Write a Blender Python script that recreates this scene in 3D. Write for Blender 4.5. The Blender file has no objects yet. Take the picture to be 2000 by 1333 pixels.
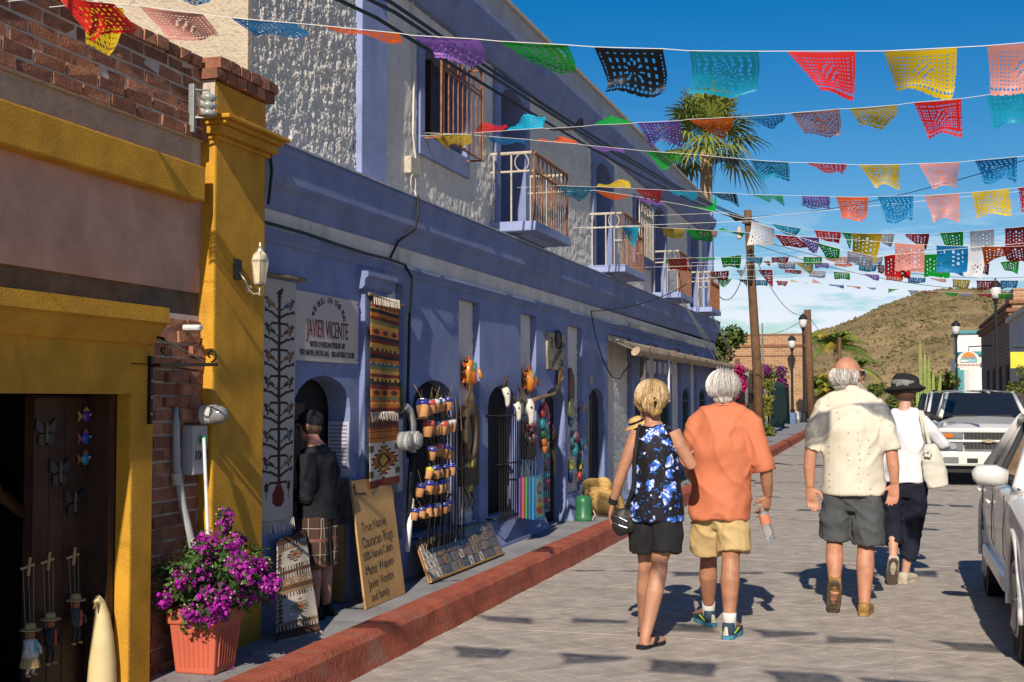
import bpy, bmesh, math, random
from mathutils import Vector, Matrix, noise as mnoise
from mathutils.geometry import tessellate_polygon
R = math.radians
random.seed(7)
SC = bpy.context.scene
COL = SC.collection

# ------------------------------------------------------------------ camera
cam = bpy.data.cameras.new('camera'); camo = bpy.data.objects.new('camera', cam); COL.objects.link(camo)
cam.sensor_width = 36.0; cam.lens = 45.0; cam.clip_start = 0.05; cam.clip_end = 6000
camo.location = (0, 0, 1.55)
camo.rotation_euler = (R(90 + 2.599), 0, R(16.552))
SC.camera = camo

# ------------------------------------------------------------------ light
SUN_AZ, SUN_EL = R(5.5), R(33.0)
wd = bpy.data.worlds.new('World'); SC.world = wd; wd.use_nodes = True
wn = wd.node_tree.nodes; wl = wd.node_tree.links
for n in list(wn): wn.remove(n)
wo = wn.new('ShaderNodeOutputWorld'); wb = wn.new('ShaderNodeBackground'); wb.inputs[1].default_value = 0.072
sky = wn.new('ShaderNodeTexSky'); sky.sky_type = 'NISHITA'; sky.sun_disc = False
sky.sun_elevation = SUN_EL; sky.sun_rotation = R(172); sky.altitude = 100; sky.air_density = 1.0; sky.dust_density = 0.35; sky.ozone_density = 3.0
hs = wn.new('ShaderNodeHueSaturation'); hs.inputs['Saturation'].default_value = 1.5; hs.inputs['Value'].default_value = 1.0; hs.inputs['Hue'].default_value = 0.503
wl.new(sky.outputs[0], hs.inputs['Color'])
tc = wn.new('ShaderNodeTexCoord'); sx = wn.new('ShaderNodeSeparateXYZ'); wl.new(tc.outputs['Generated'], sx.inputs[0])
def wmath(op, a, b=None, c=None):
    n = wn.new('ShaderNodeMath'); n.operation = op
    for i, v in enumerate((a, b, c)):
        if v is None: continue
        if isinstance(v, (int, float)): n.inputs[i].default_value = v
        else: wl.new(v, n.inputs[i])
    return n.outputs[0]
mp = wn.new('ShaderNodeMapping'); mp.inputs['Scale'].default_value = (7.0, 7.0, 40.0); wl.new(tc.outputs['Generated'], mp.inputs[0])
nz = wn.new('ShaderNodeTexNoise'); nz.inputs['Scale'].default_value = 1.5; nz.inputs['Detail'].default_value = 7; nz.inputs['Roughness'].default_value = 0.55
wl.new(mp.outputs[0], nz.inputs['Vector'])
mr = wn.new('ShaderNodeMapRange'); mr.interpolation_type = 'SMOOTHSTEP'
mr.inputs[1].default_value = 0.44; mr.inputs[2].default_value = 0.57; wl.new(nz.outputs[0], mr.inputs[0])
m2 = wn.new('ShaderNodeMapRange'); m2.interpolation_type = 'SMOOTHSTEP'
m2.inputs[1].default_value = 0.16; m2.inputs[2].default_value = 0.06; m2.inputs[3].default_value = 0; m2.inputs[4].default_value = 0.95
wl.new(sx.outputs[2], m2.inputs[0])
cf = wmath('MULTIPLY', mr.outputs[0], m2.outputs[0])
mx = wn.new('ShaderNodeMixRGB'); mx.inputs[2].default_value = (9.5, 10.2, 11.4, 1)
wl.new(cf, mx.inputs[0]); wl.new(hs.outputs[0], mx.inputs[1]); wl.new(mx.outputs[0], wb.inputs[0]); wl.new(wb.outputs[0], wo.inputs[0])

sd = Vector((-math.sin(SUN_AZ) * math.cos(SUN_EL), math.cos(SUN_AZ) * math.cos(SUN_EL), -math.sin(SUN_EL)))
sl = bpy.data.lights.new('sun', 'SUN'); sl.energy = 4.8; sl.angle = R(0.5); sl.color = (1.0, 0.90, 0.76)
so = bpy.data.objects.new('sun', sl); COL.objects.link(so); so.rotation_euler = sd.to_track_quat('-Z', 'Y').to_euler(); so.location = (0, -20, 30)
vs = SC.view_settings; vs.view_transform = 'Standard'; vs.look = 'None'; vs.gamma = 1.0; vs.use_curve_mapping = False; vs.exposure = 0.28

# ------------------------------------------------------------------ materials
MATS = {}
def lin(c):
    f = lambda u: u / 12.92 if u <= .04045 else ((u + .055) / 1.055) ** 2.4
    return tuple(f(x / 255) for x in c)
def M(name, base, rough=.85, var=.12, vs=3.0, bump=0.0, bs=60.0, metal=0.0, spec=.3, trans=0.0, dirt=None, ds=1.2, bd=.01, bdet=4, coord='Object', alpha=1.0, streak=None, attr=False, coat=0):
    """procedural material: base colour with two noises, optional blotches of dirt, fine relief"""
    if name in MATS: return MATS[name]
    m = bpy.data.materials.new(name); m.use_nodes = True; MATS[name] = m
    N = m.node_tree.nodes; L = m.node_tree.links; b = N['Principled BSDF']
    b.inputs['Roughness'].default_value = rough; b.inputs['Metallic'].default_value = metal
    b.inputs['Specular IOR Level'].default_value = spec
    if coat: b.inputs['Coat Weight'].default_value = coat; b.inputs['Coat Roughness'].default_value = .08
    t = N.new('ShaderNodeTexCoord')
    src = t.outputs[coord] if coord != 'World' else N.new('ShaderNodeNewGeometry').outputs['Position']
    n1 = N.new('ShaderNodeTexNoise'); n1.inputs['Scale'].default_value = vs; n1.inputs['Detail'].default_value = 6; n1.inputs['Roughness'].default_value = .6
    L.new(src, n1.inputs['Vector'])
    if attr:
        at = N.new('ShaderNodeVertexColor'); at.layer_name = 'Col'; bc = at.outputs[0]
    else:
        rgb = N.new('ShaderNodeRGB'); rgb.outputs[0].default_value = (*base, 1); bc = rgb.outputs[0]
    mr = N.new('ShaderNodeMapRange'); mr.inputs[1].default_value = .3; mr.inputs[2].default_value = .7
    mr.inputs[3].default_value = 1 - var; mr.inputs[4].default_value = 1 + var; L.new(n1.outputs[0], mr.inputs[0])
    mu = N.new('ShaderNodeVectorMath'); mu.operation = 'SCALE'; L.new(bc, mu.inputs[0]); L.new(mr.outputs[0], mu.inputs['Scale'])
    out = mu.outputs[0]
    if dirt:
        n2 = N.new('ShaderNodeTexNoise'); n2.inputs['Scale'].default_value = ds; n2.inputs['Detail'].default_value = 8; n2.inputs['Roughness'].default_value = .7
        if streak:
            mpn = N.new('ShaderNodeMapping'); mpn.inputs['Scale'].default_value = streak; L.new(src, mpn.inputs[0]); L.new(mpn.outputs[0], n2.inputs['Vector'])
        else: L.new(src, n2.inputs['Vector'])
        r2 = N.new('ShaderNodeMapRange'); r2.interpolation_type = 'SMOOTHSTEP'; r2.inputs[1].default_value = .52; r2.inputs[2].default_value = .72; r2.inputs[4].default_value = .75
        L.new(n2.outputs[0], r2.inputs[0])
        mi = N.new('ShaderNodeMixRGB'); mi.inputs[2].default_value = (*dirt, 1); L.new(r2.outputs[0], mi.inputs[0]); L.new(out, mi.inputs[1]); out = mi.outputs[0]
    L.new(out, b.inputs['Base Color'])
    if bump:
        n3 = N.new('ShaderNodeTexNoise'); n3.inputs['Scale'].default_value = bs; n3.inputs['Detail'].default_value = bdet; n3.inputs['Roughness'].default_value = .6
        L.new(src, n3.inputs['Vector'])
        bn = N.new('ShaderNodeBump'); bn.inputs['Strength'].default_value = bump; bn.inputs['Distance'].default_value = bd
        L.new(n3.outputs[0], bn.inputs['Height']); L.new(bn.outputs[0], b.inputs['Normal'])
    if trans:
        tr = N.new('ShaderNodeBsdfTranslucent'); L.new(out, tr.inputs[0])
        ms = N.new('ShaderNodeMixShader'); ms.inputs[0].default_value = trans
        L.new(b.outputs[0], ms.inputs[1]); L.new(tr.outputs[0], ms.inputs[2]); L.new(ms.outputs[0], N['Material Output'].inputs[0])
    return m
def glass(name, tint=(.02, .025, .03), rough=.03):
    return M(name, tint, rough=rough, var=.02, spec=.9, coat=1)

# ------------------------------------------------------------------ mesh helper
class MB:
    def __init__(s): s.v = []; s.f = []; s.m = []; s.c = []
    def add(s, vs, fs, mi=0, col=None):
        o = len(s.v); s.v += [tuple(p) for p in vs]
        for f in fs: s.f.append(tuple(i + o for i in f)); s.m.append(mi); s.c.append(col)
        return s
    def box(s, x0, x1, y0, y1, z0, z1, mi=0, col=None):
        return s.add([(x0,y0,z0),(x1,y0,z0),(x1,y1,z0),(x0,y1,z0),(x0,y0,z1),(x1,y0,z1),(x1,y1,z1),(x0,y1,z1)],
                     [(0,3,2,1),(4,5,6,7),(0,1,5,4),(1,2,6,5),(2,3,7,6),(3,0,4,7)], mi, col)
    def prism(s, poly, axis, a, b, mi=0):
        """poly: 2-D points; axis 'x': (y,z), 'y': (x,z), 'z': (x,y)"""
        def P(p, t): return (t, p[0], p[1]) if axis == 'x' else (p[0], t, p[1]) if axis == 'y' else (p[0], p[1], t)
        n = len(poly); vs = [P(p, a) for p in poly] + [P(p, b) for p in poly]
        fs = [(i, (i+1) % n, n + (i+1) % n, n + i) for i in range(n)]
        o = len(s.v); s.add(vs, fs, mi)
        for tri in tessellate_polygon([[Vector((p[0], p[1], 0)) for p in poly]]):
            s.f.append((tri[2]+o, tri[1]+o, tri[0]+o)); s.m.append(mi); s.c.append(None)
            s.f.append((tri[0]+o+n, tri[1]+o+n, tri[2]+o+n)); s.m.append(mi); s.c.append(None)
        return s
    def tube(s, pts, r, n=6, mi=0, cap=True, closed=False, ey=None, up=None, col=None):
        """pts along a path; r one radius or one per point; ey: second radius (ellipse); up: fixed side axis"""
        pts = [Vector(p) for p in pts]; k = len(pts); rings = []
        prev = None
        for i, p in enumerate(pts):
            a = pts[(i-1) % k] if (i > 0 or closed) else p; b = pts[(i+1) % k] if (i < k-1 or closed) else p
            d = (b - a); d = d.normalized() if d.length > 1e-9 else Vector((0, 0, 1))
            if up is not None: sdv = Vector(up) - d * d.dot(Vector(up))
            elif prev is None: sdv = d.orthogonal()
            else: sdv = prev - d * d.dot(prev)
            if sdv.length < 1e-6: sdv = d.orthogonal()
            sdv.normalize(); prev = sdv; q = d.cross(sdv)
            r1 = r[i] if isinstance(r, (list, tuple)) else r
            r2 = (ey[i] if isinstance(ey, (list, tuple)) else ey) if ey is not None else r1
            rings.append([p + sdv * math.cos(2*math.pi*j/n) * r1 + q * math.sin(2*math.pi*j/n) * r2 for j in range(n)])
        vs = [v for rg in rings for v in rg]; fs = []
        for i in range(k if closed else k - 1):
            i2 = (i + 1) % k
            for j in range(n): j2 = (j+1) % n; fs.append((i*n+j, i*n+j2, i2*n+j2, i2*n+j))
        if cap and not closed: fs.append(tuple(range(n-1, -1, -1))); fs.append(tuple((k-1)*n + j for j in range(n)))
        return s.add(vs, fs, mi, col)
    def lathe(s, prof, c, n=16, mi=0, axis='z', col=None):
        vs = []; k = len(prof)
        for r, h in prof:
            for j in range(n):
                a = 2*math.pi*j/n; u, w = r*math.cos(a), r*math.sin(a)
                vs.append((c[0]+u, c[1]+w, c[2]+h) if axis == 'z' else (c[0]+h, c[1]+u, c[2]+w) if axis == 'x' else (c[0]+u, c[1]+h, c[2]+w))
        fs = [(i*n+j, i*n+(j+1)%n, (i+1)*n+(j+1)%n, (i+1)*n+j) for i in range(k-1) for j in range(n)]
        fs += [tuple(range(n-1, -1, -1)), tuple((k-1)*n+j for j in range(n))]
        return s.add(vs, fs, mi, col)
    def ball(s, c, r, n=12, mi=0, sc=(1, 1, 1), col=None):
        k = max(4, n // 2); vs = []; fs = []
        for i in range(1, k):
            t = math.pi * i / k
            for j in range(n):
                a = 2*math.pi*j/n
                vs.append((c[0]+r*sc[0]*math.sin(t)*math.cos(a), c[1]+r*sc[1]*math.sin(t)*math.sin(a), c[2]+r*sc[2]*math.cos(t)))
        vs += [(c[0], c[1], c[2]+r*sc[2]), (c[0], c[1], c[2]-r*sc[2])]; T = len(vs)-2
        for i in range(k-2):
            for j in range(n): fs.append((i*n+j, (i+1)*n+j, (i+1)*n+(j+1)%n, i*n+(j+1)%n))
        for j in range(n): fs.append((T, j, (j+1)%n)); fs.append((T+1, (k-2)*n+(j+1)%n, (k-2)*n+j))
        return s.add(vs, fs, mi, col)
    def grid(s, P, mi=0, cols=None, hole=None):
        """P rows of points; hole(i,j) leaves a face out; cols(i,j) a face colour"""
        h, w = len(P), len(P[0]); o = len(s.v); s.v += [tuple(p) for row in P for p in row]
        for i in range(h-1):
            for j in range(w-1):
                if hole and hole(i, j): continue
                s.f.append((o+i*w+j, o+i*w+j+1, o+(i+1)*w+j+1, o+(i+1)*w+j)); s.m.append(mi); s.c.append(cols(i, j) if cols else None)
        return s
    def rot(s, ang, axis='Z', c=(0, 0, 0), start=0):
        m = Matrix.Translation(c) @ Matrix.Rotation(ang, 4, axis) @ Matrix.Translation(-Vector(c))
        s.v[start:] = [tuple(m @ Vector(p)) for p in s.v[start:]]; return s
    def mesh(s, name, mats, smooth=False, off=(0, 0, 0)):
        me = bpy.data.meshes.new(name)
        me.from_pydata([(p[0]-off[0], p[1]-off[1], p[2]-off[2]) for p in s.v], [], s.f)
        for m in (mats if isinstance(mats, (list, tuple)) else [mats]): me.materials.append(m)
        me.polygons.foreach_set('material_index', s.m)
        if smooth: me.polygons.foreach_set('use_smooth', [True]*len(s.f))
        if any(c is not None for c in s.c):
            ca = me.color_attributes.new('Col', 'BYTE_COLOR', 'CORNER'); k = 0; buf = []
            for f, c in zip(s.f, s.c): buf += [x for _ in f for x in (*(c or (.5, .5, .5)), 1.0)]
            ca.data.foreach_set('color', buf)
        me.update(); return me
    def build(s, name, mats, parent=None, smooth=False, bevel=0, local=False, fix=False, **tags):
        off = (0, 0, 0)
        if parent is not None and not local:
            top = parent
            while top.parent: top = top.parent
            off = top.location
        me = s.mesh(name, mats, smooth, off); o = bpy.data.objects.new(name, me); COL.objects.link(o)
        if fix:
            bm = bmesh.new(); bm.from_mesh(me); bmesh.ops.recalc_face_normals(bm, faces=bm.faces); bm.to_mesh(me); bm.free()
        if parent is not None: o.parent = parent
        if bevel:
            b = o.modifiers.new('bevel', 'BEVEL'); b.width = bevel; b.segments = 2; b.limit_method = 'ANGLE'; b.angle_limit = R(40)
        tag(o, **tags); return o
def tag(o, label=None, cat=None, group=None, kind=None):
    if label: o['label'] = label
    if cat: o['category'] = cat
    if group: o['group'] = group
    if kind: o['kind'] = kind
    return o
def thing(name, label, cat, loc=(0, 0, 0), group=None, rz=0):
    o = bpy.data.objects.new(name, None); COL.objects.link(o); o.location = loc; o.rotation_euler = (0, 0, rz); o.empty_display_size = .1
    return tag(o, label, cat, group)
def dup(root, loc, label, rz=None, scale=None):
    r = root.copy(); COL.objects.link(r); r.location = loc; r['label'] = label
    if rz is not None: r.rotation_euler = (0, 0, rz)
    if scale: r.scale = (scale,)*3
    for ch in root.children:
        c = ch.copy(); COL.objects.link(c); c.parent = r
        for g in ch.children:
            d = g.copy(); COL.objects.link(d); d.parent = c
    return r
def text(name, body, size, loc, mat, parent, rot=(R(90), 0, R(90)), align='CENTER', ext=.0015, sx=1.0, weight=0.0):
    cu = bpy.data.curves.new(name, 'FONT'); cu.body = body; cu.size = size; cu.extrude = ext; cu.offset = weight; cu.align_x = align; cu.resolution_u = 3
    cu.materials.append(mat); o = bpy.data.objects.new(name, cu); COL.objects.link(o)
    off = Vector((0, 0, 0))
    if parent is not None:
        top = parent
        while top.parent: top = top.parent
        off = top.location; o.parent = parent
    me = bpy.data.meshes.new_from_object(o); me.materials.clear(); me.materials.append(mat)
    p_ = o.parent; bpy.data.objects.remove(o); bpy.data.curves.remove(cu)
    o = bpy.data.objects.new(name, me); COL.objects.link(o); o.parent = p_
    o.location = Vector(loc) - off; o.rotation_euler = rot; o.scale = (sx, 1, 1); return o
def arch(y0, y1, zb, zs, zt, n=10):
    c = (y0+y1)/2; h = (y1-y0)/2
    return [(y0, zb), (y1, zb)] + [(c + h*math.cos(math.pi*i/n), zs + (zt-zs)*math.sin(math.pi*i/n)) for i in range(n+1)]
def rect(y0, y1, z0, z1): return [(y0, z0), (y1, z0), (y1, z1), (y0, z1)]
def facade(mb, outer, holes, X, depths, back=None, mi=0, rmi=None):
    """wall face at X seen from +x, with openings; each opening gets reveals to its depth and, if back, a plate there"""
    loops = [outer] + holes; pts = [p for lp in loops for p in lp]
    o = len(mb.v); mb.v += [(X, p[0], p[1]) for p in pts]
    for t in tessellate_polygon([[Vector((p[0], p[1], 0)) for p in lp] for lp in loops]):
        a, b, c = (Vector((*pts[i], 0)) for i in t)
        if (b-a).cross(c-a).z < 0: t = (t[0], t[2], t[1])
        mb.f.append(tuple(i+o for i in t)); mb.m.append(mi); mb.c.append(None)
    for k, h in enumerate(holes):
        d = depths[k]; n = len(h)
        mb.add([(X, *p) for p in h] + [(X-d, *p) for p in h], [(i, (i+1) % n, n+(i+1) % n, n+i) for i in range(n)], mi if rmi is None else rmi)
        if back is not None and back[k] is not None:
            o2 = len(mb.v); mb.v += [(X-d, *p) for p in h]
            for t in tessellate_polygon([[Vector((p[0], p[1], 0)) for p in h]]):
                a, b, c = (Vector((*h[i], 0)) for i in t)
                if (b-a).cross(c-a).z < 0: t = (t[0], t[2], t[1])
                mb.f.append(tuple(i+o2 for i in t)); mb.m.append(back[k]); mb.c.append(None)
def g(Y): return max(0.0, (Y-25)*.009) if Y < 90 else .585 + (Y-90)*.004
def sw(Y):   # height of the left pavement: sunken along the shops, level with the kerb farther on
    t = min(1, max(0, (Y-27)/7)); return -.15*(1-t) + (g(Y)+.17)*t
# ------------------------------------------------------------------ palette
m_road = M('stamped_concrete', (.352, .308, .265), .85, .24, 5.5, .9, 60, dirt=(.25, .21, .172), ds=1.1, coord='World', bd=.004)
m_joint = M('road_joint', (.34, .295, .245), .9, .25, 6, .5, 120, coord='World', bd=.004)
m_line = M('cast_joint', (.355, .315, .265), .9, .2, 8, coord='World')
m_side = M('pavement_concrete', (.25, .245, .25), .85, .25, 3, .5, 70, dirt=(.13, .13, .135), ds=1.5, coord='World', bd=.006)
m_kerb = M('red_kerb_paint', (.34, .085, .045), .8, .28, 5, .9, 40, dirt=(.30, .17, .12), ds=3.0, coord='World', bd=.012)
m_earth = M('dry_earth', (.30, .24, .17), .95, .25, .2, coord='World')
m_blue = M('blue_stucco', (.195, .235, .41), .9, .16, 2.6, .9, 60, dirt=(.255, .285, .385), ds=1.5, bd=.012, coord='World')
m_bluelt = M('pale_blue_paint', (.26, .31, .51), .85, .14, 3, .6, 60, coord='World', dirt=(.19, .22, .36), ds=1.4)
m_white = M('white_roughcast', (.70, .65, .585), .95, .12, 4, .9, 55, bd=.02, coord='World', dirt=(.50, .47, .44), ds=2.0)
m_panel = M('white_panel_stucco', (.72, .66, .60), .95, .12, 3, .9, 60, bd=.02, coord='World', dirt=(.56, .50, .45), ds=1.6)
m_frieze = M('grey_frieze', (.68, .61, .54), .95, .15, 3, .7, 60, bd=.01, coord='World', dirt=(.24, .23, .22), ds=1.5, streak=(1, 1, .25))
m_beige = M('beige_roughcast', (.50, .41, .30), .95, .12, 4, 1.0, 35, bd=.03, coord='World')
m_parap = M('parapet_grey', (.42, .41, .42), .95, .15, 2, .5, 40, coord='World', dirt=(.28, .27, .28), ds=1.2)
m_yel = M('ochre_paint', (.52, .262, .022), .85, .2, 3.5, .8, 80, bd=.009, coord='World', dirt=(.33, .165, .03), ds=2.2, streak=(2, 2, .6))
m_pink = M('pinkish_plaster', (.50, .30, .225), .95, .20, 3, .6, 110, bd=.008, coord='World')
m_rough = M('coarse_render', (.58, .44, .34), .95, .18, 5, 1.0, 75, bd=.03, coord='World')
m_stone = M('dark_stone_lintel', (.13, .095, .07), .95, .35, 6, .9, 22, bd=.03, coord='World')
m_mort = M('mortar', (.50, .41, .35), .95, .2, 8, .7, 60, bd=.01, coord='World')
m_br = [M('brick_clay_%d' % i, c, .9, .3, 11, .9, 55, bd=.012, coord='World', dirt=(.10, .05, .032), ds=5) for i, c in
        enumerate([(.27, .11, .062), (.33, .135, .075), (.22, .092, .056), (.37, .16, .09)])]
m_wood = M('dark_door_wood', (.05, .022, .012), .6, .4, 4, .4, 50, coord='World', dirt=(.02, .01, .006), ds=2, streak=(3, 3, .15))
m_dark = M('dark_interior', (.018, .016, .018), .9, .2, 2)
m_iron = M('black_iron', (.018, .017, .017), .5, .2, 20, metal=.6)
m_rust = M('rusty_iron', (.27, .115, .058), .75, .45, 18, .3, 90, metal=.2, coord='World')
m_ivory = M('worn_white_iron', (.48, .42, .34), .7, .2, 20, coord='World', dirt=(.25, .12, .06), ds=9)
m_wire = M('cable_black', (.012, .012, .013), .6, .1, 5)
m_wirew = M('cable_white', (.55, .52, .47), .6, .1, 5)
m_greydoor = M('dark_plank', (.03, .022, .018), .7, .3, 3)

# ------------------------------------------------------------------ ground, road, kerb, pavement
mb = MB()
ys = [-30, 0, 25, 40, 60, 90, 150, 300, 900, 3000]
mb.grid([[(x, y, g(y) - .35) for x in (-3000, -300, -60, -12, 12, 60, 300, 3000)] for y in ys])
mb.build('ground', m_earth, kind='structure')
XK = -2.9
road = MB()
rY = [-12, 0, 25, 30, 40, 50, 60, 75, 90, 130, 200]
road.grid([[(x, y, g(y) - .012) for x in (XK - .05, 0, 4.7)] for y in rY])
road = road.build('road', m_joint, kind='structure')
far = MB()   # beyond the part whose setts can be told apart the surface is one sheet
far.grid([[(x, y, g(y)) for x in (XK - .05, 0, 4.7)] for y in [24.6] + rY[3:]])
far.build('far_road_surface', m_road, road, kind='stuff')
# herringbone setts, 45 degrees to the street
L_, W_ = .24, .12
def sett_mesh():
    a, b, t = L_/2 - .0022, W_/2 - .0022, .006
    s = MB(); s.add([(-a, -b, -.012), (a, -b, -.012), (a, b, -.012), (-a, b, -.012), (-a+t*.5, -b+t*.5, 0), (a-t*.5, -b+t*.5, 0), (a-t*.5, b-t*.5, 0), (-a+t*.5, b-t*.5, 0)],
                    [(4,5,6,7), (0,1,5,4), (1,2,6,5), (2,3,7,6), (3,0,4,7)]); return s
cells = []
c45, s45 = math.cos(R(45)), math.sin(R(45))
for k in range(-60, 90):
    for j in range(-190, 190):
        bx = j*W_ + k*2*L_; by = -j*W_
        for ori, px, py in ((0, bx + L_/2, by + W_/2), (1, bx + L_ + W_/2, by + L_/2)):
            x = px*c45 - py*s45; y = px*s45 + py*c45 + 6
            if XK - .12 < x < 4.6 and 4.9 < y < 24.6: cells.append((x, y, ori))
sett_b = sett_mesh()
near, rest = [], []
for x, y, ori in cells:
    px_vis = -(y*.36) < x < y*.115 + .05       # roughly what the picture shows
    (near if px_vis else rest).append((y, x, ori))
near.sort(); near, more = near[:300], near[300:]
rest += more
sm = [sett_b.mesh('sett', m_road), None]
for (y, x, ori) in near:
    o = bpy.data.objects.new('sett', sm[0]); COL.objects.link(o); o.parent = road
    o.location = (x, y, random.uniform(-.0012, .0012)); o.rotation_euler = (random.uniform(-.004, .004), 0, R(45 + 90*ori))
mb = MB()
for (y, x, ori) in rest:
    a = R(45 + 90*ori); ca, sa = math.cos(a), math.sin(a); dz = random.uniform(-.0014, .0014) + g(y)
    mb.add([(x + v[0]*ca - v[1]*sa, y + v[0]*sa + v[1]*ca, v[2] + dz) for v in sett_b.v], sett_b.f)
mb.build('distant_setts', m_road, road, kind='stuff')
mb = MB(); mb.box(-.012, .004, 4, 24.6, -.01, .0035)
mb.build('cast_joint', m_line, road)
for yy in (8.35, 12.6, 17.0, 21.4):
    MB().box(XK, 4.6, yy - .006, yy + .006, -.01, .003).build('cast_joint', m_line, road)
# kerb
mb = MB(); P = []
y = 2.0
while y < 90:
    n1 = mnoise.noise((0, y*2.1, 0))*.012; n2 = mnoise.noise((3, y*3.3, 1))*.010; z = g(y)
    wob = -.06*min(1, max(0, (y-12)/20))
    X0 = XK + wob
    P.append([(X0 + .03 + n1, y, z - .02), (X0 + .012 + n1, y, z + .06 + n2), (X0 + n2, y, z + .165 + n1*.5), (X0 - .03 + n1, y, z + .2 + n2*.5), (X0 - .19, y, z + .203 + n1*.4), (X0 - .215 + n2, y, z + .19), (X0 - .22, y, min(sw(y), z+.1) - .05)])
    y += .09 if y < 20 else .5
mb.grid(P)
kerb = mb.build('kerb', m_kerb, kind='structure', smooth=False, fix=True)
# pavement on the left
mb = MB(); P = []
y = 1.0
while y < 90:
    w = -12 if y > 33.6 else -4.9
    P.append([(x, y, sw(y) + mnoise.noise((x*2, y*1.3, 0))*.006) for x in (XK - .2, -3.5, -3.9, -4.35, w)])
    y += .3 if y < 34 else 1.0
mb.grid(P); mb.build('pavement', m_side, kind='structure', fix=True)
# right pavement and kerb
mb = MB(); mb.grid([[(x, y, g(y) + z) for x, z in ((4.7, -.02), (4.72, .15), (4.95, .16), (8, .17))] for y in rY])
mb.build('right_pavement', m_side, kind='structure')
# hill
def hz(x, y):
    prof = [(-400, 1), (-160, 2), (-90, 6), (-50, 13), (-23, 20.5), (-15, 23.3), (-2.5, 29), (8.6, 32.4), (22, 33.4), (37, 30.5), (70, 27), (120, 22), (220, 12), (400, 2)]
    for (a, b), (c, d) in zip(prof, prof[1:]):
        if a <= x <= c: h = b + (d-b)*(x-a)/(c-a); break
    else: h = 1
    t = (y - 400)/(150 if y < 400 else 260)
    h *= max(0, 1 - t*t)**1.0 if abs(t) < 1 else 0
    return h + mnoise.noise((x*.05, y*.05, 0))*1.6*min(1, h/8) + mnoise.noise((x*.16, y*.16, 3))*.7*min(1, h/8) - .6
mh = M('dry_hillside', (.25, .175, .085), .95, .40, .12, .8, .9, bd=.6, coord='World', dirt=(.115, .095, .04), ds=.16)
mb = MB(); mb.grid([[(x*5-180, 245 + y*6, hz(x*5-180, 245 + y*6)) for x in range(80)] for y in range(56)])
hill = mb.build('hill', mh, kind='structure', smooth=True)
mscrub = [M('hill_scrub_%d' % i, c, .95, .4, .5, coord='World') for i, c in enumerate([(.12, .105, .04), (.09, .085, .033), (.19, .135, .062), (.15, .12, .05)])]
mb = MB(); rs = random.Random(5)
for i in range(42000):
    x = rs.uniform(-110, 75); y = rs.uniform(258, 425)
    if x > y*.14 + 8 or x < -y*.22: continue
    if mnoise.noise((x*.05, y*.035, 9)) + rs.uniform(-.6, .6) < -.15: continue
    z = hz(x, y)
    if z < .5: continue
    r = rs.uniform(.18, .5)*(1.7 if rs.random() < .04 else 1); a0 = rs.random()*6
    vs = [(x + r*rs.uniform(.7, 1.2)*math.cos(a0 + k*1.257), y + r*math.sin(a0 + k*1.257), z - .15 + r*rs.uniform(0, .35)) for k in range(5)] + [(x + rs.uniform(-.3, .3)*r, y, z + r*rs.uniform(.7, 1.2))]
    mb.add(vs, [(k, (k+1) % 5, 5) for k in range(5)], rs.randrange(4))
mb.build('hillside_scrub', mscrub, label='low olive scrub dotted over the dry hillside', cat='scrub', kind='stuff')

# ------------------------------------------------------------------ blue building
BX, UX, B0, B1 = -4.4, -4.6, 8.25, 33.3
blue = thing('blue_building', 'two-storey blue and white stucco shop building with iron balconies', 'building', (BX, 20, -.15))
panels = [(10.74, 11.22, .25, 2.63), (12.83, 13.54, .2, 2.62), (15.18, 15.9, .3, 2.62), (17.57, 18.46, .2, 2.60), (20.23, 22.2, -.1, 2.61), (23.86, 24.85, -.1, 2.60), (26.5, 27.7, -.1, 2.62), (29.1, 30.05, -.1, 2.63)]
arches = [(8.93, 10.0, -.15, 1.48, 1.74), (11.48, 12.65, .18, 1.5, 1.74), (13.85, 15.0, .15, 1.47, 1.72), (16.27, 17.42, -.15, 1.45, 1.71), (18.81, 19.95, -.15, 1.45, 1.72), (22.5, 23.6, -.15, 1.6, 1.8), (25.05, 26.3, -.15, 1.6, 1.8), (27.85, 28.95, -.15, 1.6, 1.8), (30.4, 31.6, -.15, 1.6, 1.8)]
adep = [.20, .14, .14, .17, .10, .1, .1, .1, .1]
mb = MB()
facade(mb, rect(B0, B1, -.4, 2.98), [rect(*p) for p in panels] + [arch(*a) for a in arches], BX, [.075]*len(panels) + adep)
mb.build('ground_floor_wall', m_blue, blue)
for i, p in enumerate(panels):
    mb = MB(); P = []; ny = max(10, int((p[1]-p[0])/.022)); nz_ = int((p[3]-p[2])/.03)
    for a in range(nz_+1):
        P.append([(BX - .075 + .012*mnoise.noise((0, (p[0]+(p[1]-p[0])*b/ny)*22, (p[2]+(p[3]-p[2])*a/nz_)*22)) - .004, p[0]+(p[1]-p[0])*b/ny, p[2]+(p[3]-p[2])*a/nz_) for b in range(ny+1)])
    mb.grid(P).build('white_panel', m_panel, blue, smooth=True)
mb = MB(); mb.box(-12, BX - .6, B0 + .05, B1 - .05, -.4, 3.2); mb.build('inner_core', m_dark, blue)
mb = MB(); mb.box(-12, BX - .02, B1 - .25, B1 + .002, -.4, 6.4); mb.build('end_wall', m_blue, blue)
for y0, y1, zt in ((12.72, 16.2, .13), (17.5, 18.74, .15), (20.0, 22.4, -.02)):
    MB().prism([(BX - .01, -.4), (BX + .11, -.4), (BX + .10, -.12), (BX + .004, zt), (BX - .01, zt)], 'y', y0, y1).build('sloped_plinth', m_blue, blue, fix=True)
def shear(mb, k, y0):
    mb.v = [(x, y, z + (y-y0)*k) for x, y, z in mb.v]; return mb
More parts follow.
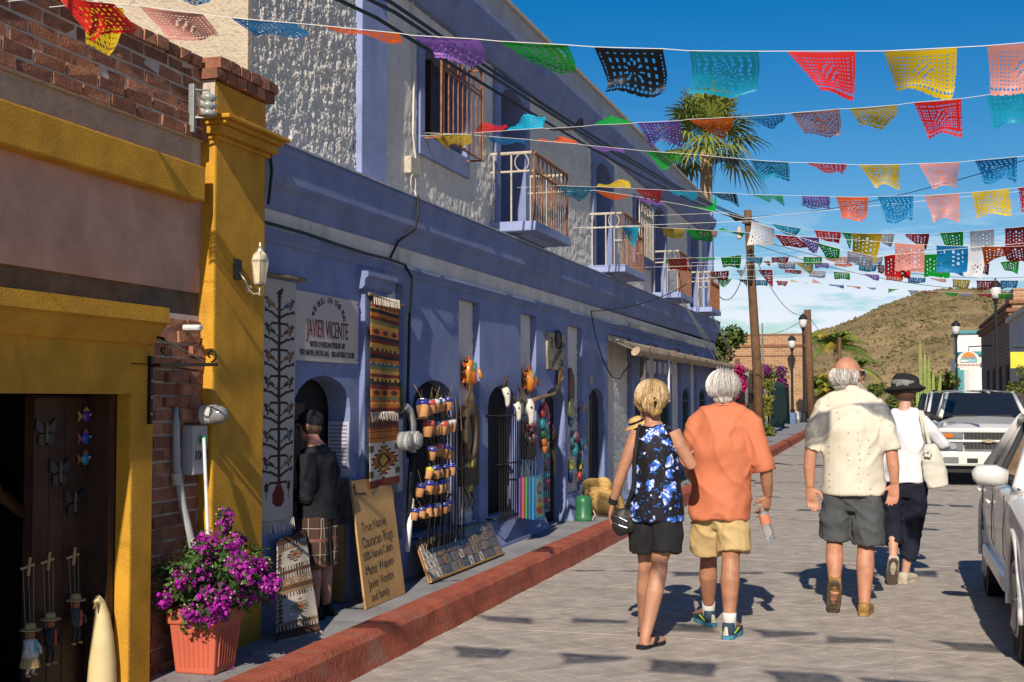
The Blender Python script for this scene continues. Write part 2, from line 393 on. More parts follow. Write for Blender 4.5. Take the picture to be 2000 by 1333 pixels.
def strip(prof, y0, y1, mi=0, step=.6, wob=.006, seed=0):
    """moulding: profile (x,z) run along the street, hand-run so slightly wavy"""
    s = MB(); n = int((y1-y0)/step) + 1; P = []
    for i in range(n+1):
        y = y0 + (y1-y0)*i/n
        P.append([(x + wob*mnoise.noise((seed, y*.8, x*9)), y, z + wob*mnoise.noise((seed+5, y*.7, z*9))) for x, z in prof])
    s.grid(P, mi); k = len(prof)
    s.f.append(tuple(range(k))); s.m.append(mi); s.c.append(None)
    s.f.append(tuple(len(s.v)-1-i for i in range(k))); s.m.append(mi); s.c.append(None)
    return s
mb = strip([(-4.62, 3.46), (-4.285, 3.445), (-4.272, 3.42), (-4.282, 3.385), (-4.295, 3.37), (-4.30, 3.18), (-4.31, 3.15), (-4.345, 3.11), (-4.36, 3.06), (-4.375, 3.02), (-4.38, 2.985), (-4.39, 2.97), (-4.41, 2.95)], B0, B1 + .15, wob=.0025, step=.5)
shear(mb, .0045, 12); mb.build('cornice', m_blue, blue, fix=True)
mb = MB(); mb.box(-4.5, -4.266, B0 + .002, B1 + .16, 3.447, 3.462); shear(mb, .0045, 12); mb.build('ledge_edge', M('peeling_pale_blue', (.42, .43, .48), .9, .35, 9, coord='World', dirt=(.22, .24, .36), ds=6), blue)
mb = MB(); mb.box(BX - .05, BX + .006, B0, B1, 2.79, 2.965); shear(mb, .001, 12); mb.build('white_frieze', m_frieze, blue)
mb = strip([(BX - .02, 2.805), (BX + .045, 2.80), (BX + .05, 2.775), (BX + .025, 2.755), (BX + .03, 2.735), (BX + .012, 2.71), (BX - .02, 2.70)], B0, B1, wob=.004, seed=3)
mb.build('string_moulding', m_blue, blue, fix=True)
mb = MB(); mb.box(BX - .02, BX + .05, 21.9, 32, 2.80, 2.875); mb.build('ledge_beam', m_ivory, blue)
# pilaster with capital beside the doorway
mb = MB(); mb.box(BX - .02, BX + .05, 10.19, 10.72, -.2, 2.5); mb.build('pilaster', m_blue, blue, bevel=.008)
mb = strip([(BX - .02, 2.66), (BX + .11, 2.65), (BX + .11, 2.61), (BX + .08, 2.58), (BX + .075, 2.53), (BX + .055, 2.50), (BX - .02, 2.49)], 10.12, 10.80); mb.build('capital', m_blue, blue, fix=True)
# ---- upper storey: real relief in the roughcast
win_u = [(12.2, 13.55, 4.26, 5.21), (23.5, 24.9, 4.31, 5.30)]
dor_u = [(14.86, 15.96, 3.55, 5.22, 5.44), (20.12, 21.3, 3.55, 5.2, 5.46), (25.5, 26.75, 3.55, 5.25, 5.5), (30.2, 31.4, 3.55, 5.25, 5.5)]
hl = [(a, b, c, d) for a, b, c, d in win_u] + [(a, b, c, e) for a, b, c, d, e in dor_u]
mb = MB(); P = []
for i in range(285):
    z = 3.30 + i*.0075
    P.append([(UX + .004 + .015*mnoise.fractal((y*13 + z*3, 1.5, z*11 - y*3), .55, 2.1, 5) + .006*mnoise.noise((2, y*70, z*55)) + .02*max(0, .25 - abs(z - 3.56 - (y-8.5)*.03))*2*(mnoise.noise((5, y*9, z*9)) + .5), y, z) for y in [8.53 + j*.0085 for j in range(237)]])
mb.grid(P).build('roughcast_panel', m_white, blue, smooth=True)
mb = MB(); Ys = [10.5]
while Ys[-1] < B1: Ys.append(Ys[-1] + .0017*Ys[-1])
Zs = [3.32 + i*.021 for i in range(122)]
P = []
for z in Zs:
    row = []
    for y in Ys:
        sm_ = .35 + .65*min(1, max(0, mnoise.noise((7, y*.45, z*.5)) + .75))
        if y < 10.6: sm_ = 1.25
        d = mnoise.fractal((y*12 + z*3, 1.5, z*12 - y*3), .6, 2.1, 4)*.011
        row.append((UX + d*sm_ + .012*mnoise.noise((9, y*.6, z*.6)), y, z))
    P.append(row)
def hole(i, j):
    y, z = Ys[j], Zs[i]
    return any(a < y < b and c < z < d for a, b, c, d in hl)
mb.grid(P, hole=hole); mb.build('upper_wall', m_white, blue, smooth=True, fix=False)
mb = MB(); mb.box(-12, -4.585, 8.50, 8.56, 3.2, 8.2); mb.build('gable_wall', m_beige, blue)
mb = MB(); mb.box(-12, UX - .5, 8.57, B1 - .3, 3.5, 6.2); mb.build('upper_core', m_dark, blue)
mb = MB(); mb.box(UX - .03, UX + .065, 10.53, 11.13, 3.3, 6.1); mb.build('upper_pilaster', m_bluelt, blue, bevel=.012)
mb = MB(); mb.box(UX - .03, UX + .05, B1 - .8, B1 + .02, 3.3, 6.0); mb.build('upper_pilaster', m_bluelt, blue, bevel=.012)
mb = strip([(UX - .05, 5.60), (UX + .06, 5.62), (UX + .09, 5.68), (UX + .15, 5.82), (UX + .19, 5.88), (UX + .21, 5.97), (UX + .225, 6.0), (UX + .225, 6.05), (UX - .05, 6.07)], 10.2, B1 + .3, wob=.008, seed=8)
shear(mb, .012, 18); mb.build('eaves_cornice', m_blue, blue, fix=True)
mb = MB(); mb.box(UX - .3, UX + .12, 10.2, B1 + .1, 6.03, 6.42); shear(mb, .012, 18); mb.build('parapet', m_parap, blue)
mb = MB(); mb.box(UX - .33, UX + .17, 10.2, B1 + .15, 6.42, 6.47); shear(mb, .012, 18); mb.build('parapet_cap', m_ivory, blue)
def surround(y0, y1, z0, z1, inner, depth, name, mat):
    mb = MB(); facade(mb, rect(y0, y1, z0, z1), [inner], UX + .045, [depth]); n = len(mb.v)
    mb.add([(UX+.045, y0, z0), (UX+.045, y1, z0), (UX+.045, y1, z1), (UX+.045, y0, z1), (UX-.05, y0, z0), (UX-.05, y1, z0), (UX-.05, y1, z1), (UX-.05, y0, z1)], [(0,4,5,1), (1,5,6,2), (2,6,7,3), (3,7,4,0)])
    return mb.build(name, mat, blue)
for k, (a, b, c, d, e) in enumerate(dor_u):
    surround(a - .2, b + .2, 3.4, e + .10, arch(a, b, 3.41, d, e), .34, 'door_surround', m_blue)
    mb = MB(); n = 3
    dr = MB().box(UX - .29, UX - .25, a + .02, a + .30, 3.45, d).build('door', m_greydoor, blue)
    MB().box(UX - .248, UX - .235, a + .07, a + .25, 3.7, 4.2).build('door_panel', m_wood, dr)
    MB().box(UX - .248, UX - .235, a + .07, a + .25, 4.3, d - .1).build('door_panel', m_wood, dr)
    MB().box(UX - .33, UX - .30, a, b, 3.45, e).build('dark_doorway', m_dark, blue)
for k, (a, b, c, d) in enumerate(win_u):
    w = surround(a - .13, b + .1, c - .22, d + .06, rect(a, b, c, d), .25, 'window', m_blue)
    MB().box(UX - .2, UX - .17, a, b, c, d).build('pane', glass('window_glass'), w)
    MB().box(UX - .17, UX - .13, (a+b)/2 - .04, (a+b)/2 + .04, c, d).build('window_frame', m_wood, w)
    mg = m_rust if k == 0 else m_ivory
    gx = UX + .22 if k == 0 else UX + .1
    fr = MB(); fr.tube([(gx, a, c - .04), (gx, b, c - .04), (gx, b, d + .03), (gx, a, d + .03)], .013, 4, closed=True)
    zmid = d - .27
    fr.tube([(gx, a, zmid), (gx, b, zmid)], .012, 4); fr.tube([(gx, a, zmid + .045), (gx, b, zmid + .045)], .008, 4)
    for yy in (a, b):
        for zz in (c - .04, d + .03): fr.tube([(UX, yy, zz), (gx, yy, zz)], .013, 4)
    gr = fr.build('window_grille', mg, blue)
    for i in range(9):
        yy = a + (b-a)*(i+.5)/9; bb = MB(); tw = i % 2
        bb.tube([(gx, yy, c - .04), (gx, yy, zmid)], .0105 if tw else .008, 5)
        if tw: bb.tube([(gx, yy, zmid + .04), (gx, yy, zmid + .17)], .008, 5); bb.ball((gx, yy, zmid + .18), .018, 6)
        bb.build('bar', mg, gr)
    for i in range(4):
        cy = a + (b-a)*(i+.5)/4; rr = (b-a)/8*.98
        MB().tube([(gx, cy + rr*math.cos(t*math.pi/8), zmid + .17 + .13*math.sin(t*math.pi/8)) for t in range(16)], .008, 4, closed=True).build('ring', mg, gr)
# balconies
def balcony(y0, y1, zs):
    xf = -4.05
    b = MB().box(UX - .02, xf + .04, y0, y1, zs - .115, zs).build('balcony', m_bluelt, blue, bevel=.01)
    b2 = MB(); b2.prism([(UX - .02, zs - .115), (xf - .15, zs - .115), (UX - .02, zs - .30)], 'y', y0 + .25, y1 - .25); b2.build('bracket', m_bluelt, b, fix=True)
    zt, z2, z3 = zs + .82, zs + .60, zs + .06
    for yy in (y0 + .04, y1 - .04):
        side = MB(); side.tube([(UX, yy, zt), (xf - .03, yy, zt), (xf, yy, zt)], .020, 6); side.tube([(UX, yy, z2), (xf, yy, z2)], .014, 6)
        for xx in (UX + .05, UX + .27): side.tube([(xx, yy, zs), (xx, yy, zt)], .011, 6)
        side.tube([(UX + .40 + .085*math.cos(t*math.pi/8), yy, zt - .11 + .10*math.sin(t*math.pi/8)) for t in range(16)], .007, 4, closed=True)
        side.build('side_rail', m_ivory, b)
    fr = MB(); fr.tube([(xf, y0 + .04, zt), (xf, y1 - .04, zt)], .022, 6); fr.tube([(xf, y0 + .04, z2), (xf, y1 - .04, z2)], .014, 6)
    fr.tube([(xf, y0 + .04, zs), (xf, y0 + .04, zt)], .016, 6); fr.tube([(xf, y1 - .04, zs), (xf, y1 - .04, zt)], .016, 6)
    fr.build('front_rail', m_rust, b)
    for i in range(14):
        yy = y0 + .04 + (y1-y0-.08)*(i+.5)/14
        MB().tube([(xf, yy, zs), (xf, yy, z2)], .009 if i % 2 else .0075, 5).build('baluster', m_rust, b)
    for i in range(8):
        yy = y0 + .04 + (y1-y0-.08)*(i+.5)/8
        MB().tube([(xf, yy + .09*math.cos(t*math.pi/8), zt - .11 + .10*math.sin(t*math.pi/8)) for t in range(16)], .007, 4, closed=True).build('ring', m_rust, b)
for y0, y1, zs in ((14.5, 16.2, 3.66), (19.75, 21.5, 3.67), (25.25, 26.9, 3.68), (29.85, 31.5, 3.70)): balcony(y0, y1, zs)
# ground floor doors and window grilles
m_gate = M('green_gate', (.012, .05, .035), .5, .2, 4)
for k in (3, 4, 5, 6, 7, 8):
    a, b, c, d, e = arches[k]
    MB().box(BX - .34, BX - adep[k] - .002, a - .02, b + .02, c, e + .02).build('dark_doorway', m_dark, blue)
    if k == 4:
        dd = MB().box(BX - .10, BX - .07, a + .02, a + .42, c, d + .1).build('door', M('pale_door', (.23, .21, .19), .7, .2), blue)
        MB().box(BX - .10, BX - .06, a + .44, a + .52, c, e).build('door_post', m_wood, dd)
    if k >= 6:
        gt = MB(); gt.box(BX - .06, BX - .04, a, b, -.1, -.05); gt.box(BX - .06, BX - .04, a, b, 1.5, 1.54); gt = gt.build('gate', m_gate, blue)
        for i in range(8):
            yy = a + (b-a)*(i+.5)/8; MB().box(BX - .06, BX - .045, yy - .012, yy + .012, -.1, 1.72).build('bar', m_gate, gt)
a, b, c, d, e = arches[0]
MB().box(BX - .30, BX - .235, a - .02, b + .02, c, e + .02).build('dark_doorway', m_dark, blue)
dd = MB().box(BX - .234, BX - .205, a, a + .62, c, 1.52).build('door', m_wood, blue)
for i in range(2): MB().box(BX - .204, BX - .195, a + .06, a + .56, .1 + i*.75, .7 + i*.72).build('door_panel', m_greydoor, dd)
for k in (1, 2):
    a, b, c, d, e = arches[k]
    w = MB().box(BX - .17, BX - .141, a - .02, b + .02, c, e + .02).build('window', m_dark, blue)
    MB().box(BX - .138, BX - .02, a + .02, b - .02, c, c + .06).build('window_sill', m_blue, w)
    gx = BX + .13
    fr = MB()
    for zz in (c + .05, c + .66, 1.36): fr.tube([(gx, a - .06, zz), (gx, b + .06, zz)], .011, 5)
    for yy in (a - .06, b + .06):
        for zz in (c + .05, 1.36): fr.tube([(BX, yy, zz), (gx, yy, zz)], .011, 5)
    if k == 1: fr.tube([(gx, a - .04, c - .25), (gx, b + .04, c - .25)], .011, 5)
    gr = fr.build('window_grille', m_iron, blue)
    for i in range(13):
        yy = a + (b-a)*(i+.3)/12.6
        bb = MB(); zt = 1.36 + (.30 if i % 2 else .12)*math.sin(math.pi*(i+.5)/13)
        bb.tube([(gx, yy, c - (.27 if k == 1 else 0)), (gx, yy, zt - .06), (gx, yy, zt)], [.008, .008, .001], 5); bb.build('bar', m_iron, gr)
_before = set(bpy.data.objects)
# ------------------------------------------------------------------ yellow shop building on the left
YX, YP = -4.53, -4.42
yel = thing('yellow_shop_building', 'ochre yellow shop building with brick parapet and dark open doorway', 'building', (YX, 6, -.15))
mb = MB()   # wall with the doorway
facade(mb, rect(2.0, 7.05, -.4, 2.14), [rect(3.2, 6.80, -.15, 1.60)], YX + .012, [.10])
mb.build('yellow_wall', m_yel, yel)
mb = MB(); mb.box(YX - .04, YP, 6.80, 7.04, -.2, 1.78); mb.build('door_jamb', m_yel, yel, bevel=.015)
mb = MB(); mb.box(YX - .02, YP - .004, 2, 6.80, 1.60, 1.785); mb.box(YX - .02, YP - .004, 2, 7.04, 1.785, 2.0)
mb.build('lintel_wall', m_yel, yel)
mb = strip([(YX, 2.13), (-4.30, 2.12), (-4.295, 2.03), (-4.33, 2.01), (-4.36, 1.95), (-4.40, 1.90), (YX, 1.89)], 2, 7.0, wob=.005, seed=11); mb.build('door_moulding', m_yel, yel, fix=True)
MB().box(YX - .2, YX - .012, 2.0, 7.9, 2.1, 2.275).build('stone_lintel', m_stone, yel)
MB().box(YX - .2, YX + .006, 2.0, 7.75, 2.272, 2.88).build('plaster_panel', m_pink, yel)
MB().box(YX - .2, YP, 2.0, 7.62, 2.86, 3.09).build('yellow_band', m_yel, yel, bevel=.012)
mb = MB(); P = []
for i in range(16):
    z = 3.07 + i*.0135
    P.append([(YX + .012 + .012*mnoise.noise((0, (3.5+j*.03)*30, z*30)), 3.5 + j*.03, z) for j in range(138)])
mb.grid(P); mb.build('coarse_band', m_rough, yel, smooth=True)
MB().box(YX - .25, YX + .001, 2.0, 7.74, 3.05, 3.79).build('parapet_core', m_mort, yel)
MB().box(YX - .02, YX + .046, 2.0, 7.70, 3.275, 3.435).build('corbel_mortar', m_mort, yel)
# bricks of the parapet
rb = random.Random(3)
def brick(x0, x1, y0, y1, z0, z1, j=.008):
    b = MB(); q = lambda: rb.uniform(-j, j)*.6
    b.add([(x0, y0+q(), z0+q()), (x1+q(), y0+q(), z0+q()), (x1+q(), y1+q(), z0+q()), (x0, y1+q(), z0+q()), (x0, y0+q(), z1+q()), (x1+q(), y0+q(), z1+q()), (x1+q(), y1+q(), z1+q()), (x0, y1+q(), z1+q())],
          [(0,3,2,1), (4,5,6,7), (0,1,5,4), (1,2,6,5), (2,3,7,6), (3,0,4,7)])
    return b.build('brick', rb.choice(m_br), yel)
row_h = .083
for r in range(6):
    z0 = 3.272 + r*row_h; out = .05 if r < 2 else .0
    y = 4.4 + (.14 if r % 2 else 0) + rb.uniform(-.02, .02)
    while y < 7.66:
        l = rb.uniform(.235, .275); y1 = min(y + l, 7.72)
        if y1 > 5.2: brick(YX - .05, YX + .006 + out + rb.uniform(-.004, .006), y, y1, z0 + .010, z0 + row_h - .010)
        y = y1 + .024
y = 5.0
while y < 7.6:      # header course on top
    l = rb.uniform(.115, .135); brick(YX - .22, YX + .03 + rb.uniform(0, .012), y, y + l, 3.775, 3.845); y += l + .016
# pillar
mb = MB(); mb.box(YX - .2, YP, 7.74, 8.46, -.2, 3.70); mb.build('corner_pillar', m_yel, yel, bevel=.018)
mb = MB()
for z0, z1, o in ((3.30, 3.33, .03), (3.33, 3.39, .075), (3.39, 3.42, .11), (3.42, 3.45, .15)): mb.box(YX - .1, YP + o, 7.74 - o*.6, 8.46 + o*.6, z0, z1)
mb.build('pillar_cap', m_yel, yel, bevel=.008)
MB().box(YX - .19, YP - .003, 7.732, 7.739, 3.46, 3.70).build('whitewash_patch', m_ivory, yel)
for r in range(2):
    y = 7.70 + (.03 if r else 0)
    while y < 8.5:
        brick(YX - .18, YP + .03 + r*.012, y, y + .125, 3.705 + r*.078, 3.775 + r*.078); y += .14
# brick strip between jamb and pillar, partly plastered
MB().box(YX - .2, YX + .002, 7.0, 7.76, -.3, 2.12).build('brick_strip_core', m_mort, yel)
for r in range(27):
    z0 = -.15 + r*row_h; y = 7.05 + (-.12 if r % 2 else 0)
    while y < 7.72:
        y0 = max(y, 7.05); y1 = min(y + .25, 7.735)
        rough_ = .03 if (1.35 < z0 < 1.98 and y0 > 7.2 and rb.random() < .85) else 0
        if y1 - y0 > .04: brick(YX - .05, YX + .008 + rough_ + rb.uniform(0, .01), y0, y1, z0 + .006, z0 + row_h - .008, .02 if rough_ else .008)
        y = y + .265
# inside of the shop
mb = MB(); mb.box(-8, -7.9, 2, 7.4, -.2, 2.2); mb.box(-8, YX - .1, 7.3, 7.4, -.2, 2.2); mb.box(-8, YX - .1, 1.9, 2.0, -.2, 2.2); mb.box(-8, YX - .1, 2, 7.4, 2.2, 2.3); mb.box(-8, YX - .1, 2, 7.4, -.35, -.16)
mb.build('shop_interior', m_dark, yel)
MB().box(-12, YX - .05, 2, 8.46, 3.0, 3.08).build('flat_roof', m_parap, yel)
door = MB().box(YX - .20, YX - .155, 6.24, 6.80, -.12, 1.59).build('door', m_wood, yel)
for i in range(4):
    y0 = 6.245 + i*.138; MB().box(YX - .154, YX - .140, y0, y0 + .132, -.10, 1.58).build('plank', m_wood, door, bevel=.004)
MB().box(YX - .14, YX + .006, 6.735, 6.798, -.14, 1.598).build('door_frame', m_wood, yel)
sh = MB().box(-6.2, -6.0, 4.6, 5.9, -.15, 1.0).build('display_shelf', M('shelf_brown', (.05, .03, .02), .7, .3), None, label='dark wooden display shelf inside the yellow shop doorway', cat='shelf')

# wall lantern on the pillar
m_pewter = M('weathered_pewter', (.42, .38, .30), .45, .25, 14, metal=.5)
m_frost = M('frosted_lantern_glass', (.62, .52, .36), .35, .15, 6, spec=.6)
ln = thing('wall_lantern', 'pewter wall lantern with frosted panes on the yellow pillar', 'lantern', (YP, 8.12, 2.4))
MB().box(YP, YP + .045, 8.07, 8.17, 2.38, 2.58).build('back_plate', M('lantern_black', (.03, .03, .03), .5), ln, bevel=.012)
cx, cy = YP + .22, 8.20
mb = MB(); mb.tube([(YP + .04, 8.12, 2.45), (YP + .10, 8.13, 2.37), (YP + .13, 8.15, 2.28), (YP + .17, 8.17, 2.24), (YP + .22, 8.2, 2.25), (YP + .22, 8.2, 2.33)], .009, 6)
mb.tube([(YP + .13 + .03*math.cos(t*.6), 8.15, 2.29 + .03*math.sin(t*.6)) for t in range(9)], .005, 5); mb.ball((cx, cy, 2.235), .018, 8)
mb.build('scroll_arm', m_pewter, ln, smooth=True)
def hexring(r, z): return [(cx + r*math.cos(R(60*k)), cy + r*math.sin(R(60*k)), z) for k in range(6)]
mb = MB(); mb.lathe([(.05, 2.33), (.062, 2.335), (.062, 2.35), (.055, 2.355)], (cx, cy, 0), 6)
mb.lathe([(.088, 2.55), (.095, 2.555), (.095, 2.57), (.085, 2.575)], (cx, cy, 0), 6); mb.lathe([(.028, 2.655), (.034, 2.66), (.03, 2.68), (.012, 2.70), (.016, 2.715), (.005, 2.75)], (cx, cy, 0), 8)
lo, hi, tp = hexring(.058, 2.35), hexring(.09, 2.55), hexring(.03, 2.66)
md = hexring(.074, 2.62)
for k in range(6): mb.tube([lo[k], hi[k]], .006, 4); mb.tube([hi[k], md[k], tp[k]], .006, 4)
mb.build('frame', m_pewter, ln)
for k in range(6):
    MB().add([lo[k], lo[(k+1) % 6], hi[(k+1) % 6], hi[k]], [(0, 1, 2, 3)]).build('pane', m_frost, ln)
    MB().add([hi[k], hi[(k+1) % 6], md[(k+1) % 6], md[k], tp[(k+1) % 6], tp[k]], [(0, 1, 2, 3), (3, 2, 4, 5)]).build('roof_pane', m_frost, ln)

ln.scale = (.70, .70, .70); ln.location.y -= .09
# insulator
ins = thing('wire_insulator', 'grey metal bracket with stacked insulator on the brick parapet', 'insulator', (YX + .03, 7.55, 3.35))
MB().box(YX + .045, YX + .085, 7.50, 7.535, 3.30, 3.62).build('bracket', M('galvanised', (.26, .28, .27), .5, .2, 10, metal=.5), ins, bevel=.004)
mb = MB(); mb.tube([(YX+.085, 7.52, 3.58), (YX+.16, 7.56, 3.58), (YX+.16, 7.56, 3.40), (YX+.085, 7.52, 3.40)], .009, 5); mb.build('clamp', MATS['galvanised'], ins)
MB().lathe([(.02, 3.41), (.052, 3.415), (.052, 3.44), (.03, 3.45), (.03, 3.46), (.055, 3.47), (.055, 3.49), (.03, 3.50), (.03, 3.51), (.052, 3.52), (.052, 3.545), (.02, 3.56)], (YX+.16, 7.56, 0), 14).build('spool', M('glazed_porcelain', (.28, .30, .28), .3, .08, spec=.7), ins, smooth=True)

# iron sign bracket
br = thing('sign_bracket', 'empty black iron sign bracket with scrolls beside the yellow doorway', 'bracket', (YP, 7.0, 1.5))
MB().box(YP, YP + .02, 6.965, 6.995, 1.42, 1.83).build('mounting_bar', m_iron, br)
for i in range(4): MB().ball((YP + .021, 6.98, 1.48 + i*.1), .008, 6).build('bolt', m_ivory, br)
MB().box(YP + .01, YP + .46, 6.968, 6.992, 1.765, 1.785).build('arm', m_iron, br)
mb = MB(); mb.tube([(YP + .10 - (.085 - .005*t)*math.cos(t*.45), 6.98, 1.87 + (.085 - .005*t)*math.sin(t*.45 + .3)) for t in range(17)], .006, 5); mb.build('scroll', m_iron, br)
mb = MB(); mb.tube([(YP + .05, 6.98, 1.95), (YP + .16, 6.98, 1.90), (YP + .38, 6.98, 1.79)], .006, 5)
mb.tube([(YP + .42 + (.04 - .002*t)*math.sin(t*.45), 6.98, 1.83 - (.04 - .002*t)*math.cos(t*.45)) for t in range(14)], .006, 5); mb.build('scroll', m_iron, br)
MB().tube([(YX + .03, 7.5, 2.03), (YX + .15, 7.52, 2.03)], .02, 8).build('camera_stub', M('white_plastic', (.6, .6, .58), .4, .05), None, label='small white cylinder fixed on bricks left of the pillar', cat='fitting')

# electricity meter, conduit and pole by the pillar
m_pipe = M('grey_pvc', (.36, .37, .37), .5, .15, 6, coord='World', dirt=(.22, .2, .18), ds=3)
m_box = M('meter_box_grey', (.36, .36, .36), .55, .12, 4)
mt = thing('electricity_meter', 'grey electricity meter box with round dial marked 1040 beside the yellow pillar', 'meter', (YX, 7.6, 1.1))
MB().box(YX + .01, YX + .10, 7.52, 7.70, 1.08, 1.40).build('box', m_box, mt, bevel=.01)
mt2 = (YX + .11, 7.62, 1.47)
MB().lathe([(.062, 0), (.062, .07), (.055, .08)], mt2, 20, axis='x').build('meter_body', M('meter_white', (.46, .45, .43), .5, .05), mt, smooth=False)
MB().lathe([(.068, 0), (.068, .012), (.058, .02), (.056, .055), (.042, .08), (.015, .088)], (mt2[0]+.08, mt2[1], mt2[2]), 20, axis='x').build('glass_dome', M('meter_glass', (.20, .20, .20), .12, .02, spec=.6), mt, smooth=True)
MB().box(YX + .11, YX + .15, 7.585, 7.615, 1.28, 1.33).build('green_clip', M('green_plastic', (.02, .22, .10), .4), mt)
text('lettering', '1040', .085, (YX + .103, 7.615, 1.18), m_iron, mt)
MB().tube([(YX + .03, 7.42, 1.52), (YX + .05, 7.39, 1.40), (YX + .05, 7.40, 1.15), (YX + .06, 7.46, .9), (YX + .08, 7.56, .62), (YX + .08, 7.60, .35), (YX + .08, 7.6, -.1)], [.014, .024, .026, .026, .026, .026, .026], 10).build('conduit_pipe', m_pipe, None, smooth=True, label='bent grey conduit pipe rising behind the purple bougainvillea', cat='pipe')
MB().tube([(YX + .05, 7.398, 1.1), (YX + .05, 7.402, 1.03)], .031, 12).build('coupling', m_ivory, bpy.data.objects['conduit_pipe'])
MB().tube([(YX + .30, 7.44, -.05), (YX + .16, 7.545, 1.32)], .011, 8).build('white_pole', M('white_tube', (.66, .66, .64), .4, .05), None, label='thin white pole leaning against the meter above the planter', cat='pole')

# planter with bougainvillea
m_terra = M('terracotta_plastic', (.50, .115, .065), .55, .1, 4, spec=.35)
PX, PY, PZ = -4.16, 7.24, -.15
pl = thing('planter', 'square terracotta planter with fluted sides on the pavement', 'planter', (PX, PY, PZ))
def frust(mb, w0, w1, z0, z1):
    mb.add([(PX-w0, PY-w0, z0), (PX+w0, PY-w0, z0), (PX+w0, PY+w0, z0), (PX-w0, PY+w0, z0), (PX-w1, PY-w1, z1), (PX+w1, PY-w1, z1), (PX+w1, PY+w1, z1), (PX-w1, PY+w1, z1)], [(0,3,2,1), (4,5,6,7), (0,1,5,4), (1,2,6,5), (2,3,7,6), (3,0,4,7)])
mb = MB(); frust(mb, .135, .165, PZ, PZ + .32); mb.build('pot', m_terra, pl, bevel=.012)
mb = MB(); frust(mb, .178, .183, PZ + .305, PZ + .40); mb.build('rim', m_terra, pl, bevel=.012)
for s_ in range(2):
    for i in range(7):
        t = (i - 3)*.035
        b = MB()
        if s_: b.tube([(PX + .141, PY + t*.9, PZ + .05), (PX + .161, PY + t, PZ + .27)], .006, 6)
        else: b.tube([(PX + t*.9, PY - .141, PZ + .05), (PX + t, PY - .161, PZ + .27)], .006, 6)
        b.build('flute', m_terra, pl)
for s_ in (-1, 0, 1): MB().tube([(PX + s_*.09 + .03*math.cos(t*math.pi/5), PY - .185, PZ + .355 + .02*math.sin(t*math.pi/5)) for t in range(6)], .005, 5).build('scallop', m_terra, pl)
MB().box(PX-.16, PX+.16, PY-.16, PY+.16, PZ+.35, PZ+.385).build('soil', M('soil', (.05, .035, .025), .95, .3, 20), pl)
m_leaf = [M('bougainvillea_leaf_%d' % i, c, .55, .25, 20, spec=.3, trans=.3) for i, c in enumerate([(.06, .13, .025), (.10, .19, .035), (.035, .08, .02)])]
m_brac = [M('bract_%d' % i, c, .7, .2, 15, trans=.35) for i, c in enumerate([(.42, .018, .36), (.30, .012, .27), (.55, .035, .45)])]
m_twig = M('twig', (.11, .07, .04), .9, .2, 15)
def leafcloud(name, parent, centers, rnd, n, size, mats, flat=.5, fold=True, kind='stuff', label=None):
    mb = MB()
    for i in range(n):
        c, r = centers[rnd.randrange(len(centers))]
        d = Vector((rnd.gauss(0, 1), rnd.gauss(0, 1), rnd.gauss(0, 1))); d.normalize(); p = Vector(c) + d*r*rnd.random()**.45
        s = size*rnd.uniform(.65, 1.3); nrm = (d*.9 + Vector((rnd.uniform(-1, 1), rnd.uniform(-1, 1), rnd.uniform(-.3, 1.2)))).normalized()
        a = nrm.orthogonal().normalized(); a.rotate(Matrix.Rotation(rnd.uniform(0, 6.28), 3, nrm)); b = nrm.cross(a)
        mi = rnd.randrange(len(mats))
        q = nrm*s*.18
        mb.add([p - a*s, p + b*s*flat - q, p + a*s, p - b*s*flat - q, p], [(0, 4, 1), (4, 2, 1), (0, 3, 4), (4, 3, 2)] if fold else [(0, 3, 2, 1)], mi)
    return mb.build(name, mats, parent, kind=kind, label=label)
bg = thing('bougainvillea', 'magenta flowering bougainvillea bush in the terracotta planter', 'plant', (PX, PY, PZ + .38))
rg = random.Random(12)
mb = MB(); cl = []; fl = []
for i in range(60):
    a = rg.uniform(0, 6.28); q = rg.uniform(.06, .42); h = rg.uniform(-.06, .40)*(1 - q*.7)
    e = Vector((PX + .06 + q*math.cos(a)*.85, PY + q*1.12*math.sin(a), PZ + .42 + h)); m = Vector((PX + q*.4*math.cos(a), PY + q*.4*math.sin(a), PZ + .45 + h*.8))
    mb.tube([(PX, PY, PZ + .36), m, e], [.006, .004, .002], 4); cl.append((e*.6 + m*.4, .12)); cl.append((e, .09)); 
    if i % 5 < 3: fl.append((e + Vector((.05, -.03, .02)), rg.uniform(.05, .09)))
for dx, dy, h in ((.12, .02, .68), (.02, .18, .58), (.1, -.25, .5), (.06, .30, .46), (.2, -.05, .5), (.25, -.24, .03), (.26, .33, .06), (.24, .3, .28), (.2, -.35, .18)):
    e = Vector((PX + dx, PY + dy, PZ + .38 + h*.86)); mb.tube([(PX, PY, PZ+.4), e*.5 + Vector((PX, PY, PZ+.6))*.5, e], [.005, .004, .002], 4); fl.append((e, .06)); cl.append((e, .06))
mb.build('stem', m_twig, bg)
leafcloud('foliage', bg, cl, rg, 4200, .024, m_leaf, .5)
for k, (c, r) in enumerate(fl):
    leafcloud('flower_cluster', bg, [(c, r)], rg, 60, .019, m_brac, .75)
mb = MB()
for c, r in fl:
    for i in range(4):
        d = Vector((rg.uniform(-1, 1), rg.uniform(-1, .6), rg.uniform(-.5, 1))).normalized(); mb.ball(Vector(c) + d*r, .006, 6)
mb.build('tiny_white_blossoms', m_ivory, bg, kind='stuff')

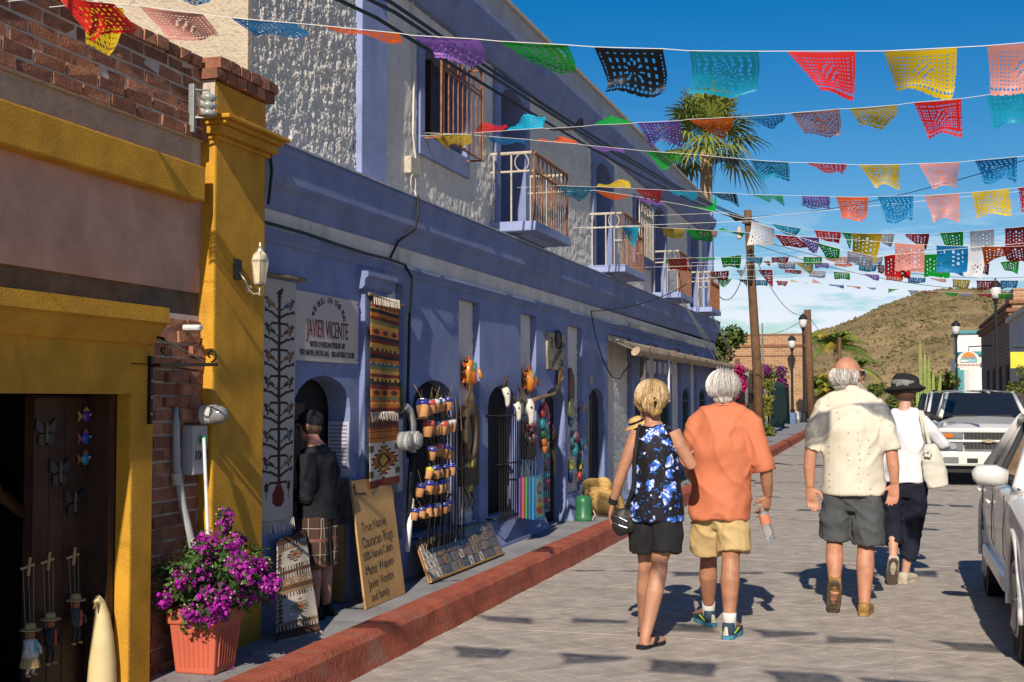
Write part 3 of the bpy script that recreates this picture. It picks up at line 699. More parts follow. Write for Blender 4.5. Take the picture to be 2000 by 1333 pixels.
mb = MB(); rq = random.Random(90)
for k in range(46):
    x, y = rq.uniform(-4.25, -3.95), rq.gauss(7.35, .55); a = rq.uniform(0, 6.28); s_ = rq.uniform(.008, .016); z = sw(y) + .009
    mb.add([(x + s_*math.cos(a), y + s_*math.sin(a), z), (x + s_*.7*math.cos(a + 1.6), y + s_*.7*math.sin(a + 1.6), z + .006), (x - s_*math.cos(a), y - s_*math.sin(a), z), (x - s_*.7*math.cos(a + 1.6), y - s_*.7*math.sin(a + 1.6), z + .004)], [(0, 1, 2, 3)], k % 3)
mb.build('fallen_petals', m_brac, None, label='fallen magenta petals scattered on the pavement around the planter', cat='petals', kind='stuff')
# carved gourd bird
m_gourd = M('varnished_gourd', (.66, .52, .27), .35, .12, 5, spec=.5)
gb = thing('gourd_bird', 'tall cream gourd bird figure standing at the doorway edge', 'figurine', (YX + .02, 6.72, -.15))
mb = MB(); gx, gy = YX - .01, 6.72
mb.tube([(gx, gy, -.15), (gx, gy, -.1), (gx, gy, .05), (gx, gy, .2), (gx, gy - .01, .32), (gx - .0, gy - .03, .39), (gx, gy - .055, .415), (gx, gy - .085, .40)], [.082, .086, .078, .062, .044, .031, .026, .012], 16); mb.build('body', m_gourd, gb, smooth=True)
MB().tube([(gx + .01, gy - .075, .40), (gx + .012, gy - .11, .37)], [.012, .003], 6).build('beak', M('beak_brown', (.25, .15, .05), .5), gb)
MB().ball((gx + .02, gy - .058, .42), .005, 6).build('eye', m_iron, gb)

# fish ornaments and dark butterflies on the door
DX = YX - .138
for i, (zz, c1, c2, lb) in enumerate(((1.47, (.10, .03, .22), (.5, .32, .06), 'purple fish ornament with yellow rim, topmost of three on the door'), (1.34, (.02, .06, .28), (.38, .08, .18), 'dark blue fish ornament with pink tail, middle of three on the door'), (1.22, (.02, .18, .28), (.35, .10, .05), 'turquoise fish ornament, lowest of three on the door'))):
    f = thing('fish_ornament', lb, 'ornament', (DX, 6.69, zz), 'painted fish ornaments on the shop door')
    MB().ball((DX + .015, 6.69, zz), .04, 12, sc=(.4, 1, .9)).build('body', M('fish_paint_%d' % i, c1, .25, .4, 30, spec=.6), f, smooth=True)
    mf = M('fish_fin_%d' % i, c2, .3, .3, 30)
    MB().prism([(6.655, zz), (6.62, zz + .03), (6.63, zz), (6.62, zz - .03)], 'x', DX + .008, DX + .016).build('tail', mf, f)
    MB().prism([(6.665, zz + .03), (6.69, zz + .055), (6.72, zz + .03)], 'x', DX + .008, DX + .02).build('fin', mf, f)
    MB().ball((DX + .03, 6.712, zz + .01), .007, 6).build('eye', m_ivory, f)
m_moth = M('butterfly_wings', (.010, .008, .012), .45, .5, 25, spec=.6)
for y, z, lb in ((6.33, 1.38, 'dark butterfly ornament high on the wooden door'), (6.46, 1.15, 'dark butterfly ornament at middle height on the wooden door'), (6.60, .97, 'dark butterfly ornament lowest on the wooden door')):
    f = thing('butterfly_ornament', lb, 'ornament', (DX, y, z), 'dark butterflies on the shop door')
    for s in (-1, 1):
        MB().prism([(y, z + .02), (y + s*.085, z + .085), (y + s*.09, z + .02), (y + s*.05, z)], 'x', DX, DX + .012).build('wing', m_moth, f, fix=True)
        MB().prism([(y, z), (y + s*.06, z - .01), (y + s*.065, z - .06), (y + s*.02, z - .07)], 'x', DX, DX + .012).build('wing', m_moth, f, fix=True)
    MB().tube([(DX + .015, y, z - .05), (DX + .018, y, z + .06)], .008, 6).build('body', M('moth_body', (.12, .09, .04), .5), f)
# string puppets
m_straw = M('straw', (.42, .29, .12), .8, .2, 40)
m_face = M('puppet_face', (.30, .10, .06), .5, .1)
def puppet(y, zt, zc, cloth, cloth2, lb, skirt):
    p = thing('string_puppet', lb, 'puppet', (DX, y, zt - .24), 'string puppets hanging on the shop door'); x = DX + .05
    MB().box(DX + .02, DX + .03, y - .055, y + .055, zc - .006, zc + .006).rot(R(6), 'X', (x, y, zc)).build('control_bar', m_straw, p)
    MB().box(DX + .031, DX + .04, y - .007, y + .007, zc - .05, zc + .05).rot(R(-8), 'X', (x, y, zc)).build('control_bar', m_straw, p)
    for s in (-.045, .045, 0): MB().tube([(DX + .03, y + s, zc), (x, y + s*.7, zt - .03 if s == 0 else zt - .12)], .0009, 3).build('string', m_ivory, p)
    MB().ball((x, y, zt - .055), .026, 10, sc=(1, .9, 1.15)).build('head', m_face, p, smooth=True)
    MB().lathe([(.056, -.032), (.058, -.027), (.03, -.022), (.027, .0), (.015, .008)], (x, y, zt), 14).build('hat', m_straw, p)
    MB().lathe([(.012, -.18), (.045 if skirt else .03, -.175), (.034, -.12), (.036, -.085), (.012, -.075)], (x, y, zt), 10).build('torso', cloth, p, smooth=True)
    for s in (-1, 1):
        MB().tube([(x, y + s*.03, zt - .09), (x + .02, y + s*.055, zt - .13), (x + .03, y + s*.05, zt - .165)], .010, 6).build('arm', cloth, p)
        MB().tube([(x, y + s*.015, zt - .17), (x + .012, y + s*.02, zt - .22), (x, y + s*.025, zt - .265)], .010, 6).build('leg', cloth2, p)
        MB().ball((x + .012, y + s*.03, zt - .272), .012, 6, sc=(1.5, 1, .6)).build('shoe', m_straw, p)
    if skirt: MB().lathe([(.055, -.23), (.05, -.2), (.028, -.145)], (x, y, zt), 12).build('skirt', m_straw, p)
    MB().prism([(y - .012, zt - .17), (y + .012, zt - .17), (y + .008, zt - .085), (y - .008, zt - .085)], 'x', x + .034, x + .038).build('sash', M('sash_blue', (.06, .33, .45), .6) if skirt else M('sash_red', (.35, .04, .04), .6), p)
mw_ = M('puppet_white', (.55, .50, .47), .7); mk_ = M('puppet_black', (.025, .022, .024), .7)
puppet(6.17, .35, .66, mw_, mw_, 'puppet in white dress with blue sash and straw hat', True)
puppet(6.34, .38, .67, mk_, mk_, 'puppet in black suit with straw hat hanging between two others', False)
puppet(6.57, .45, .67, M('puppet_grey', (.06, .055, .06), .7), mk_, 'dark grey puppet with straw hat hanging nearest the door jamb', False)

# the yellow house stands a hand's breadth proud of the blue one
for o in bpy.data.objects:
    if o not in _before and o.parent is None and o.name not in ('planter', 'bougainvillea', 'fallen_petals'): o.location += Vector((.12, -.20, -.02))
# ------------------------------------------------------------------ goods on and in front of the blue shop
m_text = M('sign_black', (.02, .02, .022), .7, .05)
m_red = M('sign_maroon', (.13, .018, .02), .7, .05)
m_cloth = M('woven_wool', (.5, .5, .5), .95, .14, 60, .5, 220, attr=True, bd=.004)
m_print = M('glazed_print', (.5, .5, .5), .35, .1, 30, attr=True, spec=.5)
m_fringe = M('cotton_fringe', (.55, .50, .43), .95, .1)
def bil(c, u, v):   # corners TL, TR, BR, BL
    a = Vector(c[0]).lerp(Vector(c[1]), u); b = Vector(c[3]).lerp(Vector(c[2]), u); return a.lerp(b, v)
def cloth(name, corners, nu, nv, colf, label, cat, wave=.012, out=(1, 0, 0), fringe=.07, seed=0, parent=None, th=.006):
    r = parent or thing(name, label, cat, bil(corners, .5, 1)); mb = MB(); P = []
    for i in range(nv+1):
        P.append([bil(corners, j/nu, i/nv) + Vector(out)*(wave*math.sin(j/nu*7 + seed + i/nv*2)*(.3 + i/nv) + .5*wave*mnoise.noise((seed, i*.08, j*.1))) for j in range(nu+1)])
    mb.grid(P, cols=lambda i, j: colf((j+.5)/nu, (i+.5)/nv)); w = mb.build('weave', m_cloth, r, smooth=True)
    sm = w.modifiers.new('thickness', 'SOLIDIFY'); sm.thickness = th; sm.offset = -1
    if fringe:
        mb = MB(); rf = random.Random(seed)
        for k in range(int(nu*.9)):
            p = bil(corners, (k+.5)/(nu*.9), 1) + Vector(out)*wave*.6; mb.tube([p, p + Vector((rf.uniform(0, .02), rf.uniform(-.012, .012), -fringe*rf.uniform(.7, 1)))], .003, 3)
        mb.build('fringe', m_fringe, r, kind='stuff')
    return r
# --- tree-of-life rug
W1, H1 = 40, 200
import numpy as np
img = np.zeros((H1, W1, 3)); img[:] = (.42, .38, .34)
DK = (.045, .022, .018)
def disc(cx, cy, rx, ry, c):
    yy, xx = np.mgrid[0:H1, 0:W1]; img[((xx-cx)/rx)**2 + ((yy-cy)/ry)**2 <= 1] = c
def line(x0, y0, x1, y1, w, c):
    n = int(max(abs(x1-x0), abs(y1-y0))*2)+1
    for k in range(n+1): disc(x0+(x1-x0)*k/n, y0+(y1-y0)*k/n, w, w, c)
line(19, 14, 19, 178, 2.0, DK)
for k in range(12): line(19, 170+k, 19, 171+k, 2 + k*.45, (.13, .02, .02))
rr = random.Random(4); BC = [(.04, .03, .03), (.20, .12, .04), (.05, .09, .13), (.17, .05, .04), (.07, .08, .05)]
def bird(cx, cy, s, c):
    disc(cx, cy, 4, 2.4, c); disc(cx + 3*s, cy - 3, 1.8, 1.8, c); line(cx + 4*s, cy - 3, cx + 6*s, cy - 3, .6, DK); line(cx - 3*s, cy, cx - 6.5*s, cy + 3, 1.3, c); disc(cx - s, cy - .5, 2, 1.2, (.25, .2, .1)); line(cx, cy + 2, cx, cy + 5, .6, DK)
disc(19, 11, 3.2, 2.4, DK); disc(21.5, 8, 1.7, 1.7, DK)
for L in range(7):
    y = 24 + L*22
    for s in (-1, 1):
        line(19, y + 8, 19 + s*8, y + 4, 1.0, DK); line(19 + s*8, y + 4, 19 + s*17, y + 2, .9, DK); line(19, y + 13, 19 + s*9, y + 12, .8, DK); line(19+s*7, y+12, 19 + s*12, y + 15, .7, DK)
        disc(19 + s*17, y + 2, 1.9, 1.5, DK); disc(19 + s*12, y + 16, 1.8, 1.8, (.17, .03, .03) if L % 2 else DK); disc(19 + s*9, y - 3, 1.5, 1.5, DK); line(19 + s*2, y + 1, 19 + s*9, y - 3, .6, DK)
        bird(19 + s*12.5, y - 4.5, s, BC[rr.randrange(5)])
disc(32, 172, 2.5, 4, DK); line(32, 172, 32, 182, .7, DK); disc(6, 172, 2.5, 4, DK); line(6, 172, 6, 182, .7, DK)
cloth('tree_rug', [(BX + .03, 8.36, 2.44), (BX + .03, 8.89, 2.44), (BX + .035, 8.87, .66), (BX + .035, 8.35, .66)], 40, 200,
      lambda u, v: tuple(img[min(H1-1, int(v*H1)), min(W1-1, int(u*W1))]), 'tall pale rug woven with a tree of birds beside the doorway', 'rug', .008, fringe=.10, seed=2)
MB().tube([(BX + .05, 8.30, 2.455), (BX + .05, 9.02, 2.47)], .017, 8).build('rod', M('rough_stick', (.20, .14, .08), .9, .3, 20), bpy.data.objects['tree_rug'])
# --- white shop sign
sg = thing('shop_sign', 'white shop sign with arched lettering and maroon name above the arched doorway', 'sign', (BX, 9.48, 1.85))
MB().add([(BX + .018, 8.87, 1.85), (BX + .018, 10.12, 1.85), (BX + .018, 10.12, 2.385), (BX + .018, 8.87, 2.39), (BX, 8.87, 1.85), (BX, 10.12, 1.85), (BX, 10.12, 2.385), (BX, 8.87, 2.39)], [(0,1,2,3), (4,0,3,7), (1,5,6,2), (3,2,6,7), (0,4,5,1)]).build('board', M('sign_white', (.50, .42, .38), .6, .05, 3), sg)
tx = BX + .0195
text('lettering', 'JAVIER VICENTE', .20, (tx, 9.51, 2.045), m_red, sg, sx=.56)
text('lettering', 'MASTER OF MEXICAN POPULART ART', .066, (tx, 9.51, 1.965), m_text, sg, sx=.60)
text('lettering', 'TRUE NATIVE ZAPOTIC RUG   100% NATURAL COLORS', .066, (tx, 9.51, 1.895), m_text, sg, sx=.64)
word = 'THE·BUG·IN·THE·RUG'
for i, ch in enumerate(word):
    a = R(172 - 164*i/(len(word)-1)); zc = 2.20
    o = text('letter', ch, .074, (tx, 9.53 + .275*math.cos(a), zc + .125*math.sin(a)), m_text, sg)
    o.rotation_euler = (Matrix.Rotation(R(90), 3, 'Z') @ Matrix.Rotation(R(90), 3, 'X') @ Matrix.Rotation(a - R(90), 3, 'Z')).to_euler()
for y, z in ((8.9, 2.36), (8.9, 1.88), (10.09, 2.36), (10.09, 1.88)): MB().ball((tx, y, z), .008, 6).build('screw', m_iron, sg)
# --- hanging striped rug (two pieces)
OR, DR, BK, YE, WH, GR, TE = (.42, .13, .025), (.15, .025, .018), (.03, .02, .018), (.45, .25, .05), (.48, .43, .36), (.16, .15, .05), (.04, .10, .12)
def stripes(u, v):
    n = v*30; k = int(n); f = n - k; base = [DR, OR, YE, BK, OR, DR, GR, YE, OR, OR, BK, DR, YE, WH, DR, BK, OR, TE, GR, YE, DR, WH, BK, DR, OR, OR, GR, YE, OR, DR][k % 30]
    uu = u*6; tri = abs((uu % 1) - .5)*2
    if k in (2, 27): return YE if f > tri else (.30, .04, .02)
    if k in (8, 9, 24, 25): 
        d = abs((u*3 % 1) - .5)*2 + abs((v*30 - (9 if k < 20 else 25)))*.8
        return BK if d < .45 else OR if d > .75 else DR
    if k in (13, 21): return BK if (uu % 1) < .45 and f > .2 else YE
    if k == 17: return TE if f > tri*.7 else YE
    return tuple(c*(.8 if int(f*4) % 2 else 1) for c in base)
def diamond(u, v):
    if v < .10: return DR
    if v < .22: return BK if int(u*24) % 3 == 0 and .13 < v < .19 else (.20, .05, .025)
    if v < .40: return OR if int(v*60) % 5 else DR
    if v > .90: return (.20, .035, .02)
    s = int(abs(u-.5)*22)/11 + int(abs(v-.65)*40)/9.2
    if s < .22: return YE
    if s < .42: return BK
    if s < .58: return OR if int(s*20) % 2 else YE
    if s < .78: return OR if s > .66 else DR
    if s < .98: return BK if int(abs(v-.65)*40) % 2 else WH
    if abs(u-.5) > .36 and .12 < abs(v-.65)*1.0 < .21: return BK if int(u*20) % 2 else GR
    return WH
rx = BX + .085
rg2 = cloth('striped_rug', [(rx, 10.24, 2.44), (rx, 10.88, 2.41), (rx + .01, 10.86, 1.44), (rx + .01, 10.20, 1.44)], 36, 120, stripes, 'long orange and brown striped rug hung from a stick on the pilaster', 'rug', .01, fringe=.09, seed=5)
MB().tube([(rx + .01, 10.17, 2.455), (rx + .01, 10.98, 2.405)], .014, 8).build('rod', M('rough_stick', (.2, .14, .08)), rg2)
mb = MB(); rf = random.Random(8)
for k in range(22): y = 10.26 + k*.028; mb.tube([(rx + .018, y, 2.45), (rx + .03, y + rf.uniform(-.02, .02), 2.37)], .004, 3)
mb.build('top_fringe', m_fringe, rg2, kind='stuff')
cloth('medallion_rug', [(rx + .003, 10.20, 1.43), (rx + .003, 10.86, 1.43), (rx + .012, 10.86, .80), (rx + .012, 10.17, .78)], 44, 80, diamond, 'cream rug with stepped orange and black diamond below the striped rug', 'rug', .008, fringe=0, seed=6)
# --- leaning brown rug
BR1, BR2, CR, TN = (.10, .045, .025), (.055, .028, .02), (.42, .36, .29), (.24, .15, .08)
def browns(u, v):
    n = v*26; k = int(n); f = n-k
    if k in (0, 1, 9, 13, 24, 25): return BR1 if k % 2 else BR2
    if k in (2, 8, 10, 15, 23): return CR if (u*14 % 1) < .5 else BR2
    if k in (3, 14, 22): return TN
    if k in (11, 12):
        d = abs((u*5 % 1) - .5)*2 + abs(n - 12)*.9; return (.16, .035, .02) if d < .3 else CR if d < .55 else TN
    c = 5.5 if k < 9 else 19
    s = abs(u - .55)*2.2 + abs(n - c)*.28
    if u < .16: return BR1 if (n % 1) > abs(u - .08)*10 else CR
    if s < .18: return (.2, .05, .02)
    if s < .38: return TN
    if s < .62: return BR2 if int(n*3) % 2 else CR
    return CR
cloth('leaning_rug', [(BX + .06, 8.55, .52), (BX + .06, 9.02, .55), (-4.0, 8.60, -.13), (-4.13, 8.16, -.13)], 40, 120, browns, 'brown and cream geometric rug leaning against the wall by the planter', 'rug', .012, fringe=.05, seed=9, out=(.8, -.2, .3))
# --- plywood board with hand lettering
m_ply = M('plywood', (.46, .26, .09), .6, .22, 2.5, .2, 30, dirt=(.30, .15, .05), ds=3, streak=(1, 2, .6))
bc = [Vector((-4.325, 9.86, .87)), Vector((-4.325, 10.73, .87)), Vector((-4.10, 10.53, -.145)), Vector((-4.10, 9.66, -.145))]
pb = thing('plywood_board', 'leaning plywood board hand-lettered in black about natural rugs', 'sign', bil(bc, .5, 1))
nrm = (bc[3]-bc[0]).cross(bc[1]-bc[0]).normalized()
if nrm.x < 0: nrm = -nrm
MB().add([*bc, *[p - nrm*.018 for p in bc]], [(3,2,1,0), (0,1,5,4), (1,2,6,5), (2,3,7,6), (3,0,4,7), (4,5,6,7)]).build('panel', m_ply, pb, fix=True)
def text_on(name, body, size, c, u, v, nrm, mat, parent, sx=1, align='LEFT', weight=0.0, tilt=0):
    p = bil(c, u, v) + nrm*.0025; r = (c[1]-c[0]).normalized(); up = nrm.cross(r).normalized(); r = up.cross(nrm)
    o = text(name, body, size, p, mat, parent, align=align, ext=.001, sx=sx, weight=weight)
    m3 = Matrix((r, up, nrm)).transposed(); o.rotation_euler = (m3 @ Matrix.Rotation(tilt, 3, 'Z')).to_euler(); return o
m_ink = M('marker_ink', (.025, .02, .018), .6, .2, 30)
for body, u, v, s, sx_ in (('True Native', .12, .42, .115, .95), ('Oaxacan Rugs', .09, .545, .13, .92), ('100% Natural Colors', .06, .645, .105, .74), ('-Mater Weaver-', .06, .76, .12, .86), ('Javier Vicente', .13, .865, .11, .9), ('and family', .16, .965, .10, .95)):
    text_on('lettering', body, s, bc, u, v, nrm, m_ink, pb, sx_, tilt=R(2.5), weight=-.0022)
mb = MB(); q = lambda u, v: bil(bc, u, v) + nrm*.004
mb.tube([q(.04, .03), q(.05, .11), q(.30, .115)], .006, 4); mb.tube([q(.02, .055), q(.04, .025), q(.065, .055)], .006, 4); mb.build('painted_arrow', m_ink, pb)
# --- number tile board
tcn = [Vector((-4.345, 11.42, .20)), Vector((-4.345, 13.74, .20)), Vector((-4.09, 13.44, -.13)), Vector((-4.09, 11.12, -.13))]
tb = thing('tile_board', 'leaning rack of glazed house-number and picture tiles under the barred window', 'display', bil(tcn, .5, 1))
tn = (tcn[3]-tcn[0]).cross(tcn[1]-tcn[0]).normalized()
if tn.x < 0: tn = -tn
MB().add([*tcn, *[p - tn*.016 for p in tcn]], [(3,2,1,0), (0,1,5,4), (1,2,6,5), (2,3,7,6), (3,0,4,7), (4,5,6,7)]).build('backboard', M('rack_wood', (.34, .15, .06), .7, .2), tb, fix=True)
mb = MB(); mb.tube([bil(tcn, 0, 1) + tn*.012, bil(tcn, 1, 1) + tn*.012], .012, 4); mb.build('bottom_lip', m_ply, tb)
rt = random.Random(31); digs = {(3, 0): '0', (3, 1): '1', (3, 2): '2', (2, 0): '3', (2, 1): '4', (2, 2): '5', (1, 0): '6', (1, 1): '7', (1, 2): '8', (0, 0): '9', (0, 9): '0', (2, 9): '8', (3, 11): '6', (3, 14): '0'}
PAL = [(.17, .14, .09), (.06, .075, .035), (.11, .05, .03), (.035, .06, .08), (.22, .14, .03), (.07, .055, .05), (.12, .02, .02), (.14, .10, .055)]
NC = 21
for r in range(4):
    for c in range(NC):
        if (r, c) == (0, 1): continue
        u0, u1, v0, v1 = .012 + c*.976/NC + .002, .012 + (c+1)*.976/NC - .003, .03 + r*.235 + .006, .03 + (r+1)*.235 - .008
        cc = [bil(tcn, u0, v0), bil(tcn, u1, v0), bil(tcn, u1, v1), bil(tcn, u0, v1)]; cc = [p + tn*.010 for p in cc]
        dg = digs.get((r, c)); c0 = (.42, .38, .30) if dg else rt.choice(PAL); c1 = rt.choice(PAL)
        mb = MB(); n = 6
        mb.grid([[bil(cc, j/n, i/n) for j in range(n+1)] for i in range(n+1)], cols=lambda i, j: (c0 if dg or (i in (0, n-1) or j in (0, n-1)) else (c1 if mnoise.noise((c*7.1 + i*.8, r*5.3 + j*.8, 1)) > .0 else rt.choice(PAL))))
        mb.add([*cc, *[p - tn*.009 for p in cc]], [(0,1,5,4), (1,2,6,5), (2,3,7,6), (3,0,4,7)], 0, c0)
        t = mb.build('tile', m_print, tb)
        if dg: text_on('digit', dg, .105, cc, .28, .86, tn, m_ink, t, .8)
# --- clay cups on the first grille
m_clay = M('raw_clay', (.52, .25, .10), .85, .15, 8, .3, 60)
m_rim = [M('rim_%d' % i, c, .25, .1, spec=.6) for i, c in enumerate([(.03, .035, .22), (.60, .57, .5), (.55, .08, .05), (.05, .05, .20), (.55, .42, .03)])]
m_gaze = M('cup_inside', (.12, .09, .07), .5)
m_tin = M('can_lid', (.5, .5, .52), .3, .05, metal=.8)
def cup_proto(rim):
    c = thing('clay_cup', '', 'cup', (0, 0, 0), 'clay cups hung on the window grille')
    MB().lathe([(.026, -.055), (.030, -.053), (.040, .012), (.042, .02)], (0, 0, 0), 12).build('body', m_clay, c, smooth=True, local=True)
    MB().lathe([(.0425, .018), (.044, .035), (.040, .052), (.036, .055)], (0, 0, 0), 12).build('glazed_rim', rim, c, smooth=True, local=True)
    MB().lathe([(.034, .0552), (.034, .058), (.02, .0582)], (0, 0, 0), 12).build('lid', m_tin, c, local=True)
    MB().tube([(0, 0, .055), (-.02, 0, .10), (-.05, 0, .16)], .002, 3).build('cord', M('jute', (.3, .2, .1), .9), c, local=True)
    return c
protos = [cup_proto(m) for m in m_rim]; used = set()
rows = [('top', [(11.313, 1.454), (11.438, 1.477), (11.551, 1.481), (11.652, 1.486), (11.755, 1.49), (11.874, 1.505), (11.217, 1.455)]), ('second', [(11.356, 1.271), (11.539, 1.271), (11.639, 1.264), (11.727, 1.267), (11.831, 1.27), (11.936, 1.278), (12.028, 1.286)]), ('third', [(11.47, 1.035), (11.685, 1.061), (11.817, 1.041), (11.923, 1.022), (12.029, 1.012)]), ('fourth', [(11.387, 0.846), (11.542, 0.852), (11.701, 0.848), (11.864, 0.844), (11.984, 0.853)]), ('fifth', [(11.197, 0.705), (11.388, 0.716), (11.529, 0.702), (11.644, 0.699), (11.761, 0.701), (11.88, 0.709)]), ('bottom', [(11.039, 0.492), (11.239, 0.489), (11.404, 0.494), (11.559, 0.486), (11.674, 0.486), (11.806, 0.495), (11.911, 0.507)])]
ords = ['first', 'second', 'third', 'fourth', 'fifth', 'sixth', 'seventh']
rc = random.Random(2)
for nm, pts in rows:
    for i, (y, z) in enumerate(sorted(pts)):
        k = rc.choice([0, 0, 0, 3, 1, 2]); k = 4 if (nm, i) == ('fourth', 0) else k
        lb = '%s clay cup from the left in the %s row hanging on the barred window' % (ords[i], nm)
        if k in used: o = dup(protos[k], (-4.20 + rc.uniform(-.02, .02), y, z), lb)
        else: o = protos[k]; o.location = (-4.20, y, z); o['label'] = lb; used.add(k)
        o.rotation_euler = (R(rc.uniform(-22, 6)), R(rc.uniform(-5, 12)), rc.uniform(0, 3)); s = rc.uniform(.95, 1.2)*(1.35 if (i == 0 and nm in ('top', 'second')) else 1.0); o.scale = (s, s, s)
for k, p in enumerate(protos):
    if k not in used:
        for ch in list(p.children): bpy.data.objects.remove(ch)
        bpy.data.objects.remove(p)
# cords that carry them
mb = MB()
for k in range(7):
    y0 = 11.62 + k*.14; mb.tube([(-4.26, y0, 1.62 - k*.01), (-4.23, y0 - .02, 1.1), (-4.22, y0 - .14*(1 - k/9), .5), (-4.23, y0 - .22*(1 - k/8), .12)], .004, 4)
mb.build('hanging_cords', M('jute', (.3, .2, .1), .9), None, label='knotted cords carrying the rows of clay cups on the window', cat='cord', kind='stuff')
# --- twin meters with conduit
tm = thing('twin_meter', 'pair of grey electricity meters on a box right of the hanging rugs', 'meter', (BX - .07, 11.1, 1.0))
MB().box(BX - .07, BX + .04, 10.86, 11.12, .88, 1.37).build('box', m_box, tm, bevel=.01); MB().box(BX - .07, BX + .05, 10.98, 11.10, .70, .90).build('breaker_box', m_box, tm, bevel=.01)
for y in (10.90, 11.14): 
    d = MB().lathe([(.085, 0), (.085, .14), (.075, .15)], (BX + .04, y, 1.17), 18, axis='x').build('meter_drum', M('meter_white', (.6, .6, .6)), tm)
    MB().lathe([(.07, 0), (.065, .02), (.03, .03)], (BX + .19, y, 1.17), 16, axis='x').build('glass_dome', M('meter_glass', (.3, .3, .3)), d, smooth=True)
MB().tube([(BX + .05, 11.0, 1.45), (BX + .06, 11.12, 1.485), (BX + .07, 11.22, 1.44), (BX + .08, 11.27, 1.32), (BX + .08, 11.26, 1.05)], .036, 10).build('conduit_bend', m_pipe, None, smooth=True, label='bent grey conduit curving over the twin meters', cat='pipe')
MB().tube([(BX + .08, 11.26, 1.05), (BX + .08, 11.2, .7), (BX + .08, 11.16, .35)], .03, 10).build('black_conduit', M('black_pvc', (.02, .02, .022), .5), None, smooth=True, label='black conduit below the bend beside the cups', cat='pipe')
MB().tube([(BX + .09, 11.22, .62), (BX + .10, 11.08, .15)], .026, 10).build('white_conduit', M('white_tube', (.6, .6, .6)), None, smooth=True, label='short slanted white conduit left of the clay cups', cat='pipe')
liz = thing('lizard_ornament', 'green and yellow lizard ornament beside the hanging rug', 'ornament', (BX, 10.98, 1.55))
MB().tube([(BX + .05, 10.95, 1.72), (BX + .06, 11.0, 1.66), (BX + .06, 10.98, 1.55), (BX + .06, 11.02, 1.45), (BX + .05, 11.06, 1.40), (BX + .05, 11.08, 1.50)], [.02, .035, .04, .03, .015, .006], 8).build('body', M('lizard_green', (.05, .10, .02), .4, .6, 25), liz, smooth=True)
for y, z in ((10.92, 1.62), (11.06, 1.62), (10.93, 1.5), (11.08, 1.53)): MB().tube([(BX + .05, 10.99, z), (BX + .05, y, z + .03)], .01, 5).build('leg', M('lizard_yellow', (.35, .33, .03), .4), liz)
# --- sun masks
def mask(y, z, lb):
    t = thing('sun_mask', lb, 'mask', (BX - .03, y, z), 'painted clay sun masks on the white panels'); x = BX - .03
    MB().ball((x + .03, y + .05, z), .15, 20, sc=(.55, .66, 1)).build('face', M('mask_orange', (.55, .20, .02), .3, .25, 9, spec=.5, dirt=(.30, .05, .02), ds=7), t, smooth=True)
    MB().tube([(x + .12, y + .10, z + .05), (x + .135, y + .13, z - .03), (x + .12, y + .12, z - .06)], [.014, .024, .01], 8).build('nose', M('mask_orange', (.5, .2, .02)), t, smooth=True)
    for zz, c in ((.07, (.12, .32, .38)), (-.07, (.45, .05, .03))):
        MB().lathe([(.05, 0), (.05, .012), (.03, .016)], (x + .10, y + .02, z + zz), 14, axis='x').build('painted_rosette', M('mask_paint_%.2f' % zz, c, .3, .5, 30), t)
    for k in range(7):
        a = R(80 + k*33); c = Vector((x + .015, y + .03, z)); d = Vector((0, math.cos(a), math.sin(a)))
        MB().tube([c + d*.13, c + d*.16 + Vector((0, .02, 0)), c + d*.20], [.026, .022, .006], 6).build('ray', M('mask_dark', (.09, .025, .02), .4, .5, 12) if k % 2 else M('mask_red', (.38, .06, .02), .35, .3, 12), t, smooth=True)
mask(13.13, 1.83, 'orange painted sun mask above the carved mirror'); mask(15.5, 1.78, 'orange painted sun mask above the cow skulls')
# --- mirrors
om = thing('oval_mirror', 'oval mirror in ornate bronze frame right of the clay cups', 'mirror', (BX + .1, 12.75, 1.2))
m_brz = M('carved_bronze', (.13, .085, .045), .5, .4, 20, .6, 60)
def oval(c, a, b, n=24): return [(c[0], c[1] + a*math.cos(2*math.pi*k/n), c[2] + b*math.sin(2*math.pi*k/n)) for k in range(n)]
MB().tube(oval((BX + .12, 12.82, 1.18), .17, .25), .042, 8, closed=True).build('frame', m_brz, om, smooth=True)
MB().add(oval((BX + .12, 12.82, 1.18), .16, .24), [tuple(range(24))]).build('glass', M('mirror_glass', (.25, .27, .3), .05, .02, metal=.9), om)
MB().tube([(BX + .12, 12.84, 1.44), (BX + .12, 12.83, 1.54), (BX + .12, 12.86, 1.62), (BX + .12, 12.85, 1.74)], [.05, .06, .03, .006], 6).build('finial', m_brz, om)
cm = thing('carved_mirror', 'tall carved wooden framed mirror on the white panel', 'mirror', (BX - .05, 13.2, .85)); x = BX - .045
m_carv = M('carved_dark_wood', (.055, .035, .022), .6, .4, 20, .6, 50)
for y0, y1, z0, z1 in ((12.9, 13.0, .62, 1.48), (13.38, 13.48, .62, 1.48), (13.0, 13.38, 1.3, 1.48), (13.0, 13.38, .62, .8)): MB().box(x, x + .06, y0, y1, z0, z1).build('frame_rail', m_carv, cm, bevel=.01)
MB().box(x, x + .02, 13.0, 13.38, .8, 1.3).build('glass', M('mirror_glass', (.2, .2, .2)), cm); text('lettering', 'GATE', .12, (x + .062, 13.19, 1.35), M('carved_tan', (.22, .17, .11), .7), cm, sx=1.1)
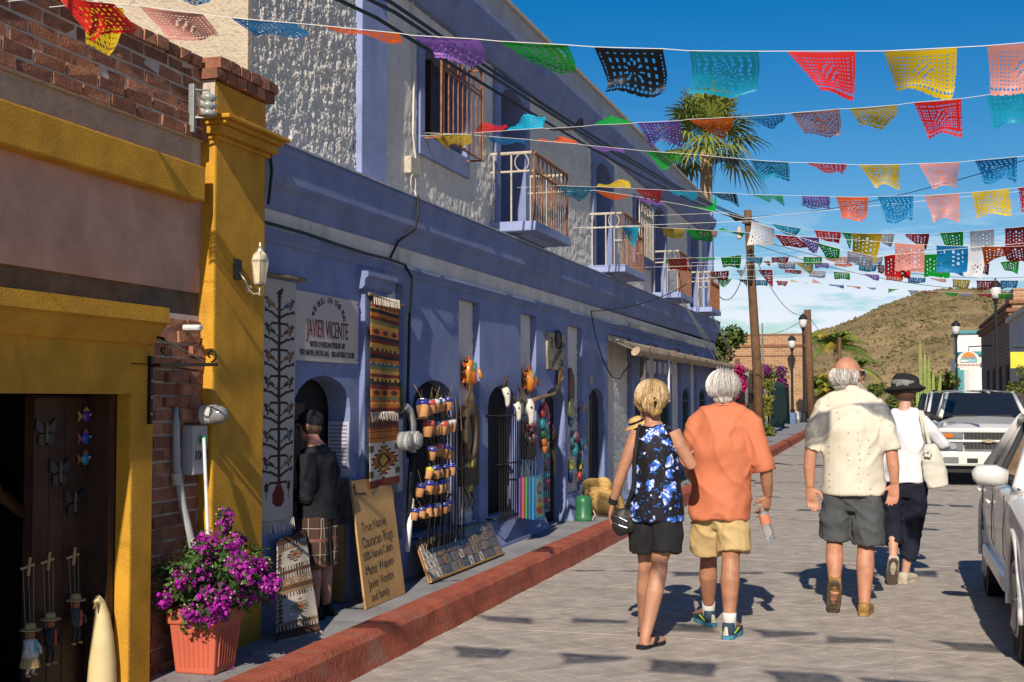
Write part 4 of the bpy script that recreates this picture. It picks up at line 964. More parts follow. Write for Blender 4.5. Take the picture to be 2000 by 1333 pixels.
# --- skulls
m_bone = M('bleached_bone', (.62, .57, .50), .8, .15, 8, .5, 40); m_horn = M('dark_horn', (.05, .035, .025), .5, .3, 10); m_hornb = M('brown_horn', (.16, .11, .065), .5, .3, 8)
def skull(c, s, lb, horns, hm):
    t = thing('cow_skull', lb, 'skull', c, 'animal skulls hung on the window grille'); x, y, z = c
    MB().tube([(x, y, z + .13*s), (x + .03*s, y, z + .06*s), (x + .05*s, y + .01*s, z - .05*s), (x + .05*s, y + .015*s, z - .16*s), (x + .04*s, y + .015*s, z - .22*s)], [.085*s, .11*s, .07*s, .048*s, .04*s], 10, ey=[.06*s, .075*s, .055*s, .045*s, .03*s], up=(0, 1, 0)).build('cranium', m_bone, t, smooth=True)
    for sg_ in (-1, 1):
        MB().ball((x + .075*s, y + sg_*.065*s, z + .03*s), .020*s, 8).build('eye_socket', m_dark, t)
    for h in horns: MB().tube([Vector(c) + Vector(p)*s for p in h], [.035*s*(1 - .85*k/(len(h)-1)) + .004 for k in range(len(h))], 8).build('horn', hm, t, smooth=True)
skull((BX + .22, 13.782, 1.596), .6, 'smallest animal skull with slim antlers at the window top', [[(0, .05, .13), (0, .08, .22), (.02, .09, .33), (.04, .12, .36)], [(0, -.05, .13), (0, -.02, .25), (0, .0, .34)], [(0, .08, .22), (.02, .14, .27)]], m_horn)
skull((BX + .24, 14.163, 1.432), .6, 'animal skull with curved black horn hanging right of the smallest skull', [[(0, .05, .10), (0, .22, .12), (.02, .30, .24), (0, .22, .40), (0, .08, .46)], [(0, -.05, .12), (0, -.10, .2), (0, -.12, .27)]], m_horn)
skull((BX + .20, 14.778, 1.427), .85, 'largest white cow skull with a long brown horn', [[(0, .05, .10), (.06, .40, .16), (.16, .9, .22), (.2, 1.25, .46), (.18, 1.32, .58)], [(0, -.05, .1), (.0, -.2, .12), (.0, -.3, .2)]], m_hornb)
# --- carved planter plaque with red-green flowers
fp = thing('flower_plaque', 'dark carved plaque with red and green flowers below the largest skull', 'ornament', (BX, 15.5, 1.0)); x = BX - .05
MB().box(x, x + .07, 15.22, 15.86, .75, 1.28).build('board', m_carv, fp, bevel=.02)
rp = random.Random(6)
for k in range(26): MB().ball((x + .09, rp.uniform(15.28, 15.8), rp.uniform(1.0, 1.26)), rp.uniform(.022, .04), 7, sc=(.6, 1, 1)).build('flower', M('plaque_paint_%d' % (k % 4), [(.35, .03, .05), (.06, .16, .04), (.38, .30, .22), (.30, .05, .12)][k % 4], .4, .3), fp)
# --- small goods on the panels
def goods(name, lb, cat, x, items, mats, group=None):
    t = thing(name, lb, cat, (x, items[0][0], items[0][1]), group)
    for (y, z, r, k) in items: MB().ball((x + .02, y, z), r, 8, sc=(.5, 1, 1.1)).build('piece', mats[k], t, smooth=True)
    return t
pm = [M('goods_%d' % i, c, .3, .35, 25, spec=.5) for i, c in enumerate([(.50, .42, .03), (.04, .12, .16), (.35, .03, .03), (.03, .12, .04), (.50, .16, .03), (.03, .05, .22), (.35, .33, .30), (.04, .025, .02), (.04, .28, .32), (.40, .03, .10)])]
goods('gecko_ornament', 'cluster of yellow and green gecko ornaments below the carved mirror', 'ornament', BX - .06, [(y, z, r, k) for (y, z), r, k in zip([(13.23, 0.817), (13.353, 0.833), (13.283, 0.742), (13.196, 0.675), (13.389, 0.68), (13.336, 0.599), (13.265, 0.715)], (.06, .07, .06, .05, .05, .06, .05), (0, 0, 3, 0, 3, 0, 1))], pm)
dish = thing('painted_dish', 'round dark painted dish on the white panel', 'dish', (BX - .06, 13.642, 0.636))
MB().lathe([(.02, 0), (.07, .01), (.105, .03), (.11, .035), (.10, .028)], (BX - .07, 13.642, 0.636), 18, axis='x').build('plate', M('dish_paint', (.05, .07, .06), .3, .7, 14, spec=.6), dish, smooth=True)
mb = MB()
for k in range(6): y, z = 13.2 + .05*k, .60 - .03*(k % 3); mb.tube([(BX - .06, y, z), (BX - .05, y + .03, z - .1), (BX - .06, y + .01, z - .22)], .006, 4)
mb.build('dry_vines', m_twig, None, label='dangling dry twigs on the white panel under the round dish', cat='twig')
goods('hanging_masks', 'pair of small dark oval masks on the second white panel', 'mask', BX - .06, [(15.3, .80, .07, 7), (15.75, .82, .07, 7)], pm)
goods('bead_garland', 'red blue and green bead garland hanging by the second doorway', 'garland', BX + .04, [(y, z, r, k) for (y, z), r, k in zip([(16.096, 1.45), (16.173, 1.403), (16.02, 1.365), (16.224, 1.336), (16.121, 1.284), (15.994, 1.233), (16.121, 1.197), (16.172, 1.149), (16.044, 1.099), (16.146, 1.05), (16.069, 0.999), (16.171, 0.949), (16.094, 0.906)], [.07]*13, (2, 2, 2, 2, 1, 8, 8, 3, 3, 3, 4, 4, 4))], pm)
ms = thing('magnet_strip', 'tall narrow board of small dark magnets in the second doorway', 'display', (BX, 16.5, .1))
MB().box(BX - .05, BX - .03, 16.36, 16.68, .05, 1.36).build('board', M('magnet_board', (.20, .19, .2), .6, .2), ms)
for r in range(15):
    for c in range(3): MB().ball((BX - .025, 16.41 + c*.11, .12 + r*.085), .036, 6, sc=(.4, 1, 1)).build('magnet', pm[(r*5 + c*3) % 3 + 7 if (r + c) % 4 else 1], ms)
wf = thing('slingshot_mask', 'long wooden mask with forked stick on the reveal of the second doorway', 'mask', (BX - .05, 16.95, .8))
MB().tube([(BX - .08, 16.95, 1.20), (BX - .06, 16.95, 1.05), (BX - .08, 16.95, .88)], [.03, .08, .03], 8).build('face', m_carv, wf, smooth=True)
for s in (-.08, .08): MB().tube([(BX - .05, 16.97 + s, .86), (BX - .04, 16.97, .70), (BX - .04, 16.97, .52)], .02, 6).build('stick', m_straw, wf)
goods('ceramic_string', 'strings of coloured ceramic charms on the fourth white panel', 'ornament', BX - .04, [(y, z, .05 + .02*((k*7) % 3), [5, 5, 1, 7, 6, 9, 8, 8, 1, 4, 3, 8, 7, 6, 0, 0, 3, 1, 0, 2, 5, 7, 1, 4, 0, 3][k]) for k, (y, z) in enumerate([(18.316, 1.265), (18.773, 1.243), (17.819, 1.243), (18.508, 1.11), (18.063, 1.032), (18.156, 1.007), (17.908, 0.948), (18.123, 0.844), (18.473, 0.885), (18.804, 1.027), (18.769, 0.921), (18.092, 0.809), (18.375, 0.76), (18.635, 0.811), (17.844, 0.584), (17.936, 0.624), (18.438, 0.607), (17.813, 0.491), (18.534, 0.504), (18.372, 0.423), (17.813, 0.44), (18.318, 1.385), (18.707, 1.351), (18.544, 1.436), (18.405, 0.556), (18.501, 0.453)])], pm)
pq = thing('oval_plaque', 'dark oval wooden plaque high on the fourth white panel', 'plaque', (BX - .05, 17.9, 1.65))
MB().lathe([(.3, 0), (.3, .03), (.24, .05), (.2, .045)], (BX - .07, 17.95, 1.70), 20, axis='x').build('plate', M('plaque_wood', (.12, .055, .035), .5, .4, 12, .4, 40), pq)
for o in pq.children:
    for v in o.data.vertices: v.co.z = (v.co.z - .05)*1.0 + .05; v.co.y *= .62
MB().lathe([(.14, 0), (.14, .02), (.1, .03)], (BX + .0, 17.72, 1.42), 16, axis='x').build('lime_plaque', M('lime_paint', (.28, .27, .06), .4, .3, 10), None, label='small lime green round plaque left of the ceramic strings', cat='plaque')
pole_sign = thing('hand_lettered_sign', 'weathered cream hand-lettered sign with round emblem above the second doorway', 'sign', (BX, 16.85, 1.95))
SX = BX + .03
MB().box(BX, SX, 16.38, 17.28, 1.95, 2.44).build('board', M('weathered_cream', (.38, .30, .19), .8, .2, 5, dirt=(.22, .16, .1), ds=3), pole_sign)
text('lettering', 'El', .20, (SX + .002, 16.58, 2.24), m_text, pole_sign); text('lettering', 'no', .18, (SX + .002, 17.17, 2.25), m_text, pole_sign)
o = text('lettering', 'Cenzontle', .20, (SX + .002, 16.80, 2.06), m_text, pole_sign, sx=.9); o.rotation_euler = (Matrix.Rotation(R(90), 3, 'Z') @ Matrix.Rotation(R(90), 3, 'X') @ Matrix.Rotation(R(24), 3, 'Z')).to_euler()
text('lettering', 'Gift', .14, (SX + .002, 17.10, 2.0), M('sign_navy', (.03, .04, .13), .7), pole_sign)
MB().tube(oval((SX + .006, 16.9, 2.36), .16, .12), .014, 6, closed=True).build('emblem_ring', m_text, pole_sign); MB().lathe([(.08, 0), (.08, .01)], (SX, 16.9, 2.36), 14, axis='x').build('emblem', m_carv, pole_sign)
bk = thing('wooden_tag', 'brown wooden plank tag hanging below the hand-lettered sign', 'plaque', (BX, 16.95, 1.7)); MB().tube([(BX + .05, 17.05, 1.93), (BX + .05, 16.95, 1.82), (BX + .06, 16.86, 1.70)], [.09, .12, .06], 8, ey=[.012]*3, up=(0, 1, 0)).build('plank', M('plank_brown', (.22, .12, .06), .7, .3), bk)
MB().box(BX, BX + .02, 18.88, 19.08, 1.78, 1.90).build('small_plate', M('plate_tan', (.36, .30, .24), .6), None, label='small tan plate on the wall above the third doorway', cat='plate')
# --- shopping bags
sb_ = thing('woven_bags', 'bundle of bright woven market bags hanging on the barred window', 'bag', (BX + .22, 14.9, .3))
for k, c in enumerate([(.16, .05, .28), (.45, .10, .04), (.04, .22, .10), (.03, .12, .32), (.04, .34, .42)]):
    y0 = 14.52 + k*.075; x = BX + .17 + k*.02
    cs = [(x, y0, .62), (x, y0 + .42, .64), (x + .01, y0 + .47, .14 - k*.012), (x + .01, y0 - .04, .16 - k*.012)]
    def bagcol(u, v, c=c, k=k):
        if k < 4: return tuple(q*(.7 if (u*8 % 1) < .15 else 1) for q in c)
        if u < .12 or u > .88 or v < .07 or v > .93: return (.03, .22, .42)
        d = ((u-.5)/.22)**2 + ((v-.3)/.14)**2; d2 = ((u-.5)/.28)**2 + ((v-.72)/.2)**2
        if d < .35: return (.35, .22, .12)
        if d < 1: return (.05, .04, .04)
        if d2 < 1: return (.42, .05, .04) if (v*14 % 1) < .6 else (.45, .36, .08)
        return (.05, .42, .46) if (u*5 + v*7) % 1 < .75 else (.40, .38, .12)
    mb = MB(); mb.grid([[bil(cs, j/14, i/18) + Vector((.012*math.sin(j/14*3.14), 0, 0)) for j in range(15)] for i in range(19)], cols=lambda i, j: bagcol((j+.5)/14, (i+.5)/18))
    b_ = mb.build('bag', m_print, sb_); sm = b_.modifiers.new('t', 'SOLIDIFY'); sm.thickness = .015
    MB().tube([(x, y0 + .12, .62), (x, y0 + .16, .76), (x - .02, y0 + .22, .84), (x, y0 + .27, .76), (x, y0 + .31, .63)], .008, 5).build('handle', M('bag_handle', (.03, .06, .12), .5), b_)
# --- green canister and hats
gc = thing('green_canister', 'green metal canister standing on the pavement between doorways', 'canister', (-4.16, 17.5, -.15))
MB().lathe([(.115, 0), (.128, .01), (.128, .06), (.115, .08), (.115, .27), (.10, .33), (.07, .355), (.03, .36)], (-4.16, 17.5, -.15), 18).build('tank', M('green_enamel', (.03, .14, .06), .35, .25, 6, dirt=(.12, .13, .1), ds=4), gc, smooth=True)
MB().tube([(-4.02, 17.42, -.13), (-3.98, 17.45, -.05), (-4.02, 17.5, .0)], .008, 5).build('valve', m_ivory, gc)
m_straw2 = M('pale_straw', (.55, .36, .13), .8, .18, 25, .5, 90)
for k in range(6):
    h = thing('straw_hat', ['lowest', 'second from bottom', 'third from bottom', 'third from top', 'second from top', 'topmost'][k] + ' straw hat in the leaning stack on the pavement', 'hat', (-4.0 - k*.025, 18.35 + k*.03, -.10 + k*.06), 'stack of straw hats on the pavement')
    h.rotation_euler = (R(-38), R(10), 0)
    MB().lathe([(.30, .0), (.305, .012), (.16, .03), (.125, .05), (.115, .16), (.08, .20), (.02, .205)], (0, 0, 0), 22).build('crown_and_brim', m_straw2, h, smooth=True, local=True)
    MB().lathe([(.127, .05), (.130, .055), (.126, .085), (.122, .085)], (0, 0, 0), 22).build('band', m_twig, h, local=True)
h = thing('straw_hat', 'single straw hat with dark band displayed against the wall behind the blonde woman', 'hat', (-4.2, 17.9, 1.30)); h.rotation_euler = (R(10), R(-20), 0)
h.location = (-3.7, 19.096, 1.149)
MB().lathe([(.22, 0), (.225, .012), (.14, .03), (.11, .05), (.10, .12), (.06, .14), (.02, .142)], (0, 0, 0), 22).build('crown_and_brim', m_straw2, h, smooth=True, local=True)
MB().lathe([(.115, .04), (.118, .045), (.114, .08)], (0, 0, 0), 22).build('band', m_iron, h, local=True)
hp = thing('hat_stand', 'slim dark stand holding the displayed straw hat', 'stand', (-3.7, h.location.y, sw(20))); MB().tube([(-3.7, h.location.y, sw(20)), (-3.7, h.location.y, h.location.z + .02)], .012, 6).build('pole', m_iron, hp); MB().lathe([(.16, 0), (.16, .02), (.03, .04)], (-3.7, h.location.y, sw(20)), 14).build('base', m_iron, hp)
# --- doorway papers and board
nb = thing('notice_papers', 'printed notice sheet and photo on the reveal of the arched doorway', 'notice', (BX - .1, 9.98, .9))
MB().box(BX - .195, BX - .002, 9.985, 9.992, .90, 1.36).build('sheet', M('paper_lilac', (.42, .42, .52), .8, .05), nb); MB().box(BX - .19, BX - .005, 9.986, 9.993, .50, .88).build('photo', M('photo_print', (.14, .12, .11), .4, .8, 9), nb)
for k in range(12): MB().box(BX - .18, BX - .02, 9.982, 9.9845, 1.32 - k*.032, 1.332 - k*.032).build('text_line', M('print_grey', (.16, .16, .2), .8), nb)
MB().box(BX - .19, BX - .02, 9.93, 9.96, -.14, .50).build('door_board', M('plywood', (.4, .2, .1)), None, label='tall narrow plywood panel standing inside the arched doorway', cat='board')
# --- cables along the facade
def cable(pts, r, lb, mat=None, n=4):
    return MB().tube(pts, r, n).build('cable', mat or m_wire, None, label=lb, cat='cable', group='cables along the street')
def sag(a, b, s, n=14): a, b = Vector(a), Vector(b); return [a.lerp(b, t/n) - Vector((0, 0, s*4*(t/n)*(1-t/n))) for t in range(n+1)]
cable([(BX + .06, 8.3, 2.83)] + [(BX + .06, y, 2.82 - .015*math.sin(y*2)) for y in (9, 9.6, 10.2, 10.7)] + [(BX + .06, 11.1, 2.80), (BX + .06, 11.28, 2.70), (BX + .05, 11.25, 2.3), (BX + .04, 11.24, 1.6), (BX + .04, 11.25, 1.0)], .014, 'thick black cable along the moulding dropping beside the twin meters')
cable([(-4.27, 11.25, 3.47), (-4.25, 11.22, 3.3), (-4.27, 11.18, 3.14), (-4.35, 10.95, 3.0), (BX + .02, 10.8, 2.8)], .012, 'short black cable bent over the cornice')
cable([(-4.28, 8.27, 3.35), (-4.27, 8.29, 3.2), (-4.29, 8.28, 2.95)], .012, 'short black cable between the yellow pillar and the cornice')
PT = Vector((-4.35, 42, 7.3))
for k, (dx, dz) in enumerate(((0, 0), (.12, .12), (.16, .03))):
    cable([(-3.95 + dx, 4.0, 4.05 + dz)] + sag((-3.95 + dx, 9.45, 4.62 + dz), PT + Vector((dx, 0, dz*.6)), .25, 16), .016, ['lowest', 'highest', 'middle'][k] + ' of three heavy black cables running above the balconies to the wooden pole')
cable(sag((BX + .1, 18.6, 2.86), (-4.0, 26, 3.9), .12, 10), .010, 'thin black cable rising from the cornice toward the third balcony')
cable([(BX + .1, 18.6, 2.86)] + [(BX + .1, 18.6 + .3*k, z) for k, z in ((1, 2.5), (3, 2.1), (5, 1.9), (7, 1.88), (8, 2.0), (10, 2.15))], .010, 'black cable looping down across the white panel')
for k in range(5):
    a, b_ = ((-4.05, 25.3 + (k//3)*4.6, 3.6), (-3.85, 29.2 + k*.75 + (k//3)*1.5, 2.45)); cable([a, b_], .007, ['first', 'second', 'third', 'fourth', 'fifth'][k] + ' of five thin white stay lines below the far balconies, counted from the camera', m_wirew)
cable([(UX + .02, 11.85, 5.9), (UX + .03, 11.93, 5.0), (UX + .03, 11.9, 4.2), (UX + .03, 12.0, 3.9), (UX + .04, 11.95, 3.6), (UX + .1, 12.05, 3.4)], .012, 'white cable running down left of the upper window', m_wirew)
jb = thing('junction_box', 'small white junction box with loose cables on the upper wall', 'junction box', (UX, 11.85, 3.85)); MB().box(UX, UX + .08, 11.72, 11.98, 3.78, 3.95).build('box', m_ivory, jb, bevel=.008)
mb = MB(); mb.tube([(UX + .09, 11.75 + .07*math.cos(t*.7), 3.68 + .09*math.sin(t*.7)) for t in range(18)], .006, 4); mb.build('loose_wire', m_wirew, jb)
# ------------------------------------------------------------------ cut-paper flags on strings
FC = {'red': (.68, .02, .015), 'yellow': (.80, .55, .012), 'pink': (.76, .32, .27), 'teal': (.008, .36, .52), 'darkblue': (.006, .22, .52), 'lightblue': (.015, .55, .82), 'orange': (.88, .13, .008), 'purple': (.34, .15, .60), 'green': (.004, .42, .035), 'black': (.008, .008, .010), 'white': (.82, .82, .82), 'silver': (.50, .50, .52), 'darkred': (.36, .015, .028)}
FM = {k: M('flag_' + k, c, .45, .06, 9, spec=.35, trans=.42) for k, c in FC.items()}
FN = {'darkblue': 'deep blue', 'lightblue': 'light blue', 'darkred': 'dark red', 'silver': 'silver grey'}
m_str = M('flag_string', (.62, .60, .56), .8, .05)
def cut(kind, u, v, far=False):
    """True where the paper is cut away"""
    if far: return .14 < v < .84 and .1 < u < .9 and (u*7 % 1) > .62 and ((v*6 + (int(u*7) % 2)*.5) % 1) > .60 or (v > .93 and abs((u*8 % 1) - .5)*2 > 1.5 - (v-.93)*14)
    if v < .08 or u < .025 or u > .975: return v > .5 and (u < .025 or u > .975) and (v*22 % 1) > .55
    if v > .93: return abs((u*8 % 1) - .5)*2 > 1.5 - (v-.93)*14            # scalloped edge
    if v > .80: return (u*16 % 1 - .5)**2*4 + ((v-.865)/.05)**2 < .5
    if u < .09 or u > .91: return (v*16 % 1) > .5 and .03 < min(u, 1-u) < .06
    x, y = (u-.5)*1.35, v - .45
    r = math.hypot(x, y); a = math.atan2(y, x)
    if kind == 0:   # lattice with a figure
        if (x/.20)**2 + ((y-.02)/.30)**2 < 1: return (r < .06 and int(a*3) % 2 == 0) or (.17 < abs(x) + abs(y)*.5 < .19)
        p, q = (u*11 + v*8), (u*11 - v*8); return (p % 1) > .50 and (q % 1) > .50
    if kind == 1:   # flower and rays
        if r < .05: return False
        if r < .15: return (a*8/6.283 % 1) < .45
        if r < .19: return False
        if r < .30: return (a*14/6.283 % 1) < .4
        return (u*12 % 1) > .55 and (v*9 % 1) > .55
    if kind == 2:   # face-like oval, dots
        if r < .10: return (u*20 % 1) < .3 and y > .03
        if r < .22: return (a*9/6.283 % 1) < .3 and r > .13
        return ((u*9 % 1) - .5)**2 + ((v*7 % 1) - .5)**2 < .06
    if kind == 3:   # squares
        if (x/.24)**2 + (y/.2)**2 < 1: return (int(u*30) + int(v*22)) % 4 == 0
        return (u*17 % 1) > .52 and (v*13 % 1) > .52
    if r < .24: return (a*12/6.283 + r*9) % 1 < .3 and r > .05
    return (u*8 + math.sin(v*20)*.15) % 1 > .62 and (v*10 % 1) > .35
def flag(color, TL, TR, BL, BR, n, label, group, rnd):
    TL, TR, BL, BR = map(Vector, (TL, TR, BL, BR))
    if n < 30: BL, BR = TL + (BL-TL)*1.3, TR + (BR-TR)*1.3
    kind = rnd.randrange(5); nu, nv = n, int(n*.74)
    wind = Vector((.25, 1, .15))*(.05*rnd.uniform(.3, 1)); ph = rnd.uniform(0, 6); amp = rnd.uniform(.010, .026)*(1.9 if 30 < n < 50 else 1); bend = rnd.uniform(-.05, .09); tw = rnd.uniform(-.06, .06)
    P = []
    for i in range(nv+1):
        v = i/nv; row = []
        for j in range(nu+1):
            u = j/nu; t = TL.lerp(TR, u); b = BL.lerp(BR, u); p = t.lerp(b, v)
            p = p + wind*math.sin(v*3.1)*.9 + Vector((.3, 1, -.5))*(amp*math.sin(u*6.5 + v*3 + ph)*v + .010*mnoise.noise((u*4 + ph, v*4, ph))*v)
            p = p + Vector((0, bend*math.sin(v*2.2)*v, .5*bend*v*v)) + Vector((.2, 1, .4))*(tw*(u-.5)*v*v)
            p.z += -.006*math.sin(u*math.pi)*(1-v)
            row.append(p)
        P.append(row)
    mb = MB(); mb.grid(P, hole=lambda i, j: cut(kind, (j+.5)/nu, (i+.5)/nv, n < 30))
    return mb.build('paper_flag', FM[color], None, smooth=True, label=label, cat='paper flag', group=group)
